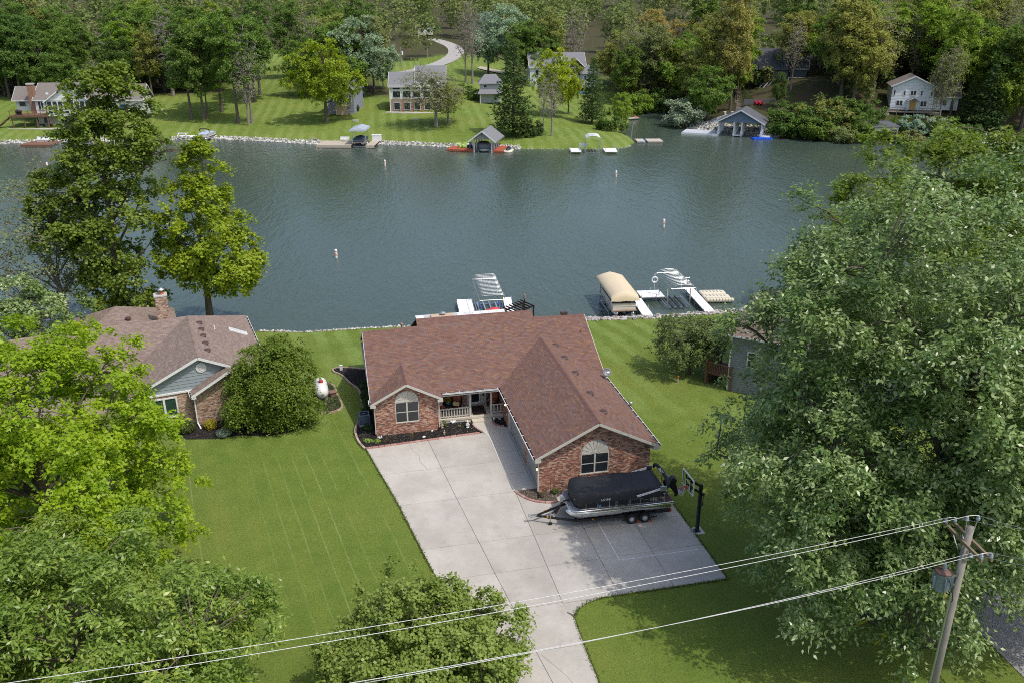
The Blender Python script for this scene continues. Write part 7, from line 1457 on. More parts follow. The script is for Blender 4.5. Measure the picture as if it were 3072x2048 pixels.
# --- white lift dock
P = at(1712, 464, WZ); wl = lift('white frame lift with pale arched canopy on the far shore', (P.x+4.6, P.y+2.6), 0, 3.0, 4.2, 2.0, 'arch', 5, group='far boat lifts'); cvp = [(x, y, 3.2+.42*sin(t)) for y in (-2.1, 2.1) for x, t in ((-1.5,.0), (-.8,1.0), (0,pi/2), (.8,pi-1.0), (1.5,pi))]; MB().add(cvp, [(k, k+1, k+6, k+5) for k in range(4)]).build('canopy', M('pale_mesh_canvas', (.5,.56,.52), .8), wl)
for x0, x1, nm in ((0, 2.2, 'left'), (7.0, 9.6, 'right')): t_ = thing('far_dock', nm+' arm of the white lift dock on the far shore', 'dock', P); [MB().box((x0, k*.9, .45), (x1, k*.9+.86, .56)).build('deck_panel', DOCKW, t_) for k in range(5)]; [MB().tube([(x, y, -1), (x, y, 1.3)], .06, 6).build('post', GALV, t_) for x in (x0, x1) for y in (0, 4.4)]
t_ = thing('dock_bench', 'white bench on the white lift dock', 'bench', P+Vector((2.9,4.2,.56))); MB().box((-.8,-.2,.4), (.8,.2,.46)).build('seat', VIN, t_); MB().box((-.8,.2,.5), (.8,.26,1.0)).build('backrest', VIN, t_); MB().box((-.75,-.15,0), (-.65,.15,.4)).build('leg', VIN, t_); MB().box((.65,-.15,0), (.75,.15,.4)).build('leg', VIN, t_)
# --- floating dock at the point
P = at(1912, 430, WZ); t_ = thing('floating_dock', 'beige four-panel floating dock at the grassy point', 'dock', P, radians(2)); [MB().box((k*1.15,0,.1), (k*1.15+(1.1 if k != 1 else .6),3.6,.4)).build('deck_panel', M('beige_dock', (.5,.45,.38), .8) if k != 1 else PALED, t_) for k in range(5) if k != 9]
t_ = thing('post', 'thin grey post on the grassy point', 'post', gp(1893, 411)); MB().tube([(0,0,-.5), (.3,0,3.0)], .12, 8).build('pipe', GALV, t_); MB().box((.2,-.1,2.9), (.75,.1,3.1)).build('arm', GALV, t_)
ky = thing('kayak', 'orange and grey kayak on the bank of the inlet', 'kayak', at(1900, 360, WZ)+Vector((0,0,.25)), radians(25)); blob((0,0,.1), (2.0,.45,.28), 14, 6, 1.7).build('hull', M('kayak_grey', (.4,.42,.42), .5), ky, True); blob((.6,0,.35), (.9,.3,.2), 10, 5).build('deck', M('kayak_orange', (.75,.12,.03), .5), ky, True)
# --- tan dock with covered lift
P = at(950, 445, WZ); td = thing('far_dock', 'large tan dock on the far shore beside the canopied boat', 'dock', P, radians(-2)); TAND = M('tan_deck_board', (.5,.43,.34), .75, var=.06); [MB().box((0+.0*k, k*.45, .55), (7.4, k*.45+.42, .66)).build('deck_board', TAND, td) for k in range(13)]; MB().box((-.02,-.08,.1), (7.42,0,.64)).build('fascia', TAND, td); [MB().tube([(x,.2,-1), (x,.2,.5)], .09, 6).build('pile', WOODG, td) for x in np.arange(.3, 7.4, 1.7)]
t2 = thing('far_dock', 'narrow tan walkway right of the canopied boat', 'dock', P, radians(-2)); [MB().box((10.6, k*.45-.1, .55), (12.4, k*.45+.32, .66)).build('deck_board', TAND, t2) for k in range(14)]; MB().box((10.6,-.18,.1), (12.4,-.1,.64)).build('fascia', TAND, t2)
cl = lift('boat lift with blue-grey canopy between tan docks', (P.x+9.0, P.y+2.6), -2, 2.9, 5.4, 2.7, None, 0, group='far boat lifts'); zt = 2.7-WZ; BGC = M('blue_grey_canvas', (.36,.4,.46), .8)
MB().add([(-1.7,-3,zt-.35), (-1.6,-2.9,zt), (1.6,-2.9,zt), (1.7,-3,zt-.35), (0,-2.6,zt+.45), (-1.7,3,zt-.35), (-1.6,2.9,zt), (1.6,2.9,zt), (1.7,3,zt-.35), (0,2.6,zt+.45)], [(0,3,2,1), (1,2,4), (0,1,6,5), (1,4,9,6), (4,2,7,9), (2,3,8,7), (5,6,7,8), (6,9,7)]).build('canopy', BGC, cl)
small_pontoon('dark pontoon boat under the blue-grey canopy', Matrix.Translation((P.x+9.0, P.y+2.6, WZ+.5)) @ Matrix.Rotation(radians(-2), 4, 'Z'), ALU, M('navy_fence', (.04,.06,.09), .4), coverm=M('dark_teal_canvas', (.03,.06,.07), .8), L_=5.6, motor=False)
for x, y, nm, w_ in ((5.2, 5.0, 'left white bench at the back of the tan dock', 2.0), (8.4, 5.9, 'right white bench at the back of the tan dock', 1.6)): t_ = thing('dock_bench', nm, 'bench', P+Vector((x,y-.2,.66))); MB().box((-w_/2,-.2,.4), (w_/2,.2,.46)).build('seat', VIN, t_); MB().box((-w_/2,.2,.5), (w_/2,.26,1.0)).build('backrest', VIN, t_); [MB().box((s*w_/2*.9-.05,-.15,0), (s*w_/2*.9+.05,.15,.4)).build('leg', VIN, t_) for s in (-1, 1)]
t_ = thing('storage_box', 'white storage box at the right end of the tan dock', 'storage box', P+Vector((12.0,5.8,.66))); MB().box((-1.0,-.5,0), (1.0,.5,1.15)).build('body', VIN, t_, bevel=.04); MB().box((-1.04,-.54,1.15), (1.04,.54,1.3)).build('lid', VIN, t_)
lg_ = MB().tube([(0,0,.2), (1.2,.2,.3), (2.3,0,.15)], [.25,.2,.12], 8).build('driftwood_log', WOODG); lg_.location = gp(928, 424); tag(lg_, 'driftwood log on the far riprap left of the tan dock', 'log')
# --- pontoon with bimini, left; brown dock far left
P = at(605, 424, WZ); small_pontoon('pontoon boat with light blue cover and dark bimini on the far shore', Matrix.Translation((P.x+.3, P.y+2.6, WZ+.15)) @ Matrix.Rotation(radians(188), 4, 'Z') @ Matrix.Rotation(0, 4, 'Z') @ Matrix.Scale(-1, 4, (0,1,0)) if False else Matrix.Translation((P.x+.3, P.y+2.9, WZ+.15)) @ Matrix.Rotation(radians(176), 4, 'Z'), ALU, M('pale_fence', (.62,.64,.66), .45), coverm=M('light_blue_canvas', (.4,.47,.58), .8), bim_=M('dark_bimini', (.015,.016,.02), .8), L_=6.0)
t_ = thing('far_dock', 'low white dock beside the light blue covered pontoon', 'dock', at(530, 417, WZ), radians(2)); [MB().box((k*1.2, .0, .5), (k*1.2+1.16, 1.6, .62)).build('deck_panel', DOCKW, t_) for k in range(5)]; [MB().box((3.4+k*.9, -1.6, .5), (3.4+k*.9+.86, 0, .62)).build('deck_panel', DOCKW, t_) for k in range(2)]
t_ = thing('dock_bench', 'white bench table on the low white dock', 'bench', at(538, 411, WZ+.62)); MB().box((-.2,-.3,.75), (1.9,.3,.83)).build('table_top', VIN, t_); MB().box((-.2,-.8,.4), (1.9,-.5,.46)).build('bench', VIN, t_); [MB().box((x,-.7,0), (x+.1,.2,.75)).build('leg', VIN, t_) for x in (.0, 1.6)]
P = at(62, 444, WZ); t_ = thing('far_dock', 'brown dock with white seats at far left', 'dock', P, radians(-1)); BRD = M('brown_composite', (.2,.1,.06), .7, var=.1); [MB().box((0, k*.45, .55), (6.5, k*.45+.42, .66)).build('deck_board', BRD, t_) for k in range(11)]; MB().box((0,-.08,.15), (6.5,0,.64)).build('fascia', BRD, t_)
t_ = thing('dock_bench', 'long white bench on the brown far left dock', 'bench', P+Vector((2.6,4.4,.66))); MB().box((-1.3,-.3,.35), (1.3,.3,.45)).build('seat', VIN, t_); MB().box((-1.3,.3,.4), (1.3,.4,1.0)).build('backrest', VIN, t_); MB().box((-1.2,-.2,0), (1.2,.3,.35)).build('base', VIN, t_)
t_ = thing('seawall', 'low concrete seawall strip at the far right shore', 'wall', gp(3020, 436)); MB().box((-6,0,-.5), (14,1.2,.35)).build('cap', CONC, t_); MB().tube([(-5.5,-.5,-1), (-5.2,-.5,2.6)], .14, 8).build('white_post', VIN, t_)
# ---------------------------------------------------------------- trees
BARK = M('tree_bark', (.13,.105,.08), .95, var=.35, scale=5, bump=.7, bscale=14); BARKP = M('pale_bark', (.25,.22,.19), .95, var=.3, scale=4, bump=.5, bscale=12)
def leafmat(name, cols, rough=.42, trans=.3, spec=.45, tint=False):
    t = NT(name); v = t.attr('var'); c = t.ramp(v, [(i/max(1, len(cols)-1), k) for i, k in enumerate(cols)])
    if tint: c = t.mix(1.0, c, t.n('ShaderNodeObjectInfo').outputs['Color'], 'MULTIPLY')
    t.set(c, rough, spec=spec); tb_ = t.n('ShaderNodeBsdfTranslucent')
    hs = t.n('ShaderNodeHueSaturation'); hs.inputs['Saturation'].default_value = 1.1; hs.inputs['Value'].default_value = 1.15; t.l(c, hs.inputs['Color']); t.l(hs.outputs[0], tb_.inputs[0])
    mx = t.n('ShaderNodeMixShader'); mx.inputs[0].default_value = trans; t.l(t.b.outputs[0], mx.inputs[1]); t.l(tb_.outputs[0], mx.inputs[2]); t.l(mx.outputs[0], t.out.inputs[0]); return t.mat
SHAPES = {'ovate': [(0,0), (.42,.5), (1,0), (.42,-.5)], 'narrow': [(0,0), (.5,.2), (1,0), (.5,-.2)], 'lance': [(0,0), (.42,.27), (1.1,0), (.42,-.27)],
          'star': [(0,0), (.5,.56), (.46,.14), (1.1,-.04), (.42,-.52)], 'card': [(0,.3), (.6,.5), (1,-.1), (.35,-.5)]}
def norm(a): return a/np.maximum(np.linalg.norm(a, axis=1, keepdims=True), 1e-9)
def grow(seed, env, ncl, ntw, nlf, ls, tl, shape, droop=.25, shell=.45, zmin=1.0, flat=.8, core=.25, bough=None):
    """clump centres spread through the crown's volume, twigs from each clump, leaves along each twig"""
    r = np.random.default_rng(seed); env = np.array(env, float); wts = env[:, 3]*env[:, 4]+env[:, 4]*env[:, 5]+env[:, 3]*env[:, 5]; C = []
    nb = bough[0] if bough else ncl
    while len(C) < nb:
        m = nb*2; k = r.choice(len(env), m, p=wts/wts.sum()); d = norm(r.normal(size=(m, 3))); rad = r.uniform(core**3, 1, (m, 1))**shell
        rad *= 1+.13*np.sin(d[:, :1]*5+seed)+.1*np.sin(d[:, 1:2]*9+2*seed)+.08*np.sin(d[:, 2:]*13+k[:, None])
        p = env[k, :3]+d*rad*env[k, 3:]; q = ((p[:, None, :]-env[None, :, :3])/env[None, :, 3:]); inside = (np.sum(q*q, 2) < .42).any(1)
        p = p[(~inside | (r.random(m) < .3)) & (p[:, 2] > zmin)]; C += list(p)
    C = np.array(C[:nb]); cen = (env[:, :3]*wts[:, None]).sum(0)/wts.sum()
    if bough:                                       # boughs: each carries its leaf sprays on a dome facing up and out
        bi = np.sort(r.integers(0, nb, ncl)); Ob = norm(C-cen*np.array([1, 1, .8])); d = norm(r.normal(size=(ncl, 3))*np.array([1, 1, .75])+Ob[bi]*.75+np.array([0, 0, .55])); rb = bough[1]*r.uniform(.65, 1.35, nb)
        BC = C; C = C[bi]+d*(rb[bi]*r.uniform(.55, 1.0, ncl))[:, None]*np.array([1, 1, .62])
    O = norm((C-cen*np.array([1, 1, .85]))*np.array([1, 1, flat])); cv = r.random(nb)[bi]*.7+r.random(ncl)*.3 if bough else r.random(ncl)
    if bough: O = norm(O*.6+d)
    n1 = ncl*ntw; ci = np.repeat(np.arange(ncl), ntw); D = norm(O[ci]*.9+r.normal(size=(n1, 3))*.62+np.array([0, 0, -droop*.4])); TL = tl*r.uniform(.6, 1.25, (n1, 1))
    n2 = n1*nlf; ti = np.repeat(np.arange(n1), nlf); s = r.uniform(.12, 1, (n2, 1)); B = C[ci[ti]]+D[ti]*TL[ti]*s+r.normal(size=(n2, 3))*ls*.55; B[:, 2] -= (droop*s*s*TL[ti])[:, 0]
    N = norm(np.array([0, 0, .9])+O[ci[ti]]*.45+r.normal(size=(n2, 3))*.55); A = D[ti]*.6+r.normal(size=(n2, 3))*.7+np.array([0, 0, -droop*.7]); A = norm(A-N*np.sum(A*N, 1, keepdims=True)); Bn = np.cross(N, A)
    sz = ls*r.uniform(.65, 1.3, (n2, 1)); S = np.array(SHAPES[shape]); kk = len(S); V = np.empty((n2, kk, 3))
    for i, (u, w_) in enumerate(S): V[:, i] = B+A*u*sz+Bn*w_*sz-N*(u*u*.22+abs(w_)*.18)*sz
    var = np.clip(cv[ci[ti]]*.42+r.random(n2)*.38+(s[:, 0]-.1)*.24, 0, 1); keep = B[:, 2] > zmin*.5
    V = V[keep]; return C, V.reshape(-1, 3), np.arange(len(V)*kk).reshape(-1, kk), np.repeat(var[keep], kk), kk
def skeleton(seed, C, H, r0, nlimb, sides=7, twig=.5, lean=(0, 0), split=.22, flare=1.5, tr=.022):
    r = random.Random(seed); mb = MB(); top = H*.8; n = 9; trunk = []
    for i in range(n+1): t = i/n; trunk.append(Vector((lean[0]*t*t+.012*H*sin(3*t+seed)*t, lean[1]*t*t+.012*H*cos(2.3*t+seed)*t, -.25+t*top)))
    rad = lambda t: r0*(1-.82*t)*(flare if t < .02 else (1+(flare-1)*.35 if t < .15 else 1))
    mb.tube(trunk, [max(rad(i/n), .03) for i in range(n+1)], max(sides, 8)); nodes = [(p, rad(i/n)) for i, p in enumerate(trunk) if i > n*split]
    idx = list(range(len(C))); r.shuffle(idx); lim = []
    for i in idx:
        c = Vector(C[i])
        if all((c-l).length > H*.16 for l in lim): lim.append(c)
        if len(lim) >= nlimb: break
    for c in lim:
        z0 = max(H*split, min(top*.9, c.z*.62-.1*(c.xy.length))); t = (z0+.25)/top; k = min(n-1, int(t*n)); p0 = trunk[k].lerp(trunk[k+1], min(1, max(0, t*n-k))); ra = max(.03, rad(t)*.5)
        m_ = p0.lerp(c, .5)+Vector((0, 0, .1*(c-p0).length))+Vector((r.uniform(-1, 1), r.uniform(-1, 1), 0))*.06*(c-p0).length; pts = []
        for j in range(6): u = j/5; pts.append(p0*(1-u)**2+m_*2*u*(1-u)+c*u*u)
        mb.tube(pts, [ra*(1-.85*j/5) for j in range(6)], max(4, sides-1), False); nodes += [(p, ra*(1-.85*j/5)) for j, p in enumerate(pts) if j > 1]
    NP = np.array([p[:] for p, _ in nodes])
    for i in idx[:int(len(C)*twig)]:
        c = C[i]; d = np.linalg.norm((NP-c)*np.array([1, 1, 1.3]), axis=1)+np.maximum(0, NP[:, 2]-c[2])*1.5; k = int(np.argmin(d)); p, ra = nodes[k]; c = Vector(c); m_ = p.lerp(c, .5)+Vector((0, 0, .08*(c-p).length)); mb.tube([p, m_, c], [min(ra*.6, tr*2.2), tr*1.4, tr*.5], 4, False)
    return mb
def tree(name, label, P, env, leaf, seed, H, r0, cl, tw, lf, ls, tl, shape='ovate', bark=None, group=None, nlimb=14, cat='tree', rz=0, **kw):
    kg = {k: kw[k] for k in ('droop', 'shell', 'zmin', 'flat', 'core', 'bough') if k in kw}; ks = {k: kw[k] for k in ('twig', 'lean', 'split', 'flare', 'sides', 'tr') if k in kw}
    C, V, Fq, var, kk = grow(seed, env, cl, tw, lf, ls, tl, shape, **kg); t_ = thing(name, label, cat, P, rz, group)
    o = npmesh('crown', V, Fq, leaf, t_, {'var': ('POINT', var)}, k=kk); skeleton(seed, C, H, r0, nlimb, **ks).build('trunk', bark or BARK, t_, True); return t_
# leaf colours (leaves of the species, young spring foliage)
L_SILVER = leafmat('silver_maple_leaf', [(.085,.16,.038), (.135,.225,.054), (.21,.31,.088), (.36,.45,.18), (.66,.72,.46)], .33, .32, .6)
L_MAPLE = leafmat('norway_maple_leaf', [(.155,.27,.012), (.24,.375,.015), (.335,.465,.02), (.45,.56,.028)], .45, .42, .35)
L_OAK = leafmat('narrow_dark_leaf', [(.105,.185,.026), (.165,.265,.036), (.245,.345,.058), (.48,.5,.07)], .38, .34, .5)
L_BIRCH = leafmat('small_green_leaf', [(.17,.245,.042), (.245,.33,.062), (.35,.42,.105)], .45, .38, .4)
L_WEEP = leafmat('weeping_leaf', [(.115,.18,.021), (.175,.255,.03), (.255,.335,.05)], .45, .4, .35)
L_SHORE = leafmat('shore_tree_leaf', [(.13,.195,.028), (.2,.28,.038), (.29,.365,.06)], .45, .4, .4)
L_YOUNG = leafmat('yellow_green_leaf', [(.2,.28,.02), (.3,.39,.026), (.42,.5,.04)], .45, .42, .35)
L_DUSTY = leafmat('dusty_olive_leaf', [(.15,.19,.07), (.2,.24,.1), (.27,.29,.14)], .55, .25, .3)
# the big silver maple on the right and its neighbours
tree('silver_maple', 'huge silver maple filling the right foreground behind the power pole', (20.0, 33.4, 0), [(0,2,12.3,9.0,7.2,9.2), (-5.0,-.5,7.6,4.6,4.8,3.8), (-3.8,2.5,14,5.4,5.4,5.4), (-2.8,-2.4,5.2,5.2,3.2,2.6), (5,-.5,9,6.5,4.6,6), (1,-1.2,12,6.2,4.4,6), (-5.4,4.2,7.2,3.4,4.2,3.6)], L_SILVER, 3, 21, .78, 3200, 7, 12, .2, .95, 'lance', nlimb=26, droop=.34, shell=.42, zmin=2.3, bough=(560, 1.6), twig=.12, flare=1.9, split=.1, lean=(.5, .6), tr=.03)
tree('silver_maple', 'yellow-green maple rising behind the huge silver maple at right edge', (31.5, 60.5, TZ(31.5,60.5)), [(0,0,12.5,7.4,7,7.2), (-4,-1,9,4.6,5,5), (3,1,14.5,5,5,5.4)], L_SHORE, 4, 20.3, .4, 1300, 6, 7, .26, .8, 'star', nlimb=14, droop=.3, zmin=3, bough=(260, 1.4), twig=.2)
tree('shore_maple', 'loose-crowned maple on the right shore below the white house', (38.5, 78, TZ(38.5,78)), [(0,0,11,6.5,6,5.5), (-4,0,8,4,4,4), (3,0,13,4,4,4)], leafmat('loose_leaf', [(.15,.24,.05), (.21,.31,.07), (.29,.38,.11)], .42, .4, .4), 5, 16.8, .3, 600, 6, 7, .25, .7, 'star', nlimb=14, droop=.2, zmin=3, shell=.6, bough=(100, 1.3), twig=.5)
# left: bright maple, dark narrow-leaved tree, bottom centre tree
tree('norway_maple', 'bright yellow-green maple filling the left foreground', (-24.5, 38.4, 0), [(0,0,6.7,7.0,6.8,5.2), (4.4,-1,4.9,3.9,4.6,3.7), (-3,1,8,5,5,5), (1.0,1,8.4,4.4,4.5,3.7)], L_MAPLE, 7, 12.4, .45, 2000, 6, 8, .18, .5, 'star', nlimb=18, droop=.32, shell=.34, zmin=1.2, bough=(360, 1.15), twig=.15)
tree('narrow_leaf_tree', 'dark glossy tree at the bottom left corner under the wires', (-17.3, 27.0, 0), [(0,0,4.9,6.6,5.2,3.6), (2.6,1.2,4.3,4.4,3.6,2.7), (-3,-1,5.6,4.5,4.5,3.4)], L_OAK, 8, 8.6, .3, 1400, 6, 10, .23, .6, 'narrow', nlimb=16, droop=.3, shell=.42, zmin=1.0, bough=(290, 1.0), twig=.2)
tree('young_tree', 'small-leaved green tree at the bottom centre beside the driveway', (-3.9, 29.3, 0), [(0,0,2.5,3.4,3.2,2.0), (1.4,.0,2.1,2.5,2.4,1.8), (-.1,.4,3.4,1.7,1.8,1.4), (-1.8,-.8,2.0,2.2,2.2,1.6)], L_BIRCH, 9, 5.2, .14, 1450, 6, 8, .13, .4, 'ovate', nlimb=14, droop=.12, shell=.4, zmin=.6, bough=(120, 1.0), twig=.2, tr=.012)
tree('weeping_tree', 'round weeping tree beside the tan brick house', (-16.9, 54.9, 0), [(0,0,3.5,2.2,2.1,2.3), (.7,0,5.0,1.3,1.4,1.5), (-1.3,-.2,2.6,1.6,1.7,1.8), (1.2,.2,2.7,1.4,1.6,1.8), (-.6,.2,4.5,1.3,1.3,1.2)], L_WEEP, 10, 6.8, .18, 660, 6, 14, .125, .85, 'ovate', nlimb=14, droop=.95, shell=.36, zmin=.35, bough=(75, .95), twig=.25, tr=.012)
# shoreline trees on the left
tree('shoreline_tree', 'tallest dark green tree on the left shore behind the chimney', (-35.4, 73.2, TZ(-35.4,73.2)), [(-.2,0,12,3.3,3.8,8), (1.4,0,19.6,3.0,3.0,4.6), (.2,0,6.4,2.9,3.0,4.2), (4.4,0,16.6,2.2,2.2,1.6), (-3.5,0,11.5,2.3,2.8,4)], L_SHORE, 11, 24, .45, 1000, 6, 9, .25, .75, 'ovate', nlimb=20, droop=.4, shell=.5, zmin=1.6, bough=(200, 1.25), twig=.3, split=.12)
tree('shoreline_tree', 'yellow-green shoreline tree standing alone right of the chimney', (-28.4, 75.0, TZ(-28.4,75)), [(.9,0,10,3.0,3.2,5.6), (.7,0,14.8,1.8,2.0,2.6), (2.7,0,6.8,2.3,2.6,2.7), (-.9,0,7.4,1.8,2.4,2.6)], L_YOUNG, 12, 17.6, .36, 620, 6, 9, .24, .6, 'ovate', nlimb=16, droop=.25, shell=.5, zmin=2.4, bough=(135, 1.05), twig=.35, split=.2)
tree('sparse_tree', 'sparse greyish tree leaning on the far left shore', (-40.4, 72.5, TZ(-40.4,72.5)), [(-1,0,10.5,4,4,5.5), (-2.5,0,6.5,4.2,4,3), (1.5,0,8,2.6,3,3.4)], L_DUSTY, 13, 16.5, .3, 240, 5, 5, .2, 1.2, 'ovate', bark=BARKP, nlimb=22, droop=.2, shell=.6, zmin=2, twig=1.0, split=.15, lean=(-1.6,0))
tree('left_edge_tree', 'bright green tree cut off by the left edge', (-49.5, 68.5, TZ(-49.5,68.5)), [(0,0,9,4.4,4.4,6.2)], L_MAPLE, 14, 15.5, .3, 420, 5, 6, .28, .6, 'ovate', nlimb=12, zmin=2, bough=(60, 1.2), twig=.3)
tree('silver_leaf_tree', 'pale silvery leaved tree at left edge near the grey dock', (-37.6, 61.5, 0), [(0,0,4.6,4.0,3.6,3.6)], L_SILVER, 15, 8.0, .2, 420, 5, 7, .22, .5, 'star', nlimb=10, zmin=1, bough=(60, 1.0), twig=.3)
tree('lawn_tree', 'small open olive tree on the right back lawn', (14.5, 63.6, 0), [(-.4,0,2.9,2.7,2.4,1.9), (.8,0,3.2,1.8,1.8,1.5)], leafmat('olive_leaf', [(.1,.15,.04), (.15,.2,.06), (.21,.26,.09)], .5, .36, .35), 16, 4.7, .14, 300, 5, 8, .14, .6, 'ovate', nlimb=16, droop=.05, shell=.6, zmin=.8, twig=.9, split=.08, tr=.016)
# ---- far shore prototypes; crowns take their leaf colour from the object
L_FAR = leafmat('far_foliage', [(.72,.78,.62), (.98,1.0,.9), (1.3,1.25,1.2)], .55, .38, .25, tint=True)
PROTO = {}
def proto(key, seed, env, H, r0, cl, tw, lf, ls, tl, nlimb=10, bark=None, **kw):
    kg = {k: kw[k] for k in ('droop', 'shell', 'zmin', 'flat', 'bough') if k in kw}; ks = {k: kw[k] for k in ('twig', 'lean', 'split', 'tr') if k in kw}
    C, V, Fq, var, kk = grow(seed, env, cl, tw, lf, ls, tl, 'card', **kg); o = npmesh('crown', V, Fq, L_FAR, None, {'var': ('POINT', var)}, k=kk); b = skeleton(seed, C, H, r0, nlimb, 5, flare=1.3, **ks).build('trunk', bark or BARK, None)
    PROTO[key] = (o.data, b.data, H); bpy.data.objects.remove(o); bpy.data.objects.remove(b)
proto('tall', 51, [(0,0,14,4.2,4.2,6.5), (1,0,18,3,3,3.5), (-1.4,.5,10.5,3.4,3.4,3.4)], 21, .34, 760, 4, 5, .3, .65, twig=.3, split=.3, zmin=5, bough=(90, 1.25))
proto('tall2', 52, [(0,0,13,5,4.6,6), (2,0,16.5,3.4,3.4,3.6), (-2.4,0,11,3.6,3.6,4)], 20, .36, 800, 4, 5, .31, .65, twig=.3, split=.25, zmin=4, bough=(95, 1.35))
proto('broad', 53, [(0,0,8.6,5.8,5.6,4.4), (2.6,0,7,3.8,3.8,3), (-2.6,.4,7.4,3.8,3.8,3.4), (0,0,11,4,4,2.8)], 13.5, .36, 820, 4, 6, .27, .55, twig=.25, split=.18, zmin=2.6, shell=.4, bough=(115, 1.2))
proto('wisp', 54, [(0,0,10,4.4,4.4,5.6), (1.6,0,14,3,3,3.4)], 18, .3, 420, 3, 4, .24, 1.2, nlimb=20, bark=BARKP, twig=1.0, split=.22, zmin=3, shell=.65, tr=.035)
proto('bare', 55, [(0,0,11,3.8,3.8,5.6), (0,0,15,2.8,2.8,3.2)], 18, .32, 300, 2, 1, .24, 1.3, nlimb=26, bark=BARKP, twig=1.0, split=.25, zmin=4, shell=.7, tr=.04)
proto('shrub', 56, [(0,0,1.7,2.4,2.4,1.8), (1.2,0,1.3,1.8,1.8,1.4)], 3.4, .12, 260, 4, 6, .2, .33, bough=(34, .6), twig=.2, split=.05, zmin=.1, shell=.35)
def pine_proto(key, seed, H, R):
    r = np.random.default_rng(seed); Q = []; mb = MB(); mb.tube([(0,0,-.3), (0,0,H*.5), (0,0,H*.98)], [.32,.2,.04], 7); z = 1.2
    while z < H-.4:
        k = 1-(z/H); rr = R*(k**.75)*r.uniform(.8, 1.12); nb = max(5, int(10*k+4)); ph = r.uniform(0, 6.3)
        for i in range(nb):
            a = ph+2*pi*i/nb+r.uniform(-.2, .2); L_ = rr*r.uniform(.7, 1.15); d = np.array([cos(a), sin(a), 0]); zz = z+r.uniform(-.2, .2)
            mb.tube([(0,0,zz), tuple(d*L_*.6+np.array([0,0,zz-.02*L_])), tuple(d*L_+np.array([0,0,zz+.06*L_]))], [.05,.03,.01], 3, False)
            n = int(14*L_/R*2)+8
            for q in range(n): s = r.uniform(.2, 1.02); side = np.array([-d[1], d[0], 0])*r.normal()*.28*L_*(1.05-s*.6); Q.append((d*L_*s+side+np.array([0, 0, zz+.05*L_*s*s+r.normal()*.12]), d+r.normal(size=3)*.5, s))
        z += .62*r.uniform(.8, 1.2)
    n = len(Q); B = np.array([q[0] for q in Q]); A = norm(np.array([q[1] for q in Q])); N = norm(np.array([0,0,1.])+r.normal(size=(n, 3))*.45); A = norm(A-N*np.sum(A*N, 1, keepdims=True)); Bn = np.cross(N, A); sz = r.uniform(.35, .7, (n, 1))
    V = np.stack([B, B+A*sz*.5+Bn*sz*.28, B+A*sz, B+A*sz*.5-Bn*sz*.28], 1).reshape(-1, 3); o = npmesh('crown', V, np.arange(4*n).reshape(n, 4), L_FAR, None, {'var': ('POINT', np.repeat(r.random(n), 4))}); b = mb.build('trunk', BARK, None); PROTO[key] = (o.data, b.data, H); bpy.data.objects.remove(o); bpy.data.objects.remove(b)
pine_proto('pine', 61, 15, 4.6); pine_proto('spruce', 62, 13, 3.6)
COLS = {'green': (.175,.265,.055), 'deep': (.125,.21,.046), 'olive': (.30,.32,.085), 'bright': (.34,.42,.035), 'lime': (.26,.37,.05), 'silver': (.36,.48,.36), 'tan': (.40,.35,.12), 'grey': (.33,.3,.24), 'pine': (.105,.165,.055), 'hazy': (.29,.315,.125), 'sage': (.4,.46,.34)}
CNAME = {'green': 'mid-green', 'deep': 'deep green', 'olive': 'olive', 'bright': 'bright yellow-green', 'lime': 'fresh green', 'silver': 'silvery green', 'tan': 'tan-orange', 'grey': 'grey bare-twigged', 'pine': 'dark green', 'hazy': 'hazy olive', 'sage': 'sage grey-green'}
FRS = random.Random(77)
def far_tree(kind, col, P, H, label, wid=1.0, group='trees on the far shore', nm=None):
    cm, bm_, h0 = PROTO[kind]; t_ = thing(nm or {'pine': 'pine_tree', 'spruce': 'spruce_tree', 'shrub': 'shrub', 'bare': 'bare_tree'}.get(kind, 'hardwood_tree'), label, 'shrub' if kind == 'shrub' else 'tree', P, FRS.uniform(0, 6.28), group)
    s = H/h0; t_.scale = (s*wid, s*wid, s); c = link('crown', cm, t_); j = FRS.uniform(.88, 1.12); k = COLS[col]; c.color = (k[0]*j*FRS.uniform(.94, 1.06), k[1]*j, k[2]*j*FRS.uniform(.9, 1.1), 1); link('trunk', bm_, t_); return t_
placed = []
def hero(kind, col, bx, by, ty, label, wid=1.0, tx=None):
    P = gp(bx, by); H = max(1.5, atY(bx, ty, P.y).z-P.z); placed.append((P.x, P.y)); return far_tree(kind, col, P, H, label, wid)
hero('tall', 'green', 575, 360, 70, 'dark-trunked green tree, leftmost of the far lawn group'); hero('tall2', 'green', 612, 363, 60, 'green tree second from left in the far lawn group', .9); hero('tall', 'deep', 624, 357, 95, 'thin green tree right beside the second far lawn trunk', .7); hero('tall2', 'lime', 666, 337, 40, 'green tree with pale lower trunk in the far lawn group'); hero('tall', 'green', 716, 371, 30, 'tall thick-trunked tree nearest the water on the far lawn', .95)
hero('bare', 'grey', 747, 377, 150, 'bare grey tree with forked twigs on the far lawn', .9); hero('bare', 'grey', 757, 370, 70, 'tall bare grey tree behind the forked one', .8); hero('tall2', 'green', 765, 308, 45, 'pale-trunked tree behind the bare grey trees'); hero('tall', 'deep', 780, 286, 10, 'dark-trunked tree at the edge of the grass slope'); hero('tall2', 'green', 870, 236, 0, 'lone dark trunk tree high on the grass slope', .8)
hero('broad', 'bright', 980, 366, 136, 'bright yellow-green maple before the grey cottage', 1.0); hero('broad', 'silver', 1092, 290, 66, 'silvery green maple above the grey cottage', .95); hero('broad', 'deep', 1150, 268, 165, 'dark green tree left of the two-storey house', .7)
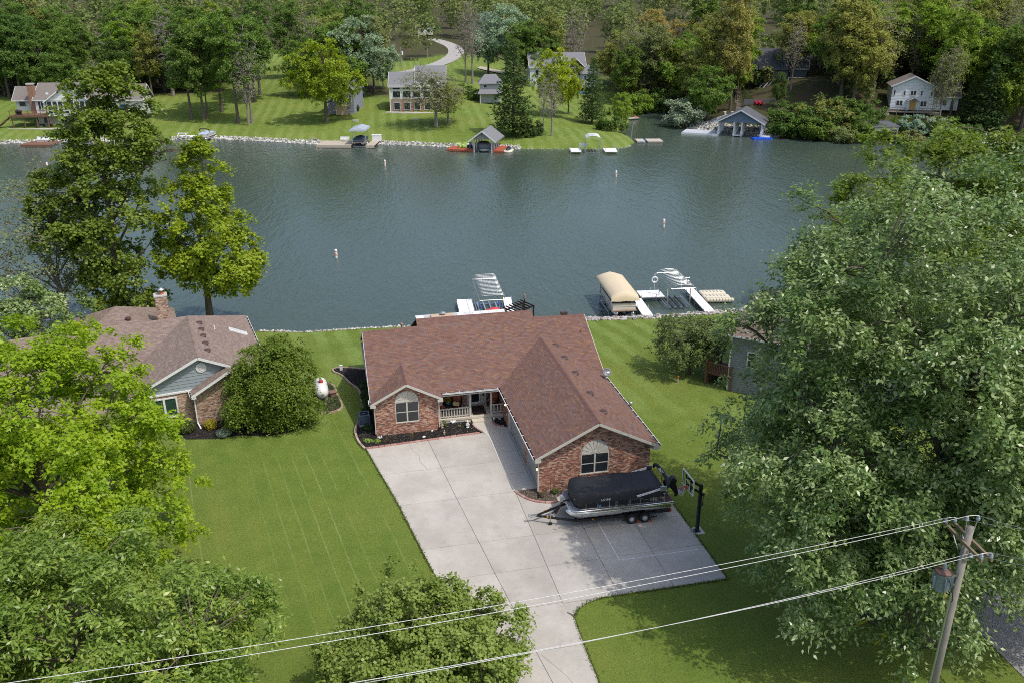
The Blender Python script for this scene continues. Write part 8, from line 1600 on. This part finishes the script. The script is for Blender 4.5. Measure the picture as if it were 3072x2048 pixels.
hero('wisp', 'hazy', 1308, 382, 192, 'hazy spring tree in front of the two-storey house', 2.0); hero('wisp', 'olive', 1345, 372, 240, 'lower hazy tree right of the two-storey house', 1.8); hero('bare', 'grey', 1397, 248, 8, 'left trunk of the tall bare twin trees', .75); hero('bare', 'grey', 1418, 252, 0, 'right trunk of the tall bare twin trees', .8)
hero('broad', 'silver', 1520, 232, 30, 'large silvery maple behind the big pine', .95); hero('broad', 'silver', 1465, 225, 50, 'silvery maple beside the tall bare trees', .8); hero('pine', 'pine', 1540, 408, 112, 'big dark pine behind the tan boathouse', .95); hero('broad', 'bright', 1660, 352, 160, 'bright green tree right of the big pine', .75); hero('broad', 'bright', 1705, 345, 185, 'second bright green tree right of the big pine', .6)
hero('bare', 'grey', 1655, 409, 222, 'pale bare tree on the grassy point', .9); hero('bare', 'grey', 1630, 392, 240, 'smaller bare tree behind the pale one', .9); hero('pine', 'pine', 1775, 372, 165, 'open pine on the grassy point', .85); hero('broad', 'lime', 1862, 385, 285, 'yellow-green bushy tree leaning over the inlet', .75); hero('shrub', 'deep', 1835, 392, 335, 'dark shrub at the water edge under the open pine'); hero('shrub', 'sage', 2050, 377, 298, 'silvery olive shrub on the inlet corner', 1.1)
hero('tall', 'tan', 2190, 330, -15, 'tall tan-orange tree with bare trunk by the garden steps', .75); hero('tall2', 'olive', 2125, 342, 30, 'thin trunked tree on the rocks left of the steps', .7); hero('tall', 'olive', 2210, 303, 60, 'dark thin trunk beside the garden steps', .6); hero('bare', 'grey', 2147, 318, 40, 'bare slim trunk behind the rocks', .6); hero('broad', 'deep', 2332, 325, 225, 'dark leafy tree right of the red lawn chairs', .6)
hero('tall2', 'olive', 2520, 300, -20, 'tall olive tree leaning right of the blue-grey house', 1.0); hero('broad', 'olive', 2560, 300, 60, 'broad olive tree left of the white house', .9); hero('bare', 'grey', 2372, 272, 60, 'bare twiggy tree before the blue-grey house dormer', .8)
hero('tall', 'lime', 2850, 345, 40, 'fresh green tree right of the white house', .9); hero('wisp', 'hazy', 2815, 372, 120, 'twiggy pale-trunked tree beside the white house deck', .8); hero('spruce', 'pine', 2950, 395, 190, 'dark spruce on the far right bank', 1.2); hero('spruce', 'pine', 2900, 372, 240, 'smaller dark spruce behind the right bank', 1.1); hero('tall2', 'green', 3010, 380, 60, 'green tree at the far right edge', 1.0); hero('broad', 'lime', 3060, 392, 150, 'bright leafy tree cut by the right edge', 1.0)
SW = ['first', 'second', 'third', 'fourth', 'fifth', 'sixth', 'seventh', 'eighth', 'ninth', 'tenth', 'eleventh', 'twelfth', 'thirteenth', 'fourteenth', 'fifteenth', 'sixteenth', 'seventeenth', 'eighteenth', 'nineteenth', 'twentieth']
def ordn(i): return SW[i] if i < 20 else (('twenty-' if i < 29 else 'thirty-')+SW[(i-20) % 10 if i < 29 else (i-30) % 10] if i not in (29, 39) else ('thirtieth' if i == 29 else 'fortieth'))
for k, (x, y, ty, c, kd) in enumerate(((2350,404,330,'deep','shrub'), (2385,410,340,'green','shrub'), (2425,416,345,'deep','shrub'), (2462,420,350,'green','shrub'), (2440,395,320,'deep','shrub'), (2400,385,310,'olive','shrub'), (2360,372,300,'deep','shrub'), (2500,425,385,'hazy','shrub'), (2535,428,380,'hazy','shrub'), (2575,428,370,'green','shrub'), (2600,405,345,'deep','shrub'), (2490,380,300,'olive','shrub'), (2560,372,310,'deep','shrub'), (2525,350,290,'green','shrub'), (2610,355,300,'deep','shrub'), (2700,392,350,'green','shrub'), (2745,400,345,'silver','shrub'), (2790,402,350,'sage','shrub'), (2830,412,350,'green','shrub'), (2700,430,395,'olive','shrub'), (2740,432,390,'hazy','shrub'), (2890,425,370,'deep','shrub'), (1930,330,275,'deep','shrub'), (1965,332,265,'green','shrub'), (2000,335,265,'deep','shrub'), (2070,352,290,'deep','shrub'), (2100,345,285,'green','shrub'), (1900,340,280,'lime','shrub'), (1585,408,360,'pine','shrub'), (1560,412,375,'deep','shrub'), (1420,300,265,'deep','shrub'), (1398,285,250,'deep','shrub'))):
    where = 'along the right bank' if x > 2300 else ('around the inlet' if x > 1850 else 'near the big pine'); hero(kd, c, x, y, ty, CNAME[c]+' shrub '+where+', '+ordn(k)+' from the shore thicket start', 1.05)
# ---- the wood: individual trees, nearest first, then a far mass
CLEAR = [(5,232,262,386,206), (985,240,1062,340,212), (1165,205,1300,335,216), (1433,228,1492,306,235), (1578,138,1640,180,260), (1735,195,1782,250,260), (2245,148,2465,268,242), (2195,258,2335,345,215), (2640,230,2800,340,212), (1190,108,1375,236,320), (1240,85,1275,108,400), (2280,140,2320,170,300), (20,386,500,430,200), (290,100,318,122,330)]
fr_ = np.random.default_rng(21); cand = []
bld = [(-80,208,16), (-38,222,8), (-22,228,13), (-5,240,7), (12,262,17), (62,222,13), (98,208,13)]
P0_ = fr_.uniform((-.66, 196), (.66, 345), (2600, 2)); XY = np.c_[P0_[:, 0]*P0_[:, 1], P0_[:, 1]]; XY = XY[np.argsort(XY[:, 1])]; SD = shore_sd(XY); ZZ = TZA(XY)
lw = np.array([1.0 if ((d < 44 and x < 32) or abs(x-(-68-.12*(y-230))) < 11 and y < 335 or np.hypot((x+22)/26, (y-300)/60) < 1.0) else 0 for (x, y), d in zip(XY, SD)])
rdx = np.array(ctr); wood = []
for (x, y), d, z, l_ in zip(XY, SD, ZZ, lw):
    if d < 4 or l_ or len(wood) >= 250: continue
    if np.min(np.hypot(rdx[:, 0]-x, rdx[:, 1]-y)) < 8 or any(np.hypot(x-a, y-b) < c for a, b, c in bld): continue
    if any(np.hypot(x-a, y-b) < 4.6 for a, b in placed): continue
    k = fr_.random(); left = x < -12
    if left: col = 'green' if k < .42 else ('deep' if k < .62 else ('lime' if k < .82 else ('olive' if k < .92 else 'hazy')))
    else: col = 'olive' if k < .34 else ('hazy' if k < .52 else ('green' if k < .68 else ('tan' if k < .70 else ('lime' if k < .88 else 'deep'))))
    kd = ('tall', 'tall2', 'broad')[fr_.integers(3)]
    if col == 'hazy': kd = 'wisp' if fr_.random() < .6 else 'tall2'
    if fr_.random() < .06: kd, col = 'bare', 'grey'
    H = fr_.uniform(15, 23) if kd != 'broad' else fr_.uniform(12, 17)
    pm = F_PX/(y*cos(PITCH)+(CAM_H-z)*sin(PITCH)); cxp = 1536+x*pm; hb = lambda zz: 1024-F_PX*((y*sin(PITCH)+(zz-CAM_H)*cos(PITCH))/(y*cos(PITCH)+(CAM_H-zz)*sin(PITCH))); rw = H*.24*pm; y0p, y1p = hb(z+H), hb(z)
    if cxp < -60 or cxp > 3130: continue
    if any(y < Yc and cxp+rw > a and cxp-rw < c and y0p < d2 and y1p > b for a, b, c, d2, Yc in CLEAR): continue
    placed.append((x, y)); wood.append((kd, col, x, y, z, H, cxp))
regs = {}
for kd, col, x, y, z, H, cxp in wood:
    land = 'behind the far-left house' if cxp < 330 else ('over the lawn group' if cxp < 860 else ('left of the road' if cxp < 1240 else ('over the big pine' if cxp < 1700 else ('over the inlet' if cxp < 2130 else ('by the blue-grey house' if cxp < 2520 else 'by the white house')))))
    row = 'front' if y < 250 else ('middle' if y < 300 else 'back'); regs.setdefault((col, kd, land, row), []).append((cxp, kd, col, x, y, z, H))
KN = {'tall': 'tall tree', 'tall2': 'wide tall tree', 'broad': 'broad tree', 'wisp': 'thin-leaved tree', 'bare': 'tree'}
for (col, kd, land, row), L_ in regs.items():
    L_.sort()
    for i, (cxp, kd, col, x, y, z, H) in enumerate(L_):
        lab = CNAME[col]+' '+KN[kd]+' in the '+row+' wood '+land+('' if len(L_) == 1 else ', '+ordn(i)+' from left'); far_tree(kd, col, (x, y, z-.2), H, lab, FRS.uniform(.9, 1.15), 'trees of the far wood')
# understorey and the deep wood beyond: reads as one mass
def mass(name, label, pts, seed, cl, ls):
    r = np.random.default_rng(seed); VV, FF, VR, n = [], [], [], 0
    bases = [grow(seed+k, [(0,0,.62,.27,.27,.36), (.1,0,.8,.18,.18,.18)], cl, 2, 3, ls, .06, 'card', zmin=.05, shell=.4)[1:4] for k in range(4)]
    for x, y, z, H in pts: v, f, va = bases[r.integers(4)]; a = r.uniform(0, 6.28); R_ = np.array([[cos(a), -sin(a), 0], [sin(a), cos(a), 0], [0, 0, 1]]); VV.append(v@R_.T*H+np.array([x, y, z])); FF.append(f+n); VR.append(np.clip(va*.6+r.random()*.4, 0, 1)); n += len(v)
    o = npmesh(name, np.vstack(VV), np.vstack(FF), MASSM, None, {'var': ('POINT', np.concatenate(VR))}, k=4); struct(o, 'stuff', label)
MASSM = leafmat('deep_wood_foliage', [(.12,.18,.055), (.17,.24,.068), (.225,.28,.085), (.27,.29,.1), (.3,.31,.14)], .6, .34, .2)
q = fr_.uniform((-.68, 335), (.68, 640), (900, 2)); q[:, 0] *= q[:, 1]; q = q[np.argsort(fr_.random(len(q)))][:330]; z = TZA(q); mass('deep_wood', 'distant wood on the hills beyond the far shore', [(a, b, c, fr_.uniform(15, 22)) for (a, b), c in zip(q, z)], 91, 95, .052)
q = fr_.uniform((-.66, 200), (.66, 340), (1500, 2)); q[:, 0] *= q[:, 1]; d = shore_sd(q); z = TZA(q); us = []
for (a, b), d_, c in zip(q, d, z):
    if d_ < 5 or (d_ < 46 and a < 34) or (abs(a-(-68-.12*(b-230))) < 13 and b < 340) or np.hypot((a+22)/26, (b-300)/60) < 1.1 or np.min(np.hypot(rdx[:, 0]-a, rdx[:, 1]-b)) < 7 or any(np.hypot(a-p, b-o_) < r_ for p, o_, r_ in bld): continue
    pm = F_PX/(b*cos(PITCH)+(CAM_H-c)*sin(PITCH)); cx2 = 1536+a*pm; yb = 1024-F_PX*((b*sin(PITCH)+(c+2-CAM_H)*cos(PITCH))/(b*cos(PITCH)+(CAM_H-c)*sin(PITCH)))
    if any(b < Yc and a0-20 < cx2 < a1+20 and b0-10 < yb < b1+40 for a0, b0, a1, b1, Yc in CLEAR): continue
    us.append((a, b, c, fr_.uniform(2.5, 6)))
mass('understorey', 'shrubby undergrowth beneath the far trees', us[:420], 95, 34, .12)
